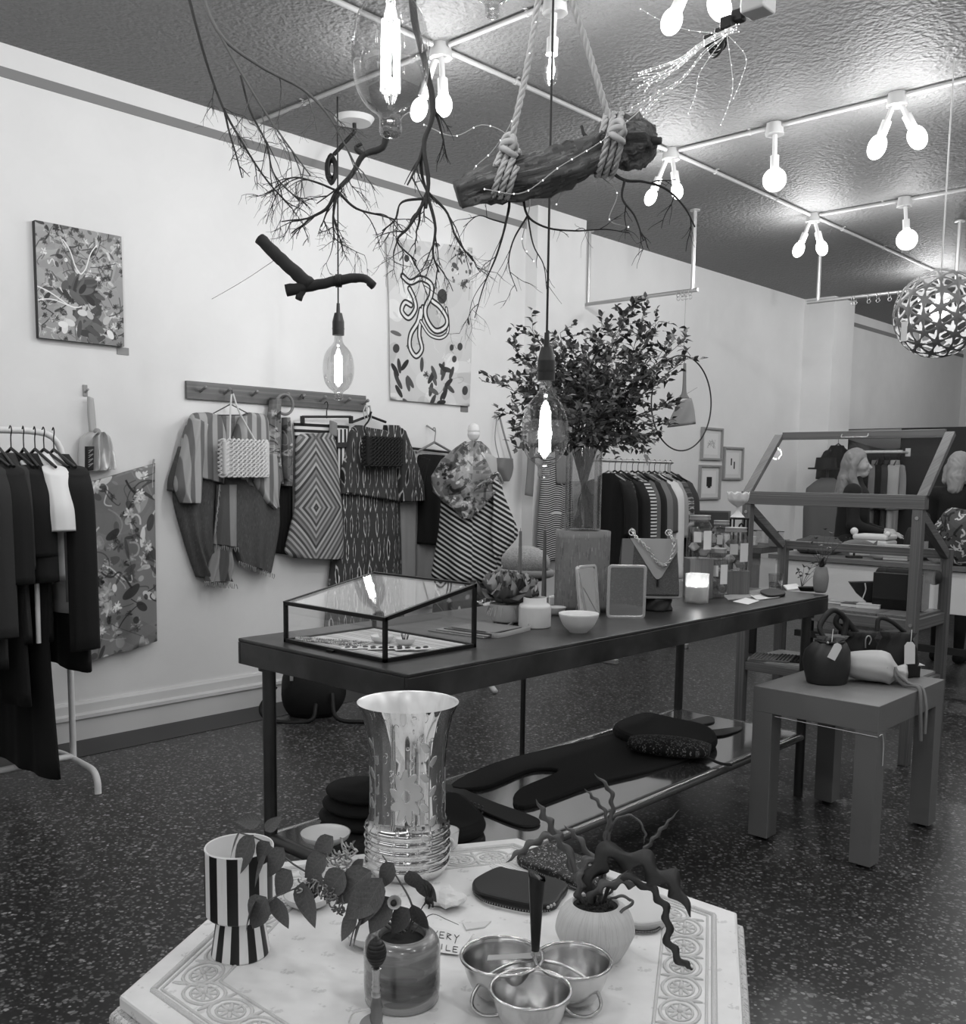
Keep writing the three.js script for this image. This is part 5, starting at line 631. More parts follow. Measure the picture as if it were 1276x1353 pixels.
{ const t = clothFlat('black_scarf', 'black scarf with a ragged edge hanging at the shelf corner', 'scarf', [[575, 1075], [600, 1065], [625, 1085], [632, 1103], [600, 1115], [570, 1110]], 0.05, blackCloth); }
// ---------------------------------------------------------------- things on the white wall
function wallT(name, label, cat, px, py, X = XW, o = {}) {
  const p = onX(px, py, X), t = T(name, label, cat, p, { ry: PI / 2, ...o });
  t.L = (x, y, z = 0) => { const q = onX(x, y, X); return [-(q.z - p.z), q.y - p.y, z]; };
  t.rows = (list, z = 0) => list.map(([a, b, c, d, z1 = 0]) => [t.L(a, b, z + z1), t.L(c, d, z + z1)]);
  return t;
}
const wireM = G(70, 0.35, { metalness: 0.8 }), hangBlack = G(16, 0.4);
// brushy generic art: flowers, stems, swirls
function art(w, h, ground, n, o = {}) { return canvas(w, h, (x) => {
  x.fillStyle = gs(ground); x.fillRect(0, 0, w, h); for (let k = 0; k < 46; k++) { const v = ground + rr(-55, 55); x.globalAlpha = 0.35; x.fillStyle = gs(v); x.beginPath(); x.ellipse(rnd() * w, rnd() * h, rr(20, 90), rr(14, 50), rnd() * PI, 0, TAU); x.fill(); }
  for (let k = 0; k < n; k++) { const cx = rnd() * w, cy = rnd() * h, v = rnd() < (o.dark ?? 0.5) ? rr(18, 70) : rr(150, 245); x.strokeStyle = gs(v); x.fillStyle = gs(v); x.lineWidth = rr(1, o.fat ?? 6);
    const kind = rnd();
    x.globalAlpha = rr(0.35, 0.95); if (kind < 0.3) { x.beginPath(); x.moveTo(cx, cy); x.bezierCurveTo(cx + rr(-60, 60), cy + rr(-60, 60), cx + rr(-60, 60), cy + rr(-60, 60), cx + rr(-80, 80), cy + rr(-80, 80)); x.stroke(); }
    else if (kind < 0.68) { const r = rr(5, 15); for (let j = 0; j < 11; j++) { const a = j * 2.4, q = r * (0.25 + 0.075 * j); x.fillStyle = gs(v + rr(-45, 45)); x.beginPath(); x.ellipse(cx + q * Math.cos(a), cy + q * Math.sin(a), r * rr(0.35, 0.7), r * rr(0.15, 0.35), a + rr(-0.5, 0.5), 0, TAU); x.fill(); } }
    else { x.beginPath(); x.ellipse(cx, cy, rr(6, 26), rr(3, 10), rnd() * PI, 0, TAU); x.fill(); } }
  x.globalAlpha = 1; if (o.more) o.more(x, w, h);
}, {}); }
{ const t = wallT('canvas_painting', 'square unframed painting of dark blossoms and swirling forms', 'painting', 50, 447), a = t.L(42, 292), b = t.L(158, 384), w = b[0] - a[0] + 0.0, h = a[1], m = G(255, 0.6, { map: art(384, 480, 150, 330, { dark: 0.62, more: (x, W, H) => { for (let k = 0; k < 46; k++) { const a = rnd() * TAU, r = rr(10, 85); x.fillStyle = gs(rr(18, 95)); x.beginPath(); x.ellipse(W * 0.5 + r * Math.cos(a), H * 0.55 + 0.6 * r * Math.sin(a), rr(20, 46), rr(6, 16), a * 0.5 + rr(-0.4, 0.4), 0, TAU); x.fill(); } for (let k = 0; k < 30; k++) { x.fillStyle = gs(rr(50, 120)); x.beginPath(); x.ellipse(W * rr(0.42, 0.7), H * rr(0.65, 0.98), rr(16, 44), rr(8, 18), rnd() * 3, 0, TAU); x.fill(); } x.strokeStyle = gs(232); x.lineWidth = 5; for (const s of [-1, 1]) { x.beginPath(); x.moveTo(W * 0.5, H * 0.4); x.bezierCurveTo(W * (0.5 + 0.12 * s), H * 0.32, W * (0.5 + 0.05 * s), H * 0.24, W * (0.5 + 0.2 * s), H * 0.12); x.stroke(); x.beginPath(); x.moveTo(0, H * (0.62 + 0.06 * s)); x.bezierCurveTo(W * 0.25, H * 0.6, W * 0.35, H * 0.75, W * 0.5, H * 0.68); x.stroke(); } for (let k = 0; k < 9; k++) { x.fillStyle = gs(rr(180, 235)); x.beginPath(); x.ellipse(W * rr(0.1, 0.9), H * rr(0.72, 0.95), 22, 14, rnd() * 3, 0, TAU); x.fill(); } } }) });
  const g = new THREE.PlaneGeometry(w, h).translate(a[0] + w / 2, h / 2, 0.0365); part(t, 'stretcher', box(w, h, 0.036, a[0] + w / 2, h / 2, 0.018, 0.002), G(60, 0.7)); part(t, 'picture', g, m); }
{ const t = wallT('wall_label', 'small grey title card below the square painting', 'label', 162, 464); part(t, 'card', box(0.07, 0.04, 0.004, 0, 0, 0.002, 0), G(150, 0.8)); }
{ const t = wallT('wall_label', 'small grey title card below the snake cloth', 'label', 613, 540); part(t, 'card', box(0.08, 0.05, 0.004, 0, 0, 0.002, 0), G(120, 0.8)); }
// snake cloth
{ const t = wallT('snake_cloth', 'pale hanging cloth printed with coiled snakes and flowers', 'wall hanging', 560, 530); const sz = 1.3, at = t.L(508, 535);
  const m = G(255, 0.85, { map: art(640, 640, 205, 90, { dark: 0.35, fat: 2, more: (x, W, H) => { const S = (pts, lw) => { for (const [l, v] of [[lw, 35], [lw * 0.45, 225]]) { x.strokeStyle = gs(v); x.lineWidth = l; x.lineCap = 'round'; x.beginPath(); const c = smooth(pts, 60); c.forEach(([a, b], i) => (i ? x.lineTo(a * W, b * H) : x.moveTo(a * W, b * H))); x.stroke(); } }; const M = (l) => l.map(([a, b]) => [0.66 * (a - 100) / 590, 0.08 + 0.92 * (b - 60) / 1180]); S(M([[245, 430], [275, 490], [285, 560], [240, 630], [195, 590], [215, 530], [255, 540]]), 22); S(M([[320, 560], [300, 650], [255, 740], [250, 830], [290, 885], [330, 830], [312, 740], [318, 640], [335, 540]]), 22); S(M([[322, 640], [380, 720], [450, 735], [505, 690], [510, 610], [495, 520]]), 16); S(M([[200, 355], [250, 385], [320, 345], [388, 372], [388, 450], [352, 540], [362, 620], [420, 690], [490, 650], [500, 590], [450, 520], [398, 485]]), 24); x.fillStyle = gs(62); for (const [a, b, r] of [[465, 440, 34], [225, 230, 16], [540, 790, 15], [600, 775, 18], [560, 870, 16], [160, 850, 20], [640, 1090, 22]]) { const [[p, q]] = M([[a, b]]); x.beginPath(); x.ellipse(p * W, q * H, r * 0.7, r * 0.8, 0.6, 0, TAU); x.fill(); } for (let k = 0; k < 26; k++) { x.fillStyle = gs(rr(40, 90)); x.beginPath(); x.ellipse(W * rr(0.02, 0.5), H * rr(0.76, 0.97), 26, 9, rnd() * 3, 0, TAU); x.fill(); } for (let k = 0; k < 40; k++) { x.fillStyle = gs(rr(60, 120)); x.beginPath(); x.arc(W * rr(0.46, 0.68), H * rr(0.05, 0.3), rr(2, 7), 0, TAU); x.fill(); } } }) });
  part(t, 'cloth', panel(t.rows([[508, 313, 622, 328], [512, 400, 622, 410], [513, 480, 620, 490], [514, 528, 618, 537]], 0.014), { th: 0.012, fold: 0.004, nf: 2, rows: 24, uvScale: sz, uvAt: [at[0], at[1]] }), m); }
// floral cloth pinned by one corner
{ const t = wallT('floral_cloth', 'floral printed cloth pinned up by one drawn-out corner', 'wall hanging', 150, 850), at = t.L(92, 880); part(t, 'cloth', panel(t.rows([[98, 641, 199, 612, 0.01], [97, 680, 200, 650], [96, 740, 201, 720], [94, 810, 202, 785], [92, 878, 203, 846]], 0.035), { th: 0.02, fold: 0.01, nf: 2.2, rows: 34, uvScale: 1.25, uvAt: [at[0], at[1]], swing: 2 }), G(255, 0.75, { map: art(512, 512, 125, 420, { dark: 0.5, fat: 5 }) })); part(t, 'peg', bar(V(...t.L(198, 618, 0.03)), V(...t.L(201, 607, 0.02)), 0.006, 8), G(150, 0.6)); }
// pouch bag on its hook
{ const t = wallT('metallic_pouch', 'silvery crinkled pouch bag hung by its loop strap', 'bag', 112, 516); part(t, 'wall_hook', [box(0.025, 0.06, 0.008, 0, 0, 0.004, 0.002), bar(V(0, -0.01, 0.004), V(0, 0.005, 0.04), 0.006, 8)], G(150, 0.5)); const S = (a) => t.L(...a, 0.05);
  part(t, 'strap', panel(t.rows([[112, 524, 120, 527, 0.03], [111, 545, 121, 548, 0.04], [112, 572, 122, 574, 0.05]]), { th: 0.012, fold: 0.001, rows: 10, n: 8 }), G(170, 0.5)); const g = panel(t.rows([[112, 571, 130, 571, 0.04], [102, 580, 140, 578, 0.03], [101, 600, 146, 597, 0.02], [101, 619, 148, 616, 0.02], [102, 623, 147, 620, 0.02]]), { th: 0.065, fold: 0.02, nf: 3.5, rows: 30, swing: 4 }); part(t, 'bag_body', g, G(205, 0.28, { metalness: 0.5 })); part(t, 'black_label', panel(t.rows([[101, 590, 113, 590, 0.1], [101, 622, 112, 621, 0.1]]), { th: 0.012, fold: 0, rows: 6, n: 6 }), G(20, 0.7)); part(t, 'label_lettering', [0, 1, 2, 3].map((k) => { const a = t.L(104, 596 + 6 * k, 0.115), b = t.L(110, 594 + 6 * k, 0.115), c = t.L(104, 599 + 6 * k, 0.115); return [bar(V(...a), V(...b), 0.0022, 4), bar(V(...b), V(...c), 0.0022, 4)]; }), G(150, 0.7)); part(t, 'knot', ball(0.02, ...t.L(118, 571, 0.09), 10), G(150, 0.5)); }
// peg rail
{ const t = wallT('peg_rail', 'long varnished wooden peg rail above the hung clothes', 'rail', 245, 527), a = t.L(244, 515), b = t.L(481, 537), w = b[0] - a[0], ym = a[1], g = along(box(w, 0.105, 0.022, a[0] + w / 2, ym, 0.011, 0.003), 0, 1.5); part(t, 'board', g, G(255, 0.45, { map: woodMap })); for (const [x, y] of [[262, 517], [294, 518], [330, 521], [371, 525], [392, 527], [420, 529], [452, 532], [476, 535]]) { const q = t.L(x, y); part(t, 'peg', [bar(V(q[0], ym - 0.005, 0.02), V(q[0], ym + 0.015, 0.075), 0.008, 10), ball(0.012, q[0], ym + 0.016, 0.078, 10)], G(120, 0.45)); } }
function hanger(t, px, py, wpx, dy, z, m, kind = 'wire') {              // hook at (px, py), shoulders dy below
  const c = V(...t.L(px, py, z)), l = V(...t.L(px - wpx, py + dy, z)), r = V(...t.L(px + wpx, py + dy, z)), n = V(...t.L(px, py + dy * 0.55, z)), rad = kind === 'wire' ? 0.0035 : 0.009;
  part(t, 'hanger', kind === 'clip' ? [bar(l, r, 0.008, 8), tube([n, c.clone().add(V(0.01, -0.01, 0)), c.clone().add(V(0, 0.015, 0)), c.clone().add(V(-0.018, 0, 0))], 0.0035, 14, 6), bar(n, V(n.x, l.y, z), 0.004, 6), [l, r].map((e) => box(0.022, 0.05, 0.025, e.x, e.y - 0.02, z, 0.003))] : [bar(n, l, rad, 8), bar(n, r, rad, 8), kind === 'wire' ? bar(l, r, rad, 8) : null, tube([n, c.clone().add(V(0.012, -0.012, 0)), c.clone().add(V(0, 0.016, 0)), c.clone().add(V(-0.02, 0, 0))], 0.0035, 14, 6)], m);
}
const stripeTex = (n, a, b, horizontal, jig = 0) => canvas(256, 256, (x, w, h) => { x.fillStyle = gs(a); x.fillRect(0, 0, w, h); x.fillStyle = gs(b); for (let k = 0; k < n; k++) { const d = h / n; if (horizontal) x.fillRect(0, k * d, w, d * (0.48 + jig * rr(-1, 1))); else x.fillRect(k * d, 0, d * (0.48 + jig * rr(-1, 1)), h); } });
const fringe = (t, list, m, z) => { const g = []; list.forEach(([x0, y0, x1, y1]) => { const n = Math.max(4, Math.round(Math.hypot(x1 - x0, y1 - y0) / 2.6)); for (let k = 0; k <= n; k++) { const p = V(...t.L(x0 + (x1 - x0) * k / n, y0 + (y1 - y0) * k / n, z)); g.push(taper([p, p.clone().add(V(rr(-0.004, 0.004), -0.012, 0.003)), p.clone().add(V(rr(-0.01, 0.01), -0.03, 0.002))], 0.004, 0.002, 4, 4)); } }); part(t, 'fringe', g, m, { kind: 'stuff' }); };
// striped poncho with denim wrap below
{ const t = wallT('striped_poncho', 'pale striped woven poncho with fringed denim wrap on a wire hanger', 'poncho', 292, 770); hanger(t, 296, 517, 27, 32, 0.07, wireM);
  const pale = G(255, 0.9, { map: stripeTex(8, 168, 108, false, 0.1) }), denim = G(255, 0.9, { map: canvas(256, 256, (x, w, h) => { x.fillStyle = gs(74); x.fillRect(0, 0, w, h); for (let k = 0; k < 2600; k++) { x.fillStyle = gs(rr(55, 98)); x.fillRect(rnd() * w, rnd() * h, 1, 7); } }) }), streak = G(255, 0.9, { map: stripeTex(3, 78, 140, false) });
  part(t, 'denim_panel', panel(t.rows([[228, 610, 292, 640], [226, 660, 292, 680], [240, 715, 290, 730], [256, 762, 304, 768]], 0.02), { th: 0.05, fold: 0.014, nf: 3, uvScale: 0.6 }), denim); part(t, 'denim_panel', panel(t.rows([[284, 630, 360, 640], [290, 680, 362, 690], [300, 720, 356, 730], [308, 742, 350, 757]], 0.05), { th: 0.05, fold: 0.012, nf: 2, uvScale: 0.6 }), denim); part(t, 'inner_panel', panel(t.rows([[276, 640, 302, 640], [274, 690, 302, 690], [272, 718, 302, 722]], 0.08), { th: 0.03, fold: 0.006, nf: 2, uvScale: 0.5 }), streak); part(t, 'inner_panel', panel(t.rows([[274, 715, 296, 720], [268, 745, 300, 745], [262, 768, 296, 766]], 0.06), { th: 0.04, fold: 0.012, nf: 2.5, uvScale: 0.4 }), streak);
  part(t, 'yoke', panel(t.rows([[264, 545, 284, 552], [246, 549, 292, 580], [233, 585, 292, 625], [232, 625, 290, 640]], 0.045), { th: 0.055, fold: 0.006, nf: 2, uvScale: 0.55 }), pale); part(t, 'yoke', panel(t.rows([[310, 552, 322, 545], [300, 585, 346, 552], [300, 625, 352, 600], [312, 640, 356, 650]], 0.045), { th: 0.055, fold: 0.006, nf: 2, uvScale: 0.55 }), pale); part(t, 'back_yoke', panel(t.rows([[268, 548, 320, 550], [270, 600, 320, 600]], 0.0), { th: 0.03, fold: 0.002, rows: 8, uvScale: 0.55 }), pale);
  part(t, 'sleeve', panel(t.rows([[240, 552, 262, 562], [228, 600, 256, 615], [220, 640, 254, 660], [228, 664, 252, 664]], 0.08), { th: 0.06, fold: 0.008, nf: 2, uvScale: 0.55 }), pale); part(t, 'sleeve', panel(t.rows([[318, 600, 352, 600], [320, 630, 358, 632], [336, 660, 356, 648], [350, 672, 354, 668]], 0.1), { th: 0.03, fold: 0.005, nf: 2, uvScale: 0.55 }), pale); part(t, 'cuff', panel(t.rows([[232, 590, 238, 592], [219, 630, 234, 640], [217, 648, 228, 650]], 0.03), { th: 0.05, fold: 0.002, rows: 12, n: 10 }), denim);
  fringe(t, [[258, 766, 300, 770], [304, 740, 350, 757], [274, 718, 302, 722], [278, 640, 272, 700]], G(150, 0.9), 0.1); }
// chunky white crochet bag
function knitBag(name, label, px0, py0, px1, py1, z, m, rows, hang) {
  const t = wallT(name, label, 'bag', (px0 + px1) / 2, py1), a = t.L(px0, py0, z), b = t.L(px1, py1, z), w = b[0] - a[0], h = a[1] - b[1]; part(t, 'bag_core', box(w * 0.93, h * 0.95, 0.045, 0, h / 2, z, 0.015), m);
  for (let k = 0; k < rows; k++) { const y = h * (k + 0.5) / rows, amp = 0.45 * h / rows, g = []; for (const s of [0, PI]) { const pts = []; const n = 26; for (let i = 0; i <= n; i++) { const u = i / n, wd = w * (1 - 0.06 * Math.abs(k / rows - 0.3)); pts.push(V(-wd / 2 + wd * u, y + amp * Math.sin(u * 36 + s) + rr(-0.002, 0.002), z + 0.028 + 0.006 * Math.cos(u * 36 + s) - 0.05 * Math.pow(Math.abs(2 * u - 1), 6))); } g.push(tube(pts, h / rows * 0.3, 52, 5)); } part(t, 'braid_row', g, m); }
  part(t, 'loop', tube(hang.map(([x, y, zz]) => t.L(x, y, zz)), 0.006, 24, 6), m); return t;
}
knitBag('crochet_bag', 'chunky white crochet clutch hung in front of the poncho', 271, 580, 337, 630, 0.17, G(205, 0.9), 9, [[285, 582, 0.15], [290, 540, 0.12], [296, 520, 0.09], [300, 545, 0.13], [318, 582, 0.15]]);
// patterned silk scarf through a ring
{ const t = wallT('silk_scarf', 'grey flowered silk scarf drawn through a bamboo ring', 'scarf', 362, 640); const m = G(255, 0.6, { map: art(256, 256, 120, 120, { dark: 0.5, fat: 3 }) }); part(t, 'drape', panel(t.rows([[350, 526, 362, 528], [346, 560, 362, 562], [343, 600, 362, 605], [342, 632, 366, 640]], 0.05), { th: 0.05, fold: 0.01, nf: 2.5, uvScale: 0.5 }), m); part(t, 'drape', panel(t.rows([[366, 552, 374, 552], [366, 590, 378, 592], [366, 620, 378, 622], [366, 642, 377, 642]], 0.05), { th: 0.04, fold: 0.008, nf: 2, uvScale: 0.5 }), m); const c = V(...t.L(365, 535, 0.09)); part(t, 'ring', new THREE.TorusGeometry(0.062, 0.009, 8, 30).translate(c.x, c.y, c.z), G(120, 0.5)); }
{ const t = wallT('black_skirt', 'plain black skirt hanging behind the zigzag dress', 'skirt', 372, 735); part(t, 'cloth', panel(t.rows([[362, 640, 385, 640], [362, 690, 385, 690], [358, 730, 385, 734]], 0.005), { th: 0.025, fold: 0.005, rows: 16 }), G(12, 0.9)); }
// striped top on a clip hanger
{ const t = wallT('striped_blouse', 'black and white striped top on a black clip hanger', 'top', 450, 640); hanger(t, 393, 525, 0.1, 1, 0.05, wireM); hanger(t, 424, 534, 32, 17, 0.06, hangBlack, 'clip'); const s = G(255, 0.85, { map: stripeTex(14, 215, 22, false) }), sh = G(255, 0.85, { map: stripeTex(14, 215, 22, true) }); part(t, 'bodice', panel(t.rows([[384, 556, 456, 563], [386, 580, 460, 585]], 0.03), { th: 0.03, fold: 0.003, rows: 10, uvScale: 0.55 }), sh); part(t, 'skirt', panel(t.rows([[436, 568, 460, 566], [434, 600, 464, 598], [434, 632, 470, 632]], 0.045), { th: 0.03, fold: 0.005, nf: 2, uvScale: 0.42 }), s); part(t, 'belt', panel(t.rows([[434, 585, 459, 584], [434, 592, 460, 591]], 0.055), { th: 0.03, fold: 0.001, rows: 5 }), G(50, 0.8)); part(t, 'hem', panel(t.rows([[434, 632, 470, 631], [434, 641, 471, 640]], 0.046), { th: 0.03, fold: 0.004, rows: 5 }), G(26, 0.85)); }
// zigzag dress: nested lozenge stripes
{ const t = wallT('lozenge_dress', 'sleeveless dress with nested lozenge stripes', 'dress', 404, 738), c = t.L(402, 670), sz = 0.9; const m = G(255, 0.85, { map: canvas(512, 512, (x, w, h) => { const seq = [88, 168, 70, 150, 100, 178, 62, 130, 92, 160]; for (let r = 300, k = 0; r > 2; r -= 11, k++) { x.fillStyle = gs(seq[k % 10]); x.beginPath(); x.moveTo(256, 256 - r * 1.25); x.lineTo(256 + r, 256); x.lineTo(256, 256 + r * 1.25); x.lineTo(256 - r, 256); x.fill(); } }) }); part(t, 'cloth', panel(t.rows([[388, 573, 424, 572], [381, 585, 432, 583], [380, 640, 438, 640], [379, 672, 441, 672], [370, 710, 443, 712], [367, 728, 442, 735], [378, 736, 436, 738]], 0.075), { th: 0.05, fold: 0.004, nf: 1.5, uvScale: sz, uvAt: [c[0] - sz / 2, c[1] - sz / 2] }), m); part(t, 'strap', panel(t.rows([[425, 556, 434, 560], [424, 575, 434, 578]], 0.085), { th: 0.02, fold: 0, rows: 6, n: 8 }), G(130, 0.85)); }
// ikat dress
{ const t = wallT('ikat_dress', 'long dark ikat dress with flame-shaped white marks and wide sleeves', 'dress', 492, 835); hanger(t, 480, 540, 22, 18, 0.06, hangBlack, 'shaped'); part(t, 'ribbon_loop', [0, 1, 2].map((k) => tube([t.L(474 + 3 * k, 536, 0.07), t.L(470 + 5 * k, 545, 0.08), t.L(473 + 4 * k, 555, 0.075)], 0.0035, 10, 5)), G(190, 0.6));
  const m = G(255, 0.85, { map: canvas(512, 512, (x, w, h) => { x.fillStyle = gs(58); x.fillRect(0, 0, w, h); for (let r = 0; r < 5; r++) for (let k = 0; k < 16; k++) { const cx = (k + (r % 2) * 0.5) * w / 16 + rr(-5, 5), cy = (r + 0.5) * h / 5; x.fillStyle = gs(rr(150, 215)); x.beginPath(); x.moveTo(cx, cy - 52 + rr(-14, 8)); for (let j = 0; j <= 10; j++) x.lineTo(cx + (7 * Math.sin(PI * j / 10) + rr(-2, 2)), cy - 50 + 10 * j); for (let j = 10; j >= 0; j--) x.lineTo(cx - (7 * Math.sin(PI * j / 10) + rr(-2, 2)), cy - 50 + 10 * j); x.fill(); x.fillStyle = gs(22); x.beginPath(); x.ellipse(cx, cy, 4, 34, 0, 0, TAU); x.fill(); } }) }), o = { uvScale: 0.85, th: 0.07 };
  part(t, 'skirt', panel(t.rows([[438, 640, 522, 662], [437, 700, 524, 705], [430, 770, 526, 775], [424, 833, 530, 842]], 0.03), { ...o, fold: 0.016, nf: 4 }), m); part(t, 'bodice', panel(t.rows([[462, 562, 472, 566], [452, 572, 516, 575], [448, 610, 522, 620], [438, 650, 522, 664]], 0.06), { ...o, fold: 0.006, nf: 2 }), m); part(t, 'bodice', panel(t.rows([[496, 562, 512, 563], [494, 580, 521, 580], [498, 615, 523, 615]], 0.085), { ...o, fold: 0.004, nf: 2 }), m); part(t, 'sleeve', panel(t.rows([[506, 564, 518, 572], [508, 600, 530, 600], [512, 640, 542, 636], [514, 662, 545, 661]], 0.1), { ...o, fold: 0.008, nf: 2 }), m); part(t, 'sleeve', panel(t.rows([[450, 572, 462, 568], [442, 620, 462, 620], [438, 652, 462, 655]], 0.05), { ...o, fold: 0.008, nf: 2 }), m); }
knitBag('raffia_clutch', 'black woven raffia clutch hung on the ikat dress', 456, 576, 508, 616, 0.2, G(20, 0.85), 8, [[463, 578, 0.18], [462, 566, 0.15], [472, 556, 0.12], [478, 545, 0.1]]);
// grey trousers and black tee
{ const t = wallT('grey_trousers', 'pale grey straight trousers behind the black tee', 'trousers', 552, 772); part(t, 'trouser_leg', panel(t.rows([[521, 655, 546, 656], [522, 720, 545, 722], [524, 800, 544, 802]], 0.02), { th: 0.04, fold: 0.004, nf: 1.5 }), G(150, 0.85)); part(t, 'trouser_leg', panel(t.rows([[545, 656, 582, 660], [546, 720, 572, 724], [546, 800, 570, 804]], 0.02), { th: 0.04, fold: 0.004, nf: 1.5 }), G(142, 0.85)); part(t, 'clip_bar', bar(V(...t.L(538, 592, 0.03)), V(...t.L(590, 598, 0.03)), 0.009, 8), hangBlack); }
{ const t = wallT('black_tee', 'plain black short-sleeved dress on a grey wooden hanger', 'dress', 560, 722); hanger(t, 565, 568, 24, 30, 0.07, G(120, 0.5), 'shaped'); part(t, 'wall_hook', bar(V(...t.L(563, 562, 0.004)), V(...t.L(566, 570, 0.07)), 0.006, 8), G(150, 0.5)); part(t, 'body', panel(t.rows([[552, 600, 578, 602], [545, 606, 590, 610], [546, 660, 590, 662], [545, 718, 592, 722]], 0.05), { th: 0.06, fold: 0.006, nf: 2 }), G(12, 0.92)); part(t, 'sleeve', panel(t.rows([[545, 603, 556, 608], [535, 625, 552, 640], [537, 656, 552, 658]], 0.07), { th: 0.05, fold: 0.005, rows: 20 }), G(12, 0.92)); part(t, 'swing_tag', box(0.03, 0.04, 0.002, ...t.L(574, 612, 0.13), 0), G(215, 0.8)); }
// half-moon bag on a long strap
{ const t = wallT('half_moon_bag', 'grey leather half-moon shoulder bag on a long strap', 'bag', 660, 635, XW); part(t, 'bag_body', panel(t.rows([[652, 605, 669, 606], [650, 618, 670, 618], [654, 630, 667, 628], [658, 636, 662, 635]], 0.03), { th: 0.07, fold: 0, rows: 20 }), G(112, 0.55)); part(t, 'strap', [tube([t.L(653, 606, 0.05), t.L(649, 580, 0.04), t.L(653, 547, 0.03)], 0.004, 14, 6), tube([t.L(668, 606, 0.06), t.L(660, 575, 0.05), t.L(654, 547, 0.04)], 0.008, 14, 6)], G(140, 0.6)); part(t, 'wall_hook', bar(V(...t.L(653, 545, 0)), V(...t.L(654, 546, 0.05)), 0.006, 8), G(120, 0.5)); }
// long striped dress and grey sash by the pilaster
{ const t = wallT('fine_stripe_dress', 'long sleeveless dress in fine wavy black and white stripes', 'dress', 724, 745, -5.17), m = G(255, 0.85, { map: canvas(256, 256, (x, w, h) => { x.fillStyle = gs(200); x.fillRect(0, 0, w, h); x.strokeStyle = gs(25); x.lineWidth = 5.5; for (let k = -1; k < 24; k++) { x.beginPath(); for (let i = 0; i <= 32; i++) x.lineTo(i * 8, k * 10.67 + 6 * Math.sin(i / 32 * TAU * 2)); x.stroke(); } }) }); part(t, 'cloth', panel(t.rows([[712, 604, 742, 606], [708, 640, 746, 642], [704, 690, 748, 694], [703, 745, 742, 728]], 0.05), { th: 0.07, fold: 0.014, nf: 2.5, uvScale: 0.42 }), m); part(t, 'lining', panel(t.rows([[718, 596, 742, 596], [720, 640, 740, 636]], 0.12), { th: 0.02, fold: 0.003, rows: 8 }), G(120, 0.8)); hanger(t, 728, 572, 16, 26, 0.07, hangBlack, 'shaped'); part(t, 'wall_hook', bar(V(...t.L(728, 568, 0)), V(...t.L(728, 572, 0.07)), 0.006, 8), G(120, 0.5)); }
{ const t = wallT('waist_tie', 'narrow grey sash hanging beside the fine striped dress', 'sash', 697, 655, -5.17); part(t, 'band', panel(t.rows([[697, 570, 706, 570], [695, 620, 704, 620], [692, 654, 702, 656]], 0.01), { th: 0.02, fold: 0.003, rows: 12, n: 8 }), G(122, 0.8)); part(t, 'wall_hook', bar(V(...t.L(701, 568, 0)), V(...t.L(701, 570, 0.04)), 0.006, 8), G(120, 0.5)); }
// three small framed prints on the far wall
for (const [x0, y0, x1, y1, lab, dk] of [[925, 564, 951, 608, 'pale framed print of loose twigs, uppermost of three', 0], [922, 614, 948, 660, 'framed print of one black shape, lowest of three', 1], [954, 590, 978, 634, 'framed print of two small dark strokes, beside the other two', 2]]) { const t = wallT('framed_print', lab, 'print', (x0 + x1) / 2, y1, -5.42), a = t.L(x0, y0), b = t.L(x1, y1), w = b[0] - a[0], h = a[1]; for (const s of [-1, 1]) { part(t, 'frame_side', box(0.022, h, 0.03, s * (w / 2 - 0.011), h / 2, 0.015, 0.002), G(150, 0.5)); part(t, 'frame_side', box(w - 0.046, 0.022, 0.03, 0, h / 2 + s * (h / 2 - 0.011), 0.015, 0.002), G(150, 0.5)); }
  const m = G(255, 0.7, { map: canvas(128, 192, (x, W, H) => { x.fillStyle = gs(208); x.fillRect(0, 0, W, H); x.fillStyle = gs(222); x.fillRect(18, 24, W - 36, H - 48); x.fillStyle = gs(20); x.strokeStyle = gs(90); if (dk === 1) { x.fillRect(46, 62, 36, 60); x.fillRect(54, 118, 20, 14); } else if (dk === 2) { x.fillRect(50, 62, 9, 46); x.fillRect(72, 84, 9, 48); } else for (let k = 0; k < 22; k++) { x.beginPath(); x.moveTo(rr(36, 92), rr(60, 130)); x.lineTo(rr(36, 92), rr(60, 130)); x.stroke(); } }, { clamp: true }) }); part(t, 'print_sheet', new THREE.PlaneGeometry(w - 0.044, h - 0.044).translate(0, h / 2, 0.008), m); }
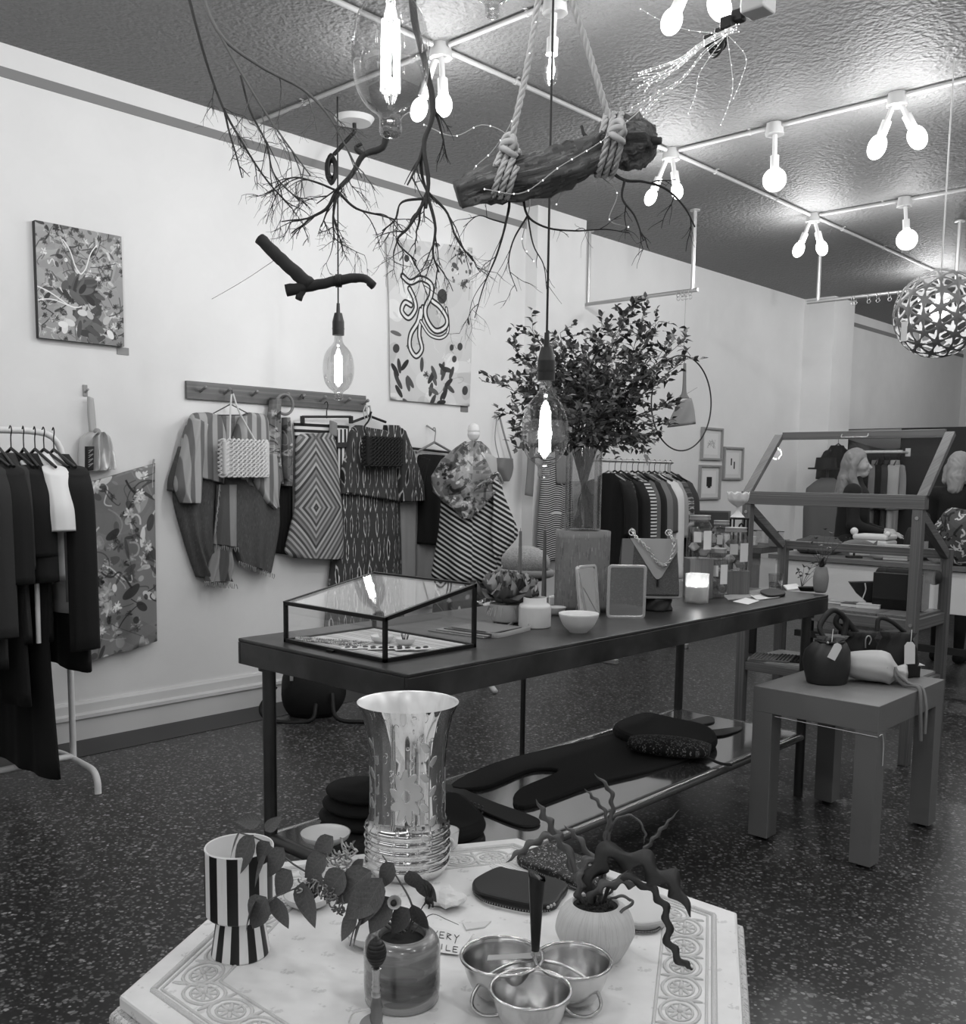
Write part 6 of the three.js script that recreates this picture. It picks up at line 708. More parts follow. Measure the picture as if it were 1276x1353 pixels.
// hoop with a small bag, hung from the short rail
{ const a = onY(918, 277, CEIL), c = onZ(901, 533, a.z), top = onZ(906, 383, a.z), t = T('hanging_hoop', 'thin dark hoop hung on a thread, with a twig across it', 'hoop', c, { ry: PI / 2 - 0.12 }), R = 62 * depthOf(c) / FOCAL; part(t, 'hoop_ring', new THREE.TorusGeometry(R, 0.006, 8, 80), G(28, 0.5)); part(t, 'thread', bar(V(0, R, 0), V(0, top.y - c.y - 0.02, 0), 0.002, 5), G(150, 0.6)); part(t, 'twig', [taper([V(-R * 0.95, -0.06, 0), V(-0.1, 0.02, 0.01), V(R * 0.5, 0.14, 0)], 0.004, 0.0015, 14, 5), taper([V(-0.1, 0.02, 0.01), V(0, 0.08, 0), V(0.05, 0.1, 0)], 0.002, 0.001, 6, 4)], G(120, 0.8));
  const b = T('hoop_bag', 'small soft grey bag hung inside the hoop by a long handle', 'bag', [c.x, c.y - 0.2, c.z], { ry: FACE }); const rings = []; for (let i = 0; i <= 8; i++) { const s = i / 8, ring = []; for (let k = 0; k < 18; k++) { const q = k / 18 * TAU; ring.push(V(0.025 * s + (0.11 - 0.035 * s - 0.03 * s * s) * Math.cos(q) * (1 + 0.09 * Math.sin(4 * q + 2 * s)), 0.02 + 0.21 * s + 0.015 * Math.cos(q), (0.055 - 0.03 * s) * Math.sin(q) * (1 + 0.2 * Math.sin(3 * q + 5 * s)))); } rings.push(ring); } part(b, 'bag_body', loft(rings), G(126, 0.7)); part(b, 'handle', panel([[[-0.03, 0.24, 0], [0.06, 0.24, 0]], [[-0.004, 0.3, 0], [0.032, 0.3, 0]], [[0.0, 0.52, 0], [0.022, 0.52, 0]]], { th: 0.012, fold: 0.002, rows: 14, n: 8 }), G(112, 0.7)); part(b, 'tie', tube([[0.01, 0.52, 0], [0.0, 0.56, 0], [0, R + 0.2, 0]], 0.002, 8, 5), G(110, 0.8)); }
// ---------------------------------------------------------------- branches, log, ropes and fairy lights under the ceiling
const twigDark = G(40, 0.85), twigMid = G(82, 0.85), ropeM = G(176, 0.9);
function rope(pts, r, turnsPerM = 14) {                              // three strands laid round each other
  const c = new THREE.CatmullRomCurve3(vecs(pts)), L = c.getLength(), n = Math.max(24, Math.round(L * turnsPerM * 9)), fr = c.computeFrenetFrames(n, false), out = [];
  for (let s = 0; s < 3; s++) { const q = []; for (let i = 0; i <= n; i++) { const a = TAU * (L * turnsPerM * i / n + s / 3); q.push(c.getPointAt(i / n).addScaledVector(fr.normals[i], r * 0.5 * Math.cos(a)).addScaledVector(fr.binormals[i], r * 0.5 * Math.sin(a))); } out.push(new THREE.TubeGeometry(new THREE.CatmullRomCurve3(q), n, r * 0.56, 5)); }
  return out;
}
function sprout(out, p, dir, len, r, lvl, droop) {                    // a twig with its side twigs
  const pts = [p.clone()], n = 4; let d = dir.clone().normalize(), q = p.clone();
  for (let i = 0; i < n; i++) { d.add(V(rr(-0.28, 0.28), rr(-0.28, 0.28) - droop, rr(-0.28, 0.28))).normalize(); q = q.clone().addScaledVector(d, len / n); pts.push(q); }
  out.push(taper(pts, r, r * 0.45, lvl ? 7 : 5, lvl > 1 ? 5 : 4));
  if (lvl > 0) for (let k = 0; k < 3; k++) { const s = 1 + ((rnd() * 3.4) | 0), e = d.clone().multiplyScalar(0.9).add(V(rr(-1, 1), rr(-0.8, 0.5), rr(-1, 1))); sprout(out, pts[Math.min(s, n)], e, len * rr(0.45, 0.7), r * 0.55, lvl - 1, droop); }
}
function branch(label, mains, m, o = {}) {
  const f = mains[0].pts[0], origin = dep(f[0], f[1], f[2]), t = T('bare_branch', label, 'branch', origin);
  mains.forEach(({ pts, r = 0.006, r1 = 0.002, lvl = 2, each = 5, len = 0.2, from = 0.35 }) => {
    const P = pts.map(([x, y, d]) => dep(x, y, d).sub(origin)), limb = part(t, 'limb', taper(P, r, r1, 26, 6, 0.15), m), c = new THREE.CatmullRomCurve3(P), out = [];
    for (let k = 0; k < each; k++) { const s = from + (1 - from) * (k + 0.5) / each, q = c.getPoint(s), tg = c.getTangent(s); sprout(out, q, tg.add(V(rr(-0.9, 0.9), rr(-0.7, 0.4), rr(-0.9, 0.9))), len * rr(0.6, 1.2), Math.max(0.0013, r1 * 1.1), lvl, o.droop ?? 0.05); }
    if (out.length) part(limb, 'twigs', out, m, { kind: 'stuff' });
  });
  return t;
}
const D1 = 3.1, D2 = 3.0;
branch('slender pale branch arching down over the white wall', [{ pts: [[256, -40, D1], [290, 45, D1], [345, 88, D1], [400, 118, D1], [432, 150, D1], [455, 190, D1], [478, 235, D1]], r: 0.007, each: 6, len: 0.17 }, { pts: [[290, 45, D1], [318, 95, D1], [345, 140, D1], [372, 180, D1], [410, 232, D1]], r: 0.005, each: 6, len: 0.15 }], twigMid);
branch('drooping pair of dark twiggy branches beside the pale one', [{ pts: [[240, -40, D1 + 0.15], [258, 30, D1 + 0.15], [275, 90, D1 + 0.15], [296, 145, D1 + 0.12], [318, 185, D1 + 0.1], [350, 235, D1 + 0.1], [385, 275, D1 + 0.1]], r: 0.006, each: 7, len: 0.17 }, { pts: [[296, 145, D1 + 0.12], [303, 175, D1 + 0.12], [312, 205, D1 + 0.1], [320, 235, D1 + 0.1]], r: 0.004, each: 2, len: 0.1, lvl: 1 }, { pts: [[318, 100, D1 + 0.1], [330, 145, D1 + 0.1], [352, 190, D1 + 0.1], [362, 230, D1 + 0.1], [395, 265, D1 + 0.1]], r: 0.004, each: 6, len: 0.16 }], twigDark);
branch('thick dark limb dropping straight down past the largest bulb', [{ pts: [[542, -40, 2.7], [548, 30, 2.7], [562, 85, 2.7], [572, 150, 2.7], [560, 190, 2.7], [566, 240, 2.7], [562, 275, 2.7]], r: 0.011, r1: 0.005, each: 3, len: 0.12 }, { pts: [[560, 190, 2.7], [556, 215, 2.72], [563, 250, 2.75], [590, 280, 2.75], [603, 315, 2.75], [625, 345, 2.75]], r: 0.006, each: 4, len: 0.1 }, { pts: [[563, 262, 2.7], [540, 300, 2.7], [525, 318, 2.7], [550, 345, 2.7]], r: 0.005, each: 4, len: 0.1 }, { pts: [[566, 262, 2.7], [575, 300, 2.7], [572, 335, 2.7], [580, 360, 2.7]], r: 0.005, each: 5, len: 0.1 }, { pts: [[566, 262, 2.7], [530, 268, 2.72], [522, 290, 2.72], [505, 305, 2.72]], r: 0.004, each: 3, len: 0.08, lvl: 1 }], twigDark, { droop: 0.1 });
branch('knotty root-like branch bound to the ceiling hook', [{ pts: [[512, 175, 3.4], [505, 195, 3.4], [480, 205, 3.4], [465, 230, 3.4], [445, 252, 3.4], [432, 275, 3.4], [405, 290, 3.4]], r: 0.013, r1: 0.004, each: 6, len: 0.16, from: 0.4 }, { pts: [[480, 205, 3.4], [470, 195, 3.4], [478, 190, 3.4]], r: 0.01, r1: 0.006, each: 0 }, { pts: [[445, 252, 3.4], [470, 275, 3.4], [505, 285, 3.4], [522, 290, 3.4]], r: 0.005, each: 5, len: 0.14 }, { pts: [[445, 252, 3.4], [440, 290, 3.4], [442, 318, 3.4]], r: 0.005, each: 5, len: 0.12 }, { pts: [[445, 252, 3.4], [415, 240, 3.4], [385, 235, 3.4], [355, 255, 3.4]], r: 0.004, each: 5, len: 0.14 }], twigDark);
branch('fine budded branch trailing below the hanging log', [{ pts: [[655, 240, 2.85], [672, 262, 2.85], [668, 295, 2.85], [655, 340, 2.85], [640, 375, 2.85], [627, 420, 2.85]], r: 0.005, r1: 0.0012, each: 4, len: 0.13 }, { pts: [[690, 250, 2.85], [697, 285, 2.85], [720, 300, 2.85], [760, 305, 2.85], [800, 303, 2.85], [832, 308, 2.85]], r: 0.004, r1: 0.0012, each: 4, len: 0.1, lvl: 1 }, { pts: [[697, 285, 2.85], [678, 318, 2.85], [672, 350, 2.85], [683, 385, 2.85]], r: 0.003, r1: 0.001, each: 4, len: 0.1, lvl: 1 }, { pts: [[697, 285, 2.85], [705, 325, 2.85], [718, 350, 2.85], [722, 382, 2.85]], r: 0.0025, r1: 0.001, each: 3, len: 0.07, lvl: 0 }, { pts: [[668, 295, 2.85], [650, 290, 2.85], [632, 285, 2.85], [612, 300, 2.85]], r: 0.0025, r1: 0.001, each: 3, len: 0.09, lvl: 1 }], twigDark);
branch('short forked branch hanging off the rope-bound log end', [{ pts: [[800, 222, 2.8], [825, 238, 2.8], [850, 240, 2.8], [880, 250, 2.8], [905, 275, 2.8], [918, 300, 2.8]], r: 0.005, each: 3, len: 0.1, lvl: 1 }, { pts: [[825, 238, 2.8], [822, 262, 2.8], [838, 285, 2.8], [850, 318, 2.8]], r: 0.004, each: 3, len: 0.08, lvl: 1 }], twigDark);
// the log and its two ropes
const barkRough = canvas(512, 256, (x, w, h) => { x.fillStyle = gs(84); x.fillRect(0, 0, w, h); for (let k = 0; k < 900; k++) { const v = rr(34, 150) | 0; x.fillStyle = `rgba(${v},${v},${v},0.5)`; x.fillRect(rnd() * w, rnd() * h, 10 + 60 * rnd(), 1 + 4 * rnd()); } });
{ const o = dep(605, 258, 2.8), t = T('hanging_log', 'rough bark-covered log slung level on two ropes', 'log', o), ax = [[604, 258, 18], [640, 245, 22], [690, 236, 25], [740, 222, 27], [785, 202, 24], [815, 190, 34], [845, 188, 32], [866, 186, 16]], c = new THREE.CatmullRomCurve3(ax.map(([x, y]) => dep(x, y, 2.8).sub(o))), rc = new THREE.CatmullRomCurve3(ax.map(([, , r]) => V(r * 2.8 / FOCAL * 0.95, 0, 0))), rings = [], n = 40;
  const u = V(0, 1, 0); for (let i = 0; i <= n; i++) { const s = i / n, q = c.getPoint(s), tg = c.getTangent(s), a = V().crossVectors(tg, u).normalize(), b = V().crossVectors(a, tg), R = rc.getPoint(s).x, ring = []; for (let k = 0; k < 28; k++) { const w = k / 28 * TAU, r = R * (1 + 0.15 * Math.sin(4 * w + 9 * s) + 0.1 * Math.sin(9 * w - 14 * s) + 0.1 * rr(-1, 1)); ring.push(q.clone().addScaledVector(a, r * Math.cos(w)).addScaledVector(b, r * Math.sin(w))); } rings.push(ring); } part(t, 'trunk', loft(rings, true, (p, i, k) => [i / n * 2, k / 28]), G(255, 0.95, { map: barkRough, bumpMap: barkRough, bumpScale: 0.012 })); part(t, 'branch_stub', taper([c.getPoint(0.93), dep(862, 186, 2.76).sub(o), dep(872, 186, 2.74).sub(o)], 0.014, 0.01, 6, 8, 0.2), G(56, 0.9)); part(t, 'branch_stub', taper([c.getPoint(0.62), dep(772, 178, 2.8).sub(o), dep(768, 166, 2.8).sub(o)], 0.008, 0.004, 6, 6, 0.2), G(56, 0.9));
  const wrap = (cx, cy, r, turns, tilt, top, label, knot) => { const p0 = dep(cx, cy, 2.8), w = T('hemp_rope', label, 'rope', p0), pts = [], R = r * 2.8 / FOCAL; for (let k = 0; k <= 22 * turns; k++) { const a = k / 22 * TAU; pts.push(BACK.clone().multiplyScalar(R * Math.cos(a)).addScaledVector(UP, R * Math.sin(a)).addScaledVector(RIGHT, (k / 22 - turns / 2) * 0.02 + tilt * R * Math.sin(a))); } part(w, 'loop', rope(pts, 0.0095), ropeM); const up = top.map(([x, y, d]) => dep(x, y, d).sub(p0)); part(w, 'hanging_rope', rope(up, 0.0095), ropeM); const kp = dep(...knot).sub(p0); part(w, 'knot', [0, 1, 2].map((k) => mv(new THREE.TorusGeometry(0.02, 0.009, 7, 18).rotateX(k * 1.1).rotateY(k * 0.9), kp.x, kp.y - 0.012 * k, kp.z)), ropeM); };
  wrap(668, 232, 29, 3, 0.35, [[672, 205, 2.75], [680, 165, 2.72], [694, 100, 2.7], [705, 40, 2.68], [716, -40, 2.65]], 'hemp rope knotted round the thinner end of the log', [672, 188, 2.74]);
  wrap(805, 192, 37, 3, 0.2, [[805, 158, 2.74], [793, 120, 2.72], [775, 60, 2.7], [762, 20, 2.68], [745, -40, 2.65]], 'hemp rope wound round the burly end of the log', [815, 170, 2.71]); }
// charred fork on a string
{ const o = dep(345, 320, 4.9), t = T('charred_fork', 'blackened forked stick hung level above the peg rail', 'stick', o), P = (l) => l.map(([x, y]) => dep(x, y, 4.9).sub(o)), m = G(30, 0.85); part(t, 'limb', taper(P([[343, 315], [365, 337], [390, 360], [410, 378]]), 0.03, 0.036, 14, 10, 0.2), m); part(t, 'limb', taper(P([[378, 384], [400, 380], [430, 374], [462, 368], [482, 368], [494, 378]]), 0.03, 0.02, 18, 10, 0.2), m); part(t, 'stub', taper(P([[405, 378], [398, 386], [394, 396]]), 0.022, 0.018, 6, 8, 0.2), m); part(t, 'string', tube([dep(264, 404, 6.1), dep(320, 372, 5.4), dep(368, 340, 4.9)].map((p) => p.sub(o)), 0.0015, 16, 4), G(120, 0.8)); part(t, 'cord_wrap', [0, 1, 2, 3, 4].map((k) => { const p = dep(444 + 1.6 * k, 371, 4.9).sub(o); return mv(new THREE.TorusGeometry(0.03, 0.003, 5, 16).rotateY(FACE + PI / 2), p.x, p.y, p.z); }), cordBlack); }
// ceiling rosette with the black hook and plug
{ const p = onY(468, 156, CEIL), t = T('ceiling_rosette', 'white ceiling rosette with a black hook above the branches', 'rosette', [p.x, CEIL, p.z]); part(t, 'plate', mv(new THREE.CylinderGeometry(0.12, 0.1, 0.03, 28), 0, -0.015, 0), G(215, 0.5)); part(t, 'hook', tube([[0, -0.03, 0], [0, -0.08, 0], [-0.02, -0.1, 0.01], [-0.12, -0.2, 0.06]], 0.012, 20, 8), cordBlack); part(t, 'cord_bundle', [0, 1, 2, 3].map((k) => mv(new THREE.TorusGeometry(0.05, 0.011, 7, 20).scale(0.7, 1.3, 1).rotateY(0.6 * k), -0.13, -0.3 + 0.01 * k, 0.07)), cordBlack); }
// dark plugs and fairy wires by the double bulb, and strands draped over the branches
function fairy(label, strands, o = {}) { const f = strands[0][0], org = dep(...f), t = T('fairy_lights', label, 'string lights', org), wires = [], dots = []; for (const s of strands) { const P = s.map(([x, y, d]) => dep(x, y, d).sub(org)), c = new THREE.CatmullRomCurve3(P); wires.push(tube(P, 0.0016, 40, 4)); const n = Math.max(3, Math.round(c.getLength() / (o.gap ?? 0.06))); for (let k = 0; k <= n; k++) { const q = c.getPoint(k / n); dots.push(ball(0.0024, q.x, q.y, q.z, 6)); } } part(t, 'wire', wires, G(o.wire ?? 170, 0.5), { kind: 'stuff' }); part(t, 'light_beads', dots, glow(1.3), { kind: 'stuff' }); return t; }
{ const d = 3.75, bundle = []; for (let k = 0; k < 12; k++) { const e = rr(-24, 24); bundle.push([[970 + rr(-6, 6), 38 + rr(-6, 6), d], [930, 62 + e * 0.4, d], [900 + rr(-6, 6), 92 + e * 0.7, d], [870 + rr(-14, 10), 112 + e, d], [846 + rr(-14, 8), 124 + e * 1.3, d]]); } for (const [a, b] of [[925, 95], [968, 110], [985, 75]]) bundle.push([[960, 45, d], [a, b, d], [a - 6, b + 30, d], [a - 16, b + 55, d]]); bundle.push([[846, 12, d], [875, 28, d], [910, 40, d], [955, 45, d]]); fairy('tangled bundle of pale fairy-light wire spilling from the plugs', bundle, { gap: 0.035, wire: 200 });
  fairy('fairy-light strand running down the log rope', [[[716, -20, 2.66], [702, 60, 2.68], [690, 110, 2.7], [676, 160, 2.73], [650, 200, 2.78], [625, 225, 2.8], [618, 260, 2.82]], [[640, 250, 2.72], [690, 255, 2.72], [740, 220, 2.71], [790, 190, 2.71], [835, 155, 2.7], [870, 120, 2.9]]]);
  fairy('fairy-light strand looped among the budded twigs', [[[735, 270, 2.85], [750, 240, 2.85], [775, 228, 2.85], [790, 232, 2.85], [815, 255, 2.85], [805, 290, 2.85], [830, 300, 2.85]], [[560, 165, 2.9], [600, 180, 2.9], [640, 165, 2.9], [680, 190, 2.9], [700, 260, 2.9], [690, 320, 2.9], [705, 345, 2.9]]]);
  const p = dep(985, 22, d), t = T('power_plugs', 'cluster of black plugs and adaptor at the pale ceiling socket', 'plugs', p); part(t, 'socket_plate', box(0.1, 0.07, 0.1, 0.05, 0.03, 0, 0.01), G(190, 0.5)); for (let k = 0; k < 4; k++) part(t, 'plug', box(0.05, 0.045, 0.04, -0.03 - 0.035 * k, 0.01 - 0.022 * k, 0.02 * (k % 2), 0.008), cordBlack); part(t, 'cables', [0, 1, 2, 3].map((k) => mv(new THREE.TorusGeometry(0.035, 0.005, 6, 18).rotateX(k).rotateY(k * 2), -0.12, -0.05 - 0.01 * k, 0)), cordBlack); }
// ---------------------------------------------------------------- clothes racks
const chrome = G(200, 0.3, { metalness: 0.8 }), rackWhite = G(225, 0.4);
// a garment on its hanger, hanging across the rail: x across, z along the rail; origin at the hanger hook
function garment(name, label, cat, at, o) {
  const { w = 0.42, len = 0.75, m = G(20, 0.9), th = 0.03, sleeve = 0.5, slm = m, trim, strap, ry = 0, group, neck = 0.07, flare = 1, lean = 0 } = o;
  const t = T(name, label, cat, at, { ry, group }), y0 = -0.1;
  part(t, 'hanger', [tube([[0, y0 + 0.02, 0], [0, -0.03, 0], [0.012, 0.0, 0], [0, 0.02, 0], [-0.014, 0.008, 0]], 0.0028, 14, 5), bar(V(0, y0 + 0.02, 0), V(-w / 2 + 0.03, y0 - 0.06, 0), 0.007, 7), bar(V(0, y0 + 0.02, 0), V(w / 2 - 0.03, y0 - 0.06, 0), 0.007, 7)], o.hm || hangBlack);
  const S = w / 2;
  part(t, 'body', panel([[[-neck, y0, -th / 2], [neck, y0, -th / 2]], [[-S * 0.8, y0 - 0.075, -th / 2], [S * 0.8, y0 - 0.075, -th / 2]], [[-S * 0.99, y0 - 0.16, -th / 2], [S * 0.99, y0 - 0.16, -th / 2]], [[-S, y0 - 0.3, -th / 2], [S, y0 - 0.25, -th / 2]], [[-S * (0.97 + 0.1 * (flare - 1)), y0 - len * 0.6, -th / 2], [S * (0.97 + 0.1 * (flare - 1)), y0 - len * 0.6, -th / 2]], [[-S * flare, y0 - len, -th / 2], [S * flare, y0 - len, -th / 2]]], { th, fold: 0.006, nf: 2.5, back: 0.6, rows: 30, n: 22, uvScale: o.uvScale || 0.4, hem: o.hem || 0 }), m);
  if (sleeve) for (const s of [-1, 1]) part(t, 'sleeve', panel([[[s * S * 0.7, y0 - 0.05, -th * 0.2], [s * S * 1.02, y0 - 0.09, -th * 0.2]].sort((a, b) => a[0] - b[0]), [[s * S * 0.98, y0 - 0.25, 0], [s * (S + 0.085), y0 - 0.22, 0]].sort((a, b) => a[0] - b[0]), [[s * (S + 0.0), y0 - sleeve, 0], [s * (S + 0.1), y0 - sleeve * 0.97, 0]].sort((a, b) => a[0] - b[0])], { th: th * 1.3, fold: 0.004, nf: 1.5, back: 0.7, rows: 20, n: 12, uvScale: o.uvScale || 0.4 }), slm);
  if (trim) part(t, 'piping', tube([[S * 0.5, y0 - 0.04, th * 0.9], [S * 0.95, y0 - 0.12, th * 0.8], [S * 1.0, y0 - len * 0.5, th * 0.7], [S * flare * 0.98, y0 - len, th * 0.7]], 0.011, 40, 6), G(225, 0.8));
  return t;
}
// white rack with dark clothes by the painting
const RX = -4.58, RH = 1.665;
{ const t = T('garment_rack', 'white tubular garment rack full of dark clothes', 'rack', [RX, 0, -2.06]), Z0 = 0.7; part(t, 'rail', tube([[0, RH, Z0 * 1.0 + 0.9], [0, RH, 0.4], [0, RH, 0.14], [0, RH - 0.03, 0.04], [0, RH - 0.14, 0], [0, RH - 0.4, 0]], 0.015, 60, 10), rackWhite); part(t, 'post', bar(V(0, 0.1, 0), V(0, RH - 0.35, 0), 0.015, 12), rackWhite); part(t, 'base_bar', bar(V(0, 0.13, 0), V(0, 0.13, 1.6), 0.015, 12), rackWhite); part(t, 'foot', tube([[-0.24, 0.015, 0], [-0.24, 0.06, 0], [-0.21, 0.1, 0], [-0.1, 0.115, 0], [0.1, 0.11, 0], [0.2, 0.1, 0], [0.24, 0.06, 0], [0.245, 0.0, 0]], 0.016, 50, 10), rackWhite); part(t, 'post', bar(V(0, 0.1, 1.6), V(0, RH, 1.6), 0.015, 12), rackWhite); part(t, 'foot', tube([[-0.24, 0.015, 1.6], [-0.21, 0.1, 1.6], [0.2, 0.1, 1.6], [0.245, 0.0, 1.6]], 0.016, 40, 10), rackWhite); }
{ const B = (v) => G(v, 0.92), at = (Z) => [RX + 0.04, RH + 0.0, -Z], gp = 'dark clothes on the white rack';
  garment('black_coat', 'long-sleeved black coat at the wall end of the white rack', 'coat', at(2.0), { w: 0.6, len: 0.97, m: B(12), sleeve: 0.87, th: 0.05, ry: -0.1 });
  garment('grey_sweater', 'grey sweater with a white short-sleeved top over it', 'sweater', at(1.955), { w: 0.54, len: 0.71, m: B(210), slm: B(120), sleeve: 0.65, th: 0.04 });
  garment('white_tee', 'bright white short-sleeved tee on the white rack', 'tee', at(1.915), { w: 0.59, len: 0.57, m: B(228), sleeve: 0.34, th: 0.045, hem: 0.02, ry: -0.1 });
  garment('piped_jacket', 'black jacket edged with one white piping stripe', 'jacket', at(1.865), { w: 0.52, len: 0.82, m: B(18), sleeve: 0.56, th: 0.045, trim: true, ry: -0.15 });
  garment('charcoal_blouse', 'charcoal pleated blouse next to the piped jacket', 'blouse', at(1.76), { w: 0.54, len: 0.82, m: B(44), sleeve: 0.50, th: 0.05, flare: 1.15, hem: 0.015, ry: -0.15 });
  garment('long_black_dress', 'longest plain black dress, reaching nearly to the rack base', 'dress', at(1.81), { w: 0.52, len: 1.42, m: B(9), sleeve: 0.45, th: 0.05, flare: 1.25 });
  garment('black_tunic', 'black tunic with wide sleeves at the rack middle', 'tunic', at(1.7), { w: 0.57, len: 1.08, m: B(13), sleeve: 0.56, th: 0.05, flare: 1.1 });
  garment('grey_coat', 'dark grey coat with a full sleeve beside the black tunic', 'coat', at(1.62), { w: 0.59, len: 0.91, m: B(40), sleeve: 0.78, th: 0.05 });
  garment('black_cardigan', 'black cardigan nearest the street on the white rack', 'cardigan', at(1.5), { w: 0.59, len: 1.03, m: B(15), sleeve: 0.73, th: 0.05 }); garment('black_gilet', 'sleeveless black gilet last on the white rack', 'gilet', at(1.38), { w: 0.54, len: 1.25, m: B(10), sleeve: 0, th: 0.05 }); }
// chrome rack behind the leafy vase
const R2X = -4.75;
{ const a = onX(793, 606, R2X), b = onX(884, 613, R2X), Za = -a.z, Zb = -b.z, RY = (a.y + b.y) / 2, t = T('chrome_rack', 'chrome clothes rail packed with hangers behind the leafy vase', 'rack', [R2X, 0, a.z]); part(t, 'rail', bar(V(0, RY, 0.1), V(0, RY, -(Zb - Za) - 0.05), 0.014, 12), chrome); for (const z of [0.05, -(Zb - Za)]) { part(t, 'post', bar(V(0, 0.05, z), V(0, RY, z), 0.014, 12), chrome); part(t, 'foot', box(0.5, 0.04, 0.05, 0, 0.02, z, 0.008), chrome); }
  const wav = stripeTex(18, 200, 28, true), pat = art(256, 256, 60, 120, { dark: 0.5, fat: 3 });
  const list = [['black_wrap_dress', 'black wrap dress at the vase end of the chrome rack', { m: G(12, 0.92), len: 1.0, sleeve: 0.5 }], ['dotted_skirt', 'dark gown with a faint pleated print behind the vase', { m: G(255, 0.9, { map: stripeTex(26, 38, 80, false) }), len: 1.05, sleeve: 0 }], ['black_shirt', 'loose black shirt beside the pleated gown', { m: G(10, 0.92), len: 0.95, sleeve: 0.6 }], ['striped_shirt', 'black and white striped shirt on the chrome rack', { m: G(255, 0.9, { map: wav }), len: 0.8, sleeve: 0.72, uvScale: 0.5 }], ['taupe_shirt', 'mid-grey collared shirt after the striped one', { m: G(92, 0.9), len: 0.85, sleeve: 0.6 }], ['black_blazer', 'black blazer between two grey shirts', { m: G(12, 0.92), len: 0.9, sleeve: 0.6 }], ['ash_jacket', 'ash-grey jacket with slim sleeves', { m: G(110, 0.9), len: 0.62, sleeve: 0.62 }], ['pewter_jacket', 'pewter jacket overlapping the black blazer', { m: G(78, 0.9), len: 0.7, sleeve: 0.5 }], ['cream_duster', 'long cream duster coat, palest on the chrome rack', { m: G(205, 0.9), len: 1.1, sleeve: 0.9, w: 0.46 }], ['pale_blouse', 'light grey blouse tucked behind the cream duster', { m: G(150, 0.9), len: 0.7, sleeve: 0.55 }], ['patterned_kimono', 'dark patterned kimono near the end of the chrome rack', { m: G(255, 0.9, { map: pat }), len: 0.8, sleeve: 0.5 }], ['slate_coat', 'slate coat hung last on the chrome rack', { m: G(48, 0.9), len: 0.8, sleeve: 0.6 }]];
  const n = list.length; list.forEach(([nm, lab, o], k) => garment(nm, lab, 'clothing', [R2X, RY, -(Za + 0.12 + (Zb - Za - 0.1) * k / (n - 1))], { w: 0.42, th: 0.05, hm: k % 3 ? hangBlack : chrome, ry: -0.12 + 0.03 * (k % 4), ...o })); }
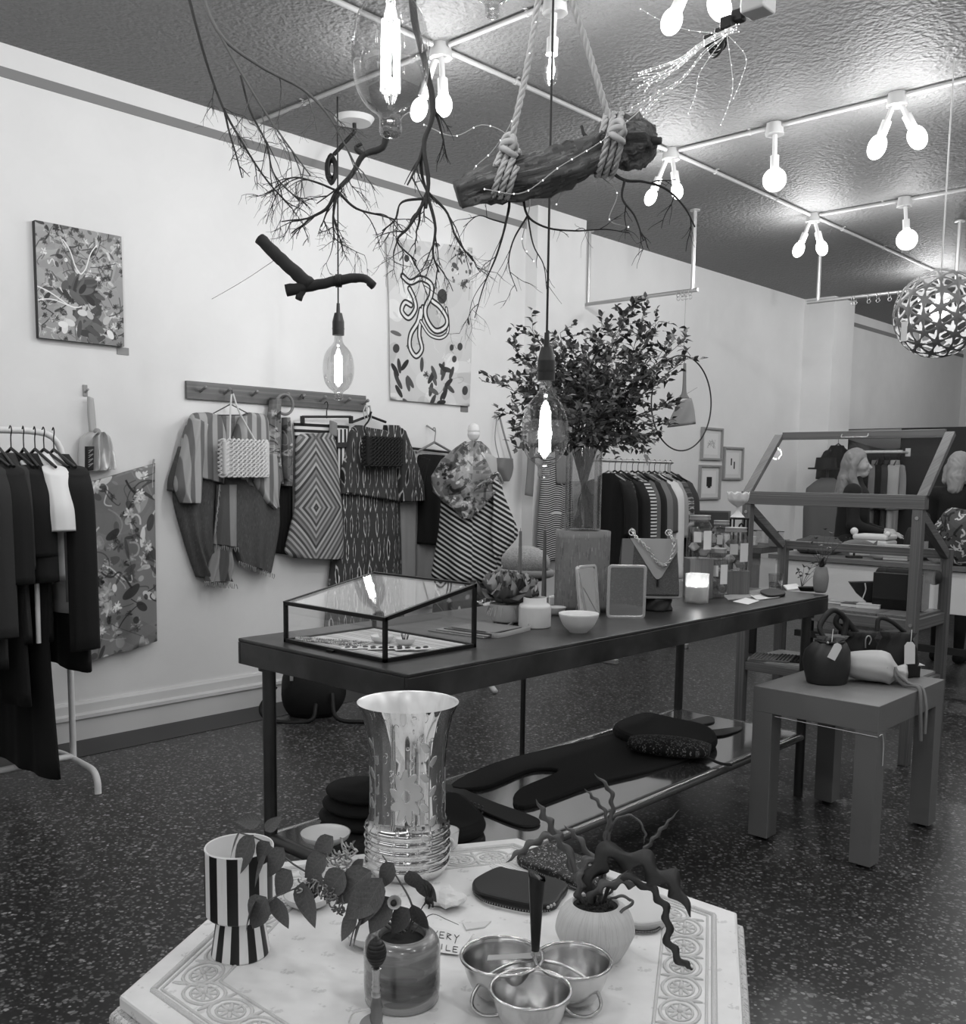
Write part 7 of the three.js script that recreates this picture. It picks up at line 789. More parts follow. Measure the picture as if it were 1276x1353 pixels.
// ---------------------------------------------------------------- dress form in the striped dress
{ const foot = onY(640, 905, 0), d0 = depthOf(foot), top = vertY(620, 562, foot); const c0 = V(foot.x, 0, foot.z), toL = (px, py) => { const y = vertY(px, py, foot), p = dep(px, py, d0), q = p.sub(V(c0.x, 0, c0.z)); return [q.x * Math.cos(-FACE) + q.z * Math.sin(-FACE), y]; };
  const X = (px, py) => (px - 622) * d0 / FOCAL, Y = (py) => vertY(622, py, foot); const base = onY(622, 905, 0);
  const t = T('dress_form', 'wooden dress form with a turned white finial and curved legs', 'mannequin', [base.x, 0, base.z], { ry: FACE }), wd = G(150, 0.5);
  part(t, 'pole', cyl(0.018, Y(590) - 0.12, 0, 0.12, 0), wd); part(t, 'finial', lathe(smooth([[0.001, 0], [0.02, 0.002], [0.012, 0.02], [0.03, 0.035], [0.043, 0.065], [0.04, 0.085], [0.043, 0.095], [0.035, 0.125], [0.02, 0.14], [0.0005, 0.146]], 30).map(([r, y]) => [Math.max(0.0004, r), y]), 24).translate(0, Y(587), 0), G(225, 0.4)); for (let k = 0; k < 3; k++) { const a = 0.55 + k * TAU / 3; part(t, 'curved_leg', taper([V(0, 0.2, 0), V(0.12 * Math.sin(a), 0.17, 0.12 * Math.cos(a)), V(0.24 * Math.sin(a), 0.06, 0.24 * Math.cos(a)), V(0.33 * Math.sin(a), 0.012, 0.33 * Math.cos(a))], 0.026, 0.02, 14, 8), G(190, 0.5)); }
  const ringAt = (py, xl, xr, dz, ph, amp = 0.012) => { const ring = [], cx = (X(xl) + X(xr)) / 2, hw = (X(xr) - X(xl)) / 2, y = Y(py); for (let k = 0; k < 40; k++) { const a = k / 40 * TAU, s = 1 + amp / Math.max(hw, 0.05) * Math.sin(6 * a + ph); ring.push(V(cx + hw * s * Math.cos(a), y, dz * s * Math.sin(a))); } return ring; };
  part(t, 'torso', loft([ringAt(592, 610, 632, 0.06, 0, 0), ringAt(605, 590, 652, 0.1, 0, 0), ringAt(650, 585, 655, 0.12, 0, 0), ringAt(700, 598, 645, 0.1, 0, 0), ringAt(745, 590, 650, 0.12, 0, 0)]), G(170, 0.8));
  const diag = canvas(256, 256, (x) => { x.fillStyle = gs(200); x.fillRect(0, 0, 256, 256); x.strokeStyle = gs(22); x.lineWidth = 15; for (let k = -8; k < 16; k++) { x.beginPath(); x.moveTo(-10, k * 32 - 6); x.lineTo(266, k * 32 + 160 - 6 + 6); x.stroke(); } }); const sm = G(255, 0.85, { map: diag });
  const dr = T('diagonal_stripe_dress', 'draped black and white striped dress on the dress form', 'dress', [base.x, 0, base.z], { ry: FACE }); const uvm = (s) => (p) => [p.x / s, p.y / s];
  part(dr, 'dress_body', loft([ringAt(640, 582, 658, 0.13, 0), ringAt(670, 582, 662, 0.14, 1), ringAt(700, 580, 664, 0.15, 2), ringAt(730, 576, 662, 0.16, 3, 0.02), ringAt(758, 572, 655, 0.17, 3.6, 0.028), ringAt(768, 576, 650, 0.16, 3.9, 0.03)], true, uvm(0.29)), sm);
  part(dr, 'side_drape', panel([[[X(646), Y(632), 0.1], [X(654), Y(634), 0.06]], [[X(648), Y(665), 0.14], [X(668), Y(668), 0.05]], [[X(646), Y(700), 0.15], [X(681), Y(704), 0.03]], [[X(650), Y(735), 0.15], [X(664), Y(728), 0.06]]], { th: 0.03, fold: 0.004, uvScale: 0.29 }), sm);
  const sk = T('dark_underskirt', 'dark patterned underskirt below the striped dress', 'skirt', [base.x, 0, base.z], { ry: FACE }); part(sk, 'cloth', loft([ringAt(764, 578, 648, 0.145, 0, 0.01), ringAt(800, 574, 656, 0.17, 1, 0.02), ringAt(850, 572, 662, 0.19, 2, 0.03)], true, uvm(0.4)), G(255, 0.8, { map: art(256, 256, 40, 70, { dark: 0.6, fat: 6 }) }));
  const silk = G(255, 0.32, { map: art(384, 384, 130, 240, { dark: 0.62, fat: 26 }), clearcoat: 0.3 }), sc = T('satin_scarf', 'glossy printed satin scarf knotted round the dress form shoulders', 'scarf', [base.x, 0, base.z], { ry: FACE });
  part(sc, 'wrap', loft([ringAt(583, 612, 630, 0.05, 0), ringAt(592, 600, 640, 0.09, 1, 0.012), ringAt(608, 583, 646, 0.14, 2, 0.016), ringAt(630, 570, 654, 0.165, 3, 0.018), ringAt(650, 571, 657, 0.165, 4, 0.018), ringAt(664, 584, 650, 0.16, 5, 0.02)], true, uvm(0.5)), silk);
  part(sc, 'point', panel([[[X(584), Y(655), 0.155], [X(652), Y(648), 0.15]], [[X(596), Y(670), 0.165], [X(636), Y(668), 0.165]], [[X(608), Y(684), 0.165], [X(620), Y(684), 0.165]]], { th: 0.015, fold: 0.004, uvScale: 0.5 }), silk); part(sc, 'knot', [ball(0.028, X(643), Y(634), 0.17, 12), taper([V(X(643), Y(634), 0.17), V(X(652), Y(625), 0.2), V(X(660), Y(638), 0.19)], 0.02, 0.008, 8, 7), taper([V(X(643), Y(634), 0.17), V(X(632), Y(640), 0.2), V(X(622), Y(648), 0.19)], 0.02, 0.008, 8, 7)], silk); }
// tweed cushion bag by the candles
{ const b = onY(698, 800, TT); const q = dep(694, 742, 4.6), t = T('tweed_hat', 'speckled tweed hat hung on the rack beside the dress form', 'hat', q); const g = ball(0.12, 0, 0, 0, 24).scale(1.05, 0.62, 0.8); part(t, 'crown', g, G(255, 0.95, { map: canvas(128, 128, (x) => { x.fillStyle = gs(150); x.fillRect(0, 0, 128, 128); for (let k = 0; k < 1600; k++) { x.fillStyle = gs(rr(70, 225)); x.fillRect(rnd() * 128, rnd() * 128, 2, 2); } }, { repeat: [5, 3] }) })); const brim = new THREE.TorusGeometry(0.13, 0.018, 8, 30).rotateX(PI / 2).translate(0, -0.05, 0).scale(1, 1, 0.8); part(t, 'brim', brim, G(130, 0.9)); const st = T('hat_stand', 'slim dark hat stand holding the tweed hat', 'stand', [q.x, 0, q.z]); part(st, 'pole', cyl(0.012, q.y - 0.06, 0, 0, 0), G(40, 0.5)); part(st, 'base', cyl(0.12, 0.02, 0, 0, 0), G(40, 0.5)); part(st, 'cap', cyl(0.09, 0.02, 0, q.y - 0.085, 0), G(40, 0.6)); }
// black rucksack on the floor against the wall
{ const b = onY(412, 945, 0), t = T('black_rucksack', 'slumped black bag with looped straps on the floor by the skirting', 'bag', b, { ry: FACE }); const rings = []; for (let i = 0; i <= 10; i++) { const s = i / 10, ring = [], k1 = Math.pow(Math.sin(PI * (0.14 + 0.76 * s)), 0.5); for (let k = 0; k < 26; k++) { const a = k / 26 * TAU; ring.push(V(0.2 * k1 * Math.cos(a) * (1 + 0.07 * Math.sin(3 * a + 4 * s)), 0.34 * s, 0.13 * k1 * Math.sin(a))); } rings.push(ring); } part(t, 'bag_body', loft(rings), G(12, 0.75)); part(t, 'strap', tube([[-0.2, 0.2, 0.1], [-0.28, 0.08, 0.16], [-0.2, 0.014, 0.2], [0.02, 0.014, 0.2], [0.05, 0.1, 0.13]], 0.013, 40, 7), G(14, 0.7)); part(t, 'strap', tube([[0.14, 0.16, 0.1], [0.18, 0.03, 0.18], [0.34, 0.014, 0.2], [0.5, 0.014, 0.12], [0.48, 0.1, 0.02], [0.2, 0.2, 0.02]], 0.013, 40, 7), G(14, 0.7)); part(t, 'buckle', [box(0.02, 0.06, 0.01, -0.1, 0.27, 0.12, 0.002), mv(new THREE.TorusGeometry(0.02, 0.003, 5, 14), -0.1, 0.32, 0.11)], chrome); }
// ---------------------------------------------------------------- bucket bags on the side table
{ const tag = (t, x, y, z, w, h, rz, lab) => { const g = ext([[-w / 2, 0], [w / 2, 0], [w / 2, h * 0.85], [w / 4, h], [-w / 4, h], [-w / 2, h * 0.85]], 0.002, 0).rotateZ(rz).translate(x, y, z); part(t, 'swing_tag', g, G(222, 0.8)); part(t, 'tag_cord', bar(V(x, y + h, z), V(x + 0.01, y + h + 0.05, z - 0.02), 0.0015, 5), G(215, 0.7)); };
  const bucket = (name, label, px, py, prof, m) => { const b = onY(px, py, ST), u = pxM(b, 1), t = T(name, label, 'bag', b, { ry: FACE }); t.u = u; const rings = []; prof.forEach(([hw, h, cx = 0, wr = 0], i) => { const ring = []; for (let k = 0; k < 30; k++) { const a = k / 30 * TAU, s = 1 + wr * Math.sin(7 * a + i) + 0.03 * Math.sin(3 * a + i); ring.push(V((cx + hw * s * Math.cos(a)) * u, h * u, hw * s * 0.85 * Math.sin(a) * u)); } rings.push(ring); }); part(t, 'bag_body', loft(rings), m); return t; };
  const a = bucket('leather_bucket_bag', 'dark leather bucket bag with a slanted white price tag', 1091, 902, [[23, 0], [26, 1.5], [29, 14], [31, 30, 0, 0.02], [28, 44, 1, 0.05], [20, 54, 2, 0.12], [16, 57, 3, 0.15], [19, 63, 4, 0.2]], G(38, 0.5, { clearcoat: 0.15, clearcoatRoughness: 0.5 })); tag(a, -0.02, 0.12, 0.1, 0.035, 0.07, -0.45); part(a, 'drawstring', mv(new THREE.TorusGeometry(17.5 * a.u, 0.006, 6, 26).rotateX(PI / 2), 2.5 * a.u, 56 * a.u, 0), G(30, 0.6)); part(a, 'eyelets', [0, 1, 2].map((k) => ball(0.006, (-6 + 6 * k) * a.u, 56 * a.u, 0.052, 8)), chrome); part(a, 'strap', tube([[-0.02, 0.19, 0], [-0.03, 0.24, -0.02], [0.03, 0.3, -0.05], [0.09, 0.26, -0.06], [0.08, 0.18, -0.05]], 0.012, 24, 6), G(18, 0.6));
  const b = bucket('black_bucket_bag', 'black cloth bucket bag closed with a pale safety pin', 1136, 884, [[20, 0], [23, 2], [24, 20], [22, 34, 0, 0.05], [15, 43, 0, 0.14], [17, 50, 0, 0.2]], G(16, 0.8)); part(b, 'safety_pin', tube([[-0.01, 0.11, 0.075], [-0.012, 0.15, 0.078], [0.0, 0.165, 0.078], [0.012, 0.15, 0.078], [0.004, 0.125, 0.078]], 0.003, 24, 6), G(215, 0.3, { metalness: 0.8 })); part(b, 'strap', tube([[-0.02, 0.16, 0], [-0.09, 0.24, -0.02], [-0.11, 0.2, -0.02], [-0.05, 0.15, 0]], 0.014, 20, 6), G(14, 0.8));
  const c = bucket('ribbed_bucket_bag', 'black drawstring bag with an upright white price tag', 1183, 892, [[24, 0], [27, 2], [28, 18], [25, 38, 0, 0.05], [17, 50, 0, 0.16], [20, 58, 0, 0.2]], G(20, 0.75)); tag(c, 0.012, 0.07, 0.105, 0.045, 0.095, 0.05); part(c, 'strap', tube([[0.03, 0.19, 0], [-0.04, 0.24, 0.01], [-0.09, 0.25, 0.01], [-0.1, 0.2, 0.02]], 0.01, 24, 6), G(24, 0.7));
  { const p = onY(1150, 900, ST), t = T('canvas_drawstring_bag', 'off-white canvas drawstring bag lying on its side', 'bag', p, { ry: FACE - 0.28 }); const rings = []; for (let i = 0; i <= 14; i++) { const s = i / 14, ring = [], r = s < 0.72 ? 0.085 * Math.pow(Math.sin(PI * (0.2 + 0.5 * s)), 0.6) : s < 0.84 ? 0.085 - 0.055 * (s - 0.72) / 0.12 : 0.03 + 0.03 * (s - 0.84) / 0.16; for (let k = 0; k < 28; k++) { const A = k / 28 * TAU, w = 1 + (0.03 + 0.12 * Math.max(0, s - 0.55)) * Math.sin(8 * A + i * 0.3); ring.push(V(-0.1 + 0.235 * s, 0.07 - 0.038 * Math.max(0, s - 0.6) * 2.2 + 0.8 * r * w * Math.sin(A) * 0.98, 0.02 + r * w * Math.cos(A))); } rings.push(ring); } part(t, 'bag_body', loft(rings), G(185, 0.9)); part(t, 'drawstring', tube([[0.085, 0.07, 0.075], [0.09, 0.04, 0.09], [0.12, 0.012, 0.09], [0.16, 0.012, 0.11], [0.175, 0.0, 0.14], [0.178, -0.08, 0.16], [0.185, -0.2, 0.165]], 0.008, 40, 7), G(120, 0.8)); part(t, 'drawstring', tube([[0.085, 0.08, 0.075], [0.1, 0.05, 0.095], [0.14, 0.02, 0.1], [0.185, 0.01, 0.12], [0.2, -0.06, 0.15], [0.2, -0.17, 0.16]], 0.006, 40, 7), G(130, 0.8)); part(t, 'printed_mark', [0, 1, 2, 3].map((k) => bar(V(0.01 + 0.012 * k, 0.11 - 0.006 * k, 0.085 + 0.002 * k), V(0.016 + 0.012 * k, 0.095 - 0.006 * k, 0.094 + 0.002 * k), 0.0018, 4)), G(90, 0.8)); }
  { const p = onY(1198, 893, ST), t = T('black_gift_box', 'small black box with a white paper slip behind the canvas bag', 'box', p, { ry: FACE }); part(t, 'box', box(0.085, 0.05, 0.07, 0, 0.025, 0, 0.003), G(18, 0.6)); part(t, 'paper_slip', box(0.11, 0.002, 0.05, 0.01, 0.0515, 0.0, 0), G(222, 0.8)); } }
// ---------------------------------------------------------------- inside the wooden cabinet
{ const y0 = 0.7845, P = (px, py) => onY(px, py, y0); const a = P(1182, 806), t = T('black_presentation_box', 'large flat black box standing in the cabinet', 'box', [a.x, y0, a.z - 0.06], { ry: 0.1 }); part(t, 'lid', box(0.26, 0.2, 0.03, 0, 0.1, 0.045, 0.003), G(16, 0.55)); part(t, 'case', box(0.26, 0.06, 0.12, 0, 0.03, 0, 0.003), G(14, 0.6));
  const bl = T('bolster_roll', 'dark velvet bolster behind the black box', 'bolster', [a.x, y0, a.z - 0.16]); part(bl, 'roll', bar(V(-0.12, 0.18, 0), V(0.13, 0.18, 0), 0.034, 20), G(30, 0.85)); for (const x of [-0.135, 0.145]) part(bl, 'end_cap', ball(0.042, x, 0.18, 0, 14), G(44, 0.85)); for (const x of [-0.09, 0.1]) part(bl, 'stand', box(0.03, 0.15, 0.06, x, 0.075, 0, 0.004), G(40, 0.6));
  const w = P(1135, 800), wd = T('wedge_clutch', 'black wedge-shaped clutch with a pale tassel', 'bag', [w.x, y0, w.z - 0.05], { ry: FACE - 0.1 }); part(wd, 'bag_body', [ext([[-0.085, 0.13], [0.07, 0.135], [0.07, 0.06], [0.05, 0.02], [0.02, 0.02], [-0.04, 0.07]], 0.05, 0.004), box(0.05, 0.03, 0.05, 0.04, 0.015, 0.025, 0.002)], G(15, 0.6)); part(wd, 'tassel', tube([[-0.01, 0.13, 0.055], [-0.005, 0.09, 0.058], [-0.02, 0.04, 0.058]], 0.004, 12, 5), G(190, 0.8));
  for (const [k, px, py, ww, g, lab] of [[0, 1110, 797, 0.13, 150, 'pale booklet lying flat at the cabinet front'], [1, 1128, 801, 0.12, 60, 'thin dark magazine with a light cover strip'], [2, 1148, 803, 0.12, 190, 'white booklet next to the black box']]) { const p = P(px, py); const q = T('booklet', lab, 'booklet', [p.x, y0, p.z], { ry: 0.1 * k }); part(q, 'pages', box(ww, 0.012 + 0.004 * k, 0.09, 0, 0.006 + 0.002 * k, 0, 0.001), G(215, 0.8)); part(q, 'cover', box(ww + 0.004, 0.002, 0.094, 0, 0.0135 + 0.004 * k, 0, 0), G(g, 0.6)); }
  { const p = P(1158, 797), q = T('place_card', 'small folded white card standing on the booklets', 'card', [p.x, y0 + 0.03, p.z + 0.02], { ry: FACE }); part(q, 'leaf', box(0.07, 0.035, 0.002, 0, 0.017, 0.008, 0).rotateX(-0.25), G(215, 0.8)); part(q, 'leaf', box(0.07, 0.035, 0.002, 0, 0.017, -0.012, 0).rotateX(0.25), G(215, 0.8)); }
  const lo = 0.4395; for (const [px, py, g, lab] of [[1020, 870, 110, 'grey fringed mat on the low cabinet shelf'], [1055, 872, 24, 'black openwork mat on the low cabinet shelf']]) { const p = onY(px, py, lo), q = T('woven_mat', lab, 'mat', [p.x, lo, p.z], { ry: 0.3 }), w2 = []; for (let k = 0; k < 12; k++) { w2.push(bar(V(-0.11, 0.004, -0.11 + 0.02 * k), V(0.11, 0.006, -0.11 + 0.02 * k), 0.004, 5)); w2.push(bar(V(-0.11 + 0.02 * k, 0.008, -0.11), V(-0.11 + 0.02 * k, 0.008, 0.11), 0.004, 5)); } part(q, 'weave', w2, G(g, 0.9), { kind: 'stuff' }); } }
// ---------------------------------------------------------------- the far end of the shop
const CT = 0.9, CZ = 7.26;
{ const t = T('sales_counter', 'white-fronted sales counter with a dark wooden top', 'counter', [-2.4, 0, -CZ - 0.3]); part(t, 'worktop', along(box(2.5, 0.035, 0.66, 0, CT - 0.0175, 0, 0.003), 0), G(255, 0.45, { map: woodMap })); part(t, 'front_panel', box(2.4, 0.3, 0.02, 0, CT - 0.19, 0.29, 0.003), G(205, 0.5)); part(t, 'back_panel', box(2.4, 0.3, 0.02, 0, CT - 0.19, -0.29, 0.003), G(205, 0.5)); for (const s of [-1, 1]) part(t, 'end_panel', box(0.02, 0.3, 0.56, s * 1.19, CT - 0.19, 0, 0.003), G(205, 0.5)); for (const x of [-1.15, 1.15]) for (const z of [-0.25, 0.25]) part(t, 'leg', box(0.06, CT - 0.036, 0.06, x, (CT - 0.036) / 2, z, 0.003), G(46, 0.6)); part(t, 'stretcher', box(2.3, 0.05, 0.04, 0, 0.25, 0, 0.003), G(40, 0.6)); }
{ const t = T('bracket_table', 'dark wooden wall table on folding iron brackets', 'table', [-4.55, 0, -7.95]); part(t, 'table_top', along(box(1.25, 0.05, 0.6, 0, 0.885, 0, 0.003), 0), G(62, 0.5)); part(t, 'apron', box(1.2, 0.1, 0.03, 0, 0.81, 0.27, 0.003), G(40, 0.6)); for (const x of [-0.55, 0.55]) { part(t, 'leg', box(0.05, 0.86, 0.05, x, 0.43, -0.22, 0.003), G(36, 0.6)); part(t, 'leg', box(0.05, 0.86, 0.05, x, 0.43, 0.24, 0.003), G(36, 0.6)); part(t, 'brace', bar(V(x, 0.45, 0.24), V(x - Math.sign(x) * 0.3, 0.78, 0.24), 0.01, 6), G(36, 0.5)); }
  for (let k = 0; k < 4; k++) { const q = T('glass_box', 'small clear glass trinket box on the bracket table', 'box', [-4.5 + 0.2 * k, 0.91, -7.82], { group: 'glass boxes on the bracket table' }); part(q, 'panes', [box(0.12, 0.13, 0.004, 0, 0.065, 0.05, 0), box(0.12, 0.13, 0.004, 0, 0.065, -0.05, 0), box(0.004, 0.13, 0.1, 0.06, 0.065, 0, 0), box(0.004, 0.13, 0.1, -0.06, 0.065, 0, 0)], glass()); part(q, 'contents', box(0.08, 0.08, 0.06, 0, 0.042, 0, 0.01), G([190, 140, 205, 120][k], 0.7)); part(q, 'rim', [box(0.13, 0.006, 0.006, 0, 0.132, 0.05, 0), box(0.13, 0.006, 0.006, 0, 0.132, -0.05, 0)], G(60, 0.5)); }
  { const q = T('book_easel', 'slanting wooden easel with an open dark book', 'easel', [-4.62, 0.91, -8.06], { ry: 0.5 }); part(q, 'board', box(0.3, 0.22, 0.015, 0, 0.2, 0, 0.003).rotateX(-0.5), G(80, 0.6)); part(q, 'book', box(0.26, 0.16, 0.03, 0, 0.2, 0.025, 0.004).rotateX(-0.5), G(40, 0.7)); part(q, 'foot', box(0.24, 0.02, 0.14, 0, 0.01, -0.02, 0.003), G(50, 0.6)); part(q, 'prop', beam(V(0, 0.015, -0.08), V(0, 0.26, -0.12), 0.02, 0.02), G(50, 0.6)); } }
// things on the counter
{ const C = (px, Z = 7.5) => V(onZ(px, 735, -Z).x, CT, -Z);
  { const p = C(1150, 7.62), t = T('folded_towels', 'stack of folded white towels on the counter', 'towels', p); for (let k = 0; k < 4; k++) part(t, 'towel', box(0.3 - 0.01 * k, 0.042, 0.22, 0.005 * (k % 2), 0.021 + 0.043 * k, -0.05, 0.018), G(212 - 6 * (k % 2), 0.95)); part(t, 'tassel', ball(0.03, -0.13, 0.19, 0.02, 10), G(215, 0.9)); part(t, 'tassel', ball(0.022, 0.13, 0.18, 0.02, 10), G(215, 0.9)); }
  { const p = C(1184, 7.42), t = T('wicker_box', 'small pale woven box beside the towels', 'box', p, { ry: 0.2 }); part(t, 'basket', [0, 1, 2, 3, 4].map((k) => box(0.17, 0.02, 0.11, 0, 0.011 + 0.0205 * k, 0, 0.006)), G(165, 0.85)); part(t, 'lid', box(0.175, 0.012, 0.115, 0, 0.11, 0, 0.004), G(175, 0.8)); }
  { const p = C(1128, 7.38), t = T('carved_fish', 'carved grey fish on a black block stand', 'ornament', p, { ry: FACE }); part(t, 'stand', [box(0.11, 0.016, 0.06, 0, 0.008, 0, 0.002), cyl(0.008, 0.07, 0, 0.015, 0)], G(16, 0.6)); const rings = []; for (let i = 0; i <= 14; i++) { const s = i / 14, r = 0.04 * Math.pow(Math.sin(PI * (0.04 + 0.9 * s)), 0.8) + 0.003, ring = []; for (let k = 0; k < 14; k++) { const a = k / 14 * TAU; ring.push(V(-0.1 + 0.24 * s, 0.1 + r * Math.sin(a), 0.5 * r * Math.cos(a))); } rings.push(ring); } part(t, 'fish_body', loft(rings), G(110, 0.5)); part(t, 'tail', ext([[0.13, 0.1], [0.17, 0.135], [0.165, 0.1], [0.17, 0.07]], 0.008, 0.002), G(100, 0.5)); }
  { const p = C(1080, 7.5), t = T('draped_shawl', 'rumpled grey shawl heaped on the counter end', 'shawl', p); const g = new THREE.IcosahedronGeometry(0.15, 3).scale(1.2, 0.55, 0.9), q = g.attributes.position; for (let i = 0; i < q.count; i++) { const v = V().fromBufferAttribute(q, i), s = 1 + 0.16 * Math.sin(v.x * 34 + v.y * 20) * Math.sin(v.z * 28); q.setXYZ(i, v.x * s, Math.max(-0.06, v.y * s), v.z * s); } g.computeVertexNormals(); part(t, 'cloth', mv(g, -0.02, 0.062, -0.06), G(74, 0.9)); }
  { const p = C(1215, 7.6), t = T('black_satchel', 'dark bag with a knotted strap standing on the counter', 'bag', p, { ry: FACE }); const rings = []; for (let i = 0; i <= 8; i++) { const s = i / 8, ring = []; for (let k = 0; k < 22; k++) { const a = k / 22 * TAU, r = Math.pow(Math.sin(PI * (0.2 + 0.62 * s)), 0.5); ring.push(V(0.12 * r * Math.cos(a) * (1 + 0.08 * Math.sin(5 * a + s * 3)), 0.24 * s, 0.08 * r * Math.sin(a))); } rings.push(ring); } part(t, 'bag_body', loft(rings), G(26, 0.7)); part(t, 'strap', tube([[-0.05, 0.22, 0.02], [-0.07, 0.33, 0], [0.04, 0.34, 0], [0.05, 0.22, 0.02]], 0.01, 24, 6), G(24, 0.7)); part(t, 'tag', box(0.04, 0.05, 0.002, 0.0, 0.12, 0.085, 0), G(180, 0.8)); }
  for (const [px, py, lab] of [[1240, 7.4, 'pale rounded bowl beside the patterned bundle'], [1163, 7.4, 'little white tray in front of the towels']]) { const p = C(px, py); latheT('counter_bowl', lab, 'bowl', [p.x, CT, p.z - 0.03], [[0.001, 0.003], [0.05, 0], [0.085, 0.03], [0.09, 0.06], [0.084, 0.06], [0.05, 0.012], [0.001, 0.01]], G(200, 0.4), 28); }
  { const p = dep(1262, 737, 6.9), t = T('patterned_bundle', 'bold leopard-marked fabric bundle heaped on the counter', 'fabric', [p.x, CT, -CZ - 0.1]); const g = new THREE.IcosahedronGeometry(0.2, 4).scale(0.9, 1.05, 0.75), q = g.attributes.position, uv = []; for (let i = 0; i < q.count; i++) { const v = V().fromBufferAttribute(q, i), s = 1 + 0.08 * Math.sin(v.x * 30 + 1) * Math.sin(v.y * 26); q.setXYZ(i, v.x * s, Math.max(-0.19, v.y * s), v.z * s); uv.push(v.x * 3, v.y * 3); } g.setAttribute('uv', new THREE.Float32BufferAttribute(uv, 2)); g.computeVertexNormals(); part(t, 'cloth', mv(g, 0, 0.195, 0), G(255, 0.85, { map: canvas(256, 256, (x) => { x.fillStyle = gs(70); x.fillRect(0, 0, 256, 256); for (let k = 0; k < 80; k++) { x.strokeStyle = gs(rnd() < 0.5 ? 20 : 185); x.lineWidth = rr(5, 13); x.beginPath(); const a = rnd() * 256, b = rnd() * 256; x.moveTo(a, b); x.quadraticCurveTo(a + rr(-40, 40), b + rr(-40, 40), a + rr(-40, 40), b + rr(-50, 50)); x.stroke(); } }) })); } }
// dark picture, rail of clothes and hung dress behind the counter
{ const a = onZ(1120, 568, -ZP), b = onZ(1190, 608, -ZP), t = T('landscape_canvas', 'wide hazy hill landscape on the dark partition', 'painting', [(a.x + b.x) / 2, b.y, -ZP], {}), w = b.x - a.x, h = a.y - b.y; part(t, 'stretcher', box(w, h, 0.04, 0, h / 2, 0.02, 0.002), G(40, 0.7)); part(t, 'picture', new THREE.PlaneGeometry(w, h).translate(0, h / 2, 0.0405), G(255, 0.6, { map: canvas(256, 128, (x, W, H) => { const gr = x.createLinearGradient(0, 0, 0, H); gr.addColorStop(0, gs(150)); gr.addColorStop(0.5, gs(105)); gr.addColorStop(1, gs(60)); x.fillStyle = gr; x.fillRect(0, 0, W, H); x.fillStyle = gs(46); x.beginPath(); x.moveTo(0, H * 0.3); x.bezierCurveTo(W * 0.4, H * 0.5, W * 0.7, H * 0.75, W, H * 0.62); x.lineTo(W, H); x.lineTo(0, H); x.fill(); }, { clamp: true }) })); }
{ const Z = 12.15, y = onZ(1150, 597, -Z).y, x0 = onZ(1110, 597, -Z).x, x1 = onZ(1192, 600, -Z).x, t = T('fitting_rail', 'white clothes rail in front of the dark partition', 'rail', [x0, 0, -Z]); part(t, 'rail', bar(V(0, y, 0), V(x1 - x0, y, 0), 0.018, 12), rackWhite); for (const x of [0.06, x1 - x0 - 0.06]) part(t, 'wall_bracket', [bar(V(x, y, 0), V(x, y, -(ZP - Z)), 0.014, 10), box(0.06, 0.1, 0.012, x, y, -(ZP - Z) + 0.007, 0.002)], rackWhite);
  const gl = [['linen_jacket', 'pale linen jacket on the fitting rail', 150], ['black_waistcoat', 'black waistcoat beside the pale linen jacket', 22], ['stone_shirt', 'stone-grey shirt on the fitting rail', 120], ['ink_dress', 'inky dress on the fitting rail', 18], ['white_edged_coat', 'dark coat with a white edge on the fitting rail', 60], ['mist_blouse', 'misty light blouse on the fitting rail', 170]]; gl.forEach(([nm, lab, g], k) => garment(nm, lab, 'clothing', [x0 + (x1 - x0) * (0.42 + 0.1 * k), y, -Z], { w: 0.42, th: 0.06, m: G(g, 0.9), len: 0.9, sleeve: 0.6, ry: PI / 2 + 0.2 }));
  { const p = onZ(1108, 577, -11.3); garment('black_blazer_dress', 'black blazer hung on the white pilaster', 'jacket', [p.x, p.y, -11.3], { w: 0.3, th: 0.07, m: G(17, 0.9), len: 0.52, sleeve: 0.4, ry: 0.9 }); const hk = T('pilaster_hook', 'small hook on the white pilaster holding the blazer', 'hook', [p.x, p.y, -11.3]); part(hk, 'hook', [bar(V(0, 0.02, 0), V(-0.05, 0.03, -0.09), 0.008, 8), ball(0.012, 0, 0.022, 0, 8)], G(150, 0.5)); } }
{ const p = dep(1092, 645, 9.4), t = T('grey_jacket_form', 'mid-grey jacket on a stand behind the counter', 'jacket', [p.x, 0, p.z], { ry: FACE }); const R = (y, hw, d) => { const r = []; for (let k = 0; k < 28; k++) { const a = k / 28 * TAU; r.push(V(hw * Math.cos(a), y, d * Math.sin(a))); } return r; }; part(t, 'jacket_body', loft([R(1.5, 0.06, 0.06), R(1.46, 0.12, 0.08), R(1.4, 0.19, 0.12), R(1.2, 0.21, 0.14), R(0.85, 0.2, 0.14), R(0.75, 0.22, 0.15)]), G(92, 0.85)); part(t, 'stand_pole', cyl(0.02, 1.5, 0, 0.0, 0), G(40, 0.5)); part(t, 'stand_base', cyl(0.16, 0.03, 0, 0, 0), G(40, 0.5)); part(t, 'hat', [cyl(0.16, 0.015, -0.02, 1.58, 0), cyl(0.1, 0.1, -0.02, 1.59, 0, 0.09)], G(20, 0.8), { label: 'black brimmed hat on top of the stand' }); part(t, 'hat_peg', cyl(0.012, 0.1, 0, 1.49, 0), G(40, 0.5)); }
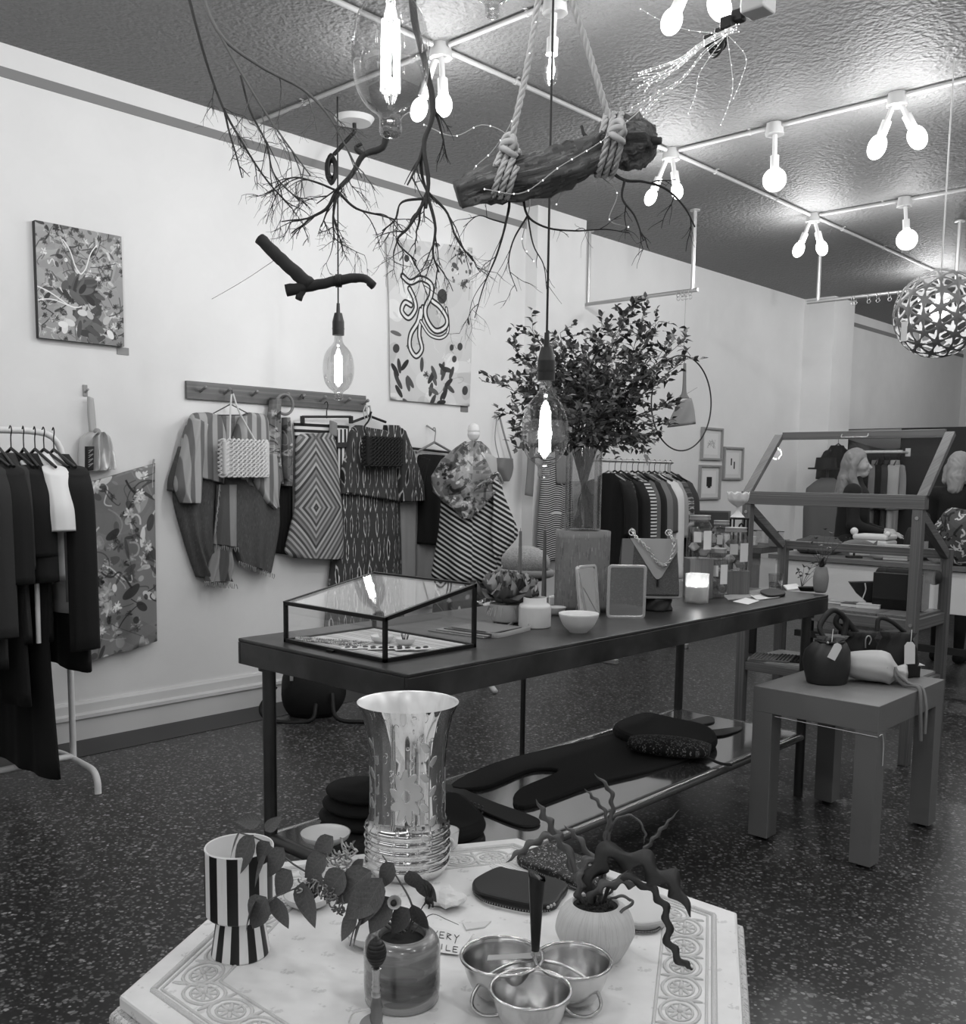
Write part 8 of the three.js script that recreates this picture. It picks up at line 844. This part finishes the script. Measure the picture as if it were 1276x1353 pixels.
// ---------------------------------------------------------------- two people behind the counter
function person(label, at, face, o) {
  const t = T('person', label, 'person', at, { ry: Math.atan2(face.x, face.z) }), H = o.h / 1.7, S = (p) => [p[0] * H, p[1] * H, p[2] * H], lean = o.lean || 0, L = (p) => { const k = Math.max(0, (p[1] - 0.95) / 0.75); return S([p[0], p[1] - 0.06 * Math.abs(lean) * k, p[2] + lean * k]); };
  const skin = G(o.skin, 0.6), cl = G(o.cloth, 0.9), tr = G(20, 0.9);
  const body = [[[0, 0.95, 0], [0, 1.12, 0.005], 0.135, 0.12], [[0, 1.12, 0.005], [0, 1.33, -0.005], 0.12, 0.125], [[-0.07, 1.2, 0.04], [-0.06, 1.3, 0.05], 0.075, 0.07], [[0.07, 1.2, 0.04], [0.06, 1.3, 0.05], 0.075, 0.07], [[-0.15, 1.385, -0.01], [0.15, 1.385, -0.01], 0.058, 0.058], [[0, 1.38, -0.01], [0, 1.475, 0.0], 0.062, 0.055]];
  for (const s of [-1, 1]) { const sh = [s * 0.165, 1.385, -0.01], el = [s * 0.22, 1.12, o.arm ? 0.02 : -0.02], wr = o.arm ? [s * 0.16, 1.06, 0.24] : [s * 0.235, 0.88, 0.06]; body.push([sh, el, 0.056, 0.043], [el, wr, 0.044, 0.03]); }
  const g1 = sdfMesh(body.map(([a, b, ra, rb]) => [L(a), L(b), ra * H, rb * H]), 0.016, 0.05);
  const legs = []; for (const s of [-1, 1]) legs.push([[s * 0.085, 0.93, 0], [s * 0.09, 0.5, 0.015], 0.09, 0.058], [[s * 0.09, 0.5, 0.015], [s * 0.09, 0.09, -0.015], 0.055, 0.038], [[s * 0.09, 0.045, -0.03], [s * 0.1, 0.035, 0.13], 0.04, 0.032]); legs.push([[-0.07, 0.95, 0], [0.07, 0.95, 0], 0.11, 0.11]);
  const g2 = sdfMesh(legs.map(([a, b, ra, rb]) => [S(a), S(b), ra * H, rb * H]), 0.016, 0.03);
  // head, turned and tilted on the neck
  const hb = [[[0, 1.615, -0.012], [0, 1.625, -0.004], 0.082, 0.08], [[0, 1.58, 0.035], [0, 1.535, 0.05], 0.056, 0.036], [[-0.03, 1.585, 0.045], [0.03, 1.585, 0.045], 0.036, 0.036], [[0, 1.605, 0.082], [0, 1.578, 0.104], 0.0095, 0.0125], [[-0.032, 1.618, 0.066], [0.032, 1.618, 0.066], 0.0135, 0.0135], [[0, 1.552, 0.082], [0, 1.552, 0.083], 0.014, 0.014], [[0, 1.53, 0.07], [0, 1.529, 0.072], 0.017, 0.016], [[0, 1.56, -0.015], [0, 1.45, -0.015], 0.05, 0.052]];
  for (const s of [-1, 1]) hb.push([[s * 0.079, 1.605, -0.005], [s * 0.082, 1.575, 0.0], 0.011, 0.009]);
  const gh = sdfMesh(hb.map(([a, b, ra, rb]) => [L(a), L(b), ra * H, rb * H]), 0.0042, 0.016);
  const hand = []; for (const s of [-1, 1]) { const w = o.arm ? [s * 0.16, 1.06, 0.24] : [s * 0.235, 0.88, 0.06], d = o.arm ? [0, -0.15, 1] : [0, -1, 0.1], n = Math.hypot(...d), q = (k, x, y = 0) => [w[0] + x, w[1] + d[1] / n * k + y, w[2] + d[2] / n * k]; const bones = [[q(0, 0), q(0.075, 0), 0.026, 0.03], [q(0.07, -0.024), q(0.07, 0.024), 0.017, 0.016]]; [[-0.027, 0.06], [-0.009, 0.078], [0.009, 0.072], [0.026, 0.055]].forEach(([x, l]) => bones.push([q(0.08, x), q(0.08 + l * 0.55, x * 1.1), 0.0085, 0.008], [q(0.08 + l * 0.55, x * 1.1), q(0.08 + l, x * 1.1, -0.014), 0.008, 0.0065])); bones.push([q(0.025, -s * 0.026), q(0.06, -s * 0.052), 0.011, 0.009], [q(0.06, -s * 0.052), q(0.09, -s * 0.056), 0.009, 0.0075]); hand.push(sdfMesh(bones.map(([a, b, ra, rb]) => [L(a), L(b), ra * H, rb * H]), 0.0045, 0.008)); }
  part(t, 'body', [gh, ...hand], skin); part(t, 'sweater', g1, cl); part(t, 'trousers', g2, tr);
  for (const s of [-1, 1]) { const e = L([s * 0.031, 1.606, 0.0765]); part(t, 'eye', ball(0.0105 * H, ...e, 12), G(200, 0.3)); part(t, 'iris', ball(0.005 * H, e[0], e[1], e[2] + 0.0068, 8), G(40, 0.3)); part(t, 'eyebrow', bar(V(...L([s * 0.018, 1.626, 0.083])), V(...L([s * 0.048, 1.624, 0.068])), 0.0034, 6), G(110, 0.8)); } part(t, 'mouth', bar(V(...L([-0.02, 1.551, 0.0925])), V(...L([0.02, 1.551, 0.0925])), 0.0036, 6), G(95, 0.6));
  // hair
  const hr = [[[0, 1.65, -0.03], [0, 1.66, -0.015], 0.083, 0.08], [[0, 1.6, -0.055], [0, 1.5, -0.07], 0.075, 0.06]]; for (const s of [-1, 1]) hr.push([[s * 0.06, 1.665, 0.01], [s * 0.082, 1.6, -0.02], 0.03, 0.026], [[s * 0.082, 1.6, -0.025], [s * 0.085, 1.5, -0.03], 0.03, 0.034]); if (o.long) { for (const s of [-1, 1]) hr.push([[s * 0.085, 1.5, -0.03], [s * 0.1, 1.38, 0.03], 0.034, 0.03], [[s * 0.1, 1.38, 0.03], [s * 0.09, 1.27, 0.075], 0.03, 0.018]); hr.push([[0, 1.5, -0.08], [0, 1.34, -0.11], 0.06, 0.05], [[0.05, 1.48, -0.08], [0.07, 1.3, -0.1], 0.045, 0.03], [[-0.05, 1.48, -0.08], [-0.07, 1.3, -0.1], 0.045, 0.03]); } else hr.push([[0, 1.52, -0.075], [0, 1.44, -0.085], 0.07, 0.055]);
  part(t, 'hair', sdfMesh(hr.map(([a, b, ra, rb]) => [L(a), L(b), ra * H, rb * H]), 0.0065, 0.02, (x, y, z) => 0.0025 * Math.sin(x * 150 + 3 * Math.sin(y * 40)) * Math.sin(z * 150 + y * 30)), G(o.hair, 0.75)); return t;
}
{ const d = 8.1, h = dep(1128, 613, d), f = RIGHT.clone().setY(0).multiplyScalar(0.92).addScaledVector(BACK.clone().setY(0), 0.38); person('person in a dark roll-neck with long grey wavy hair, facing along the counter', [h.x, 0, h.z], f, { h: 1.71, skin: 172, cloth: 20, hair: 128, long: true, arm: true, lean: 0.03 });
  const h2 = dep(1262, 604, 7.9), f2 = BACK.clone().setY(0).multiplyScalar(-0.8).addScaledVector(RIGHT.clone().setY(0), 0.7); person('person in a black top seen from behind, with pale bobbed hair', [h2.x, 0, h2.z - 0.1], f2, { h: 1.69, skin: 165, cloth: 13, hair: 140, arm: true, lean: 0.02 }); }
renderer.render(scene, camera);
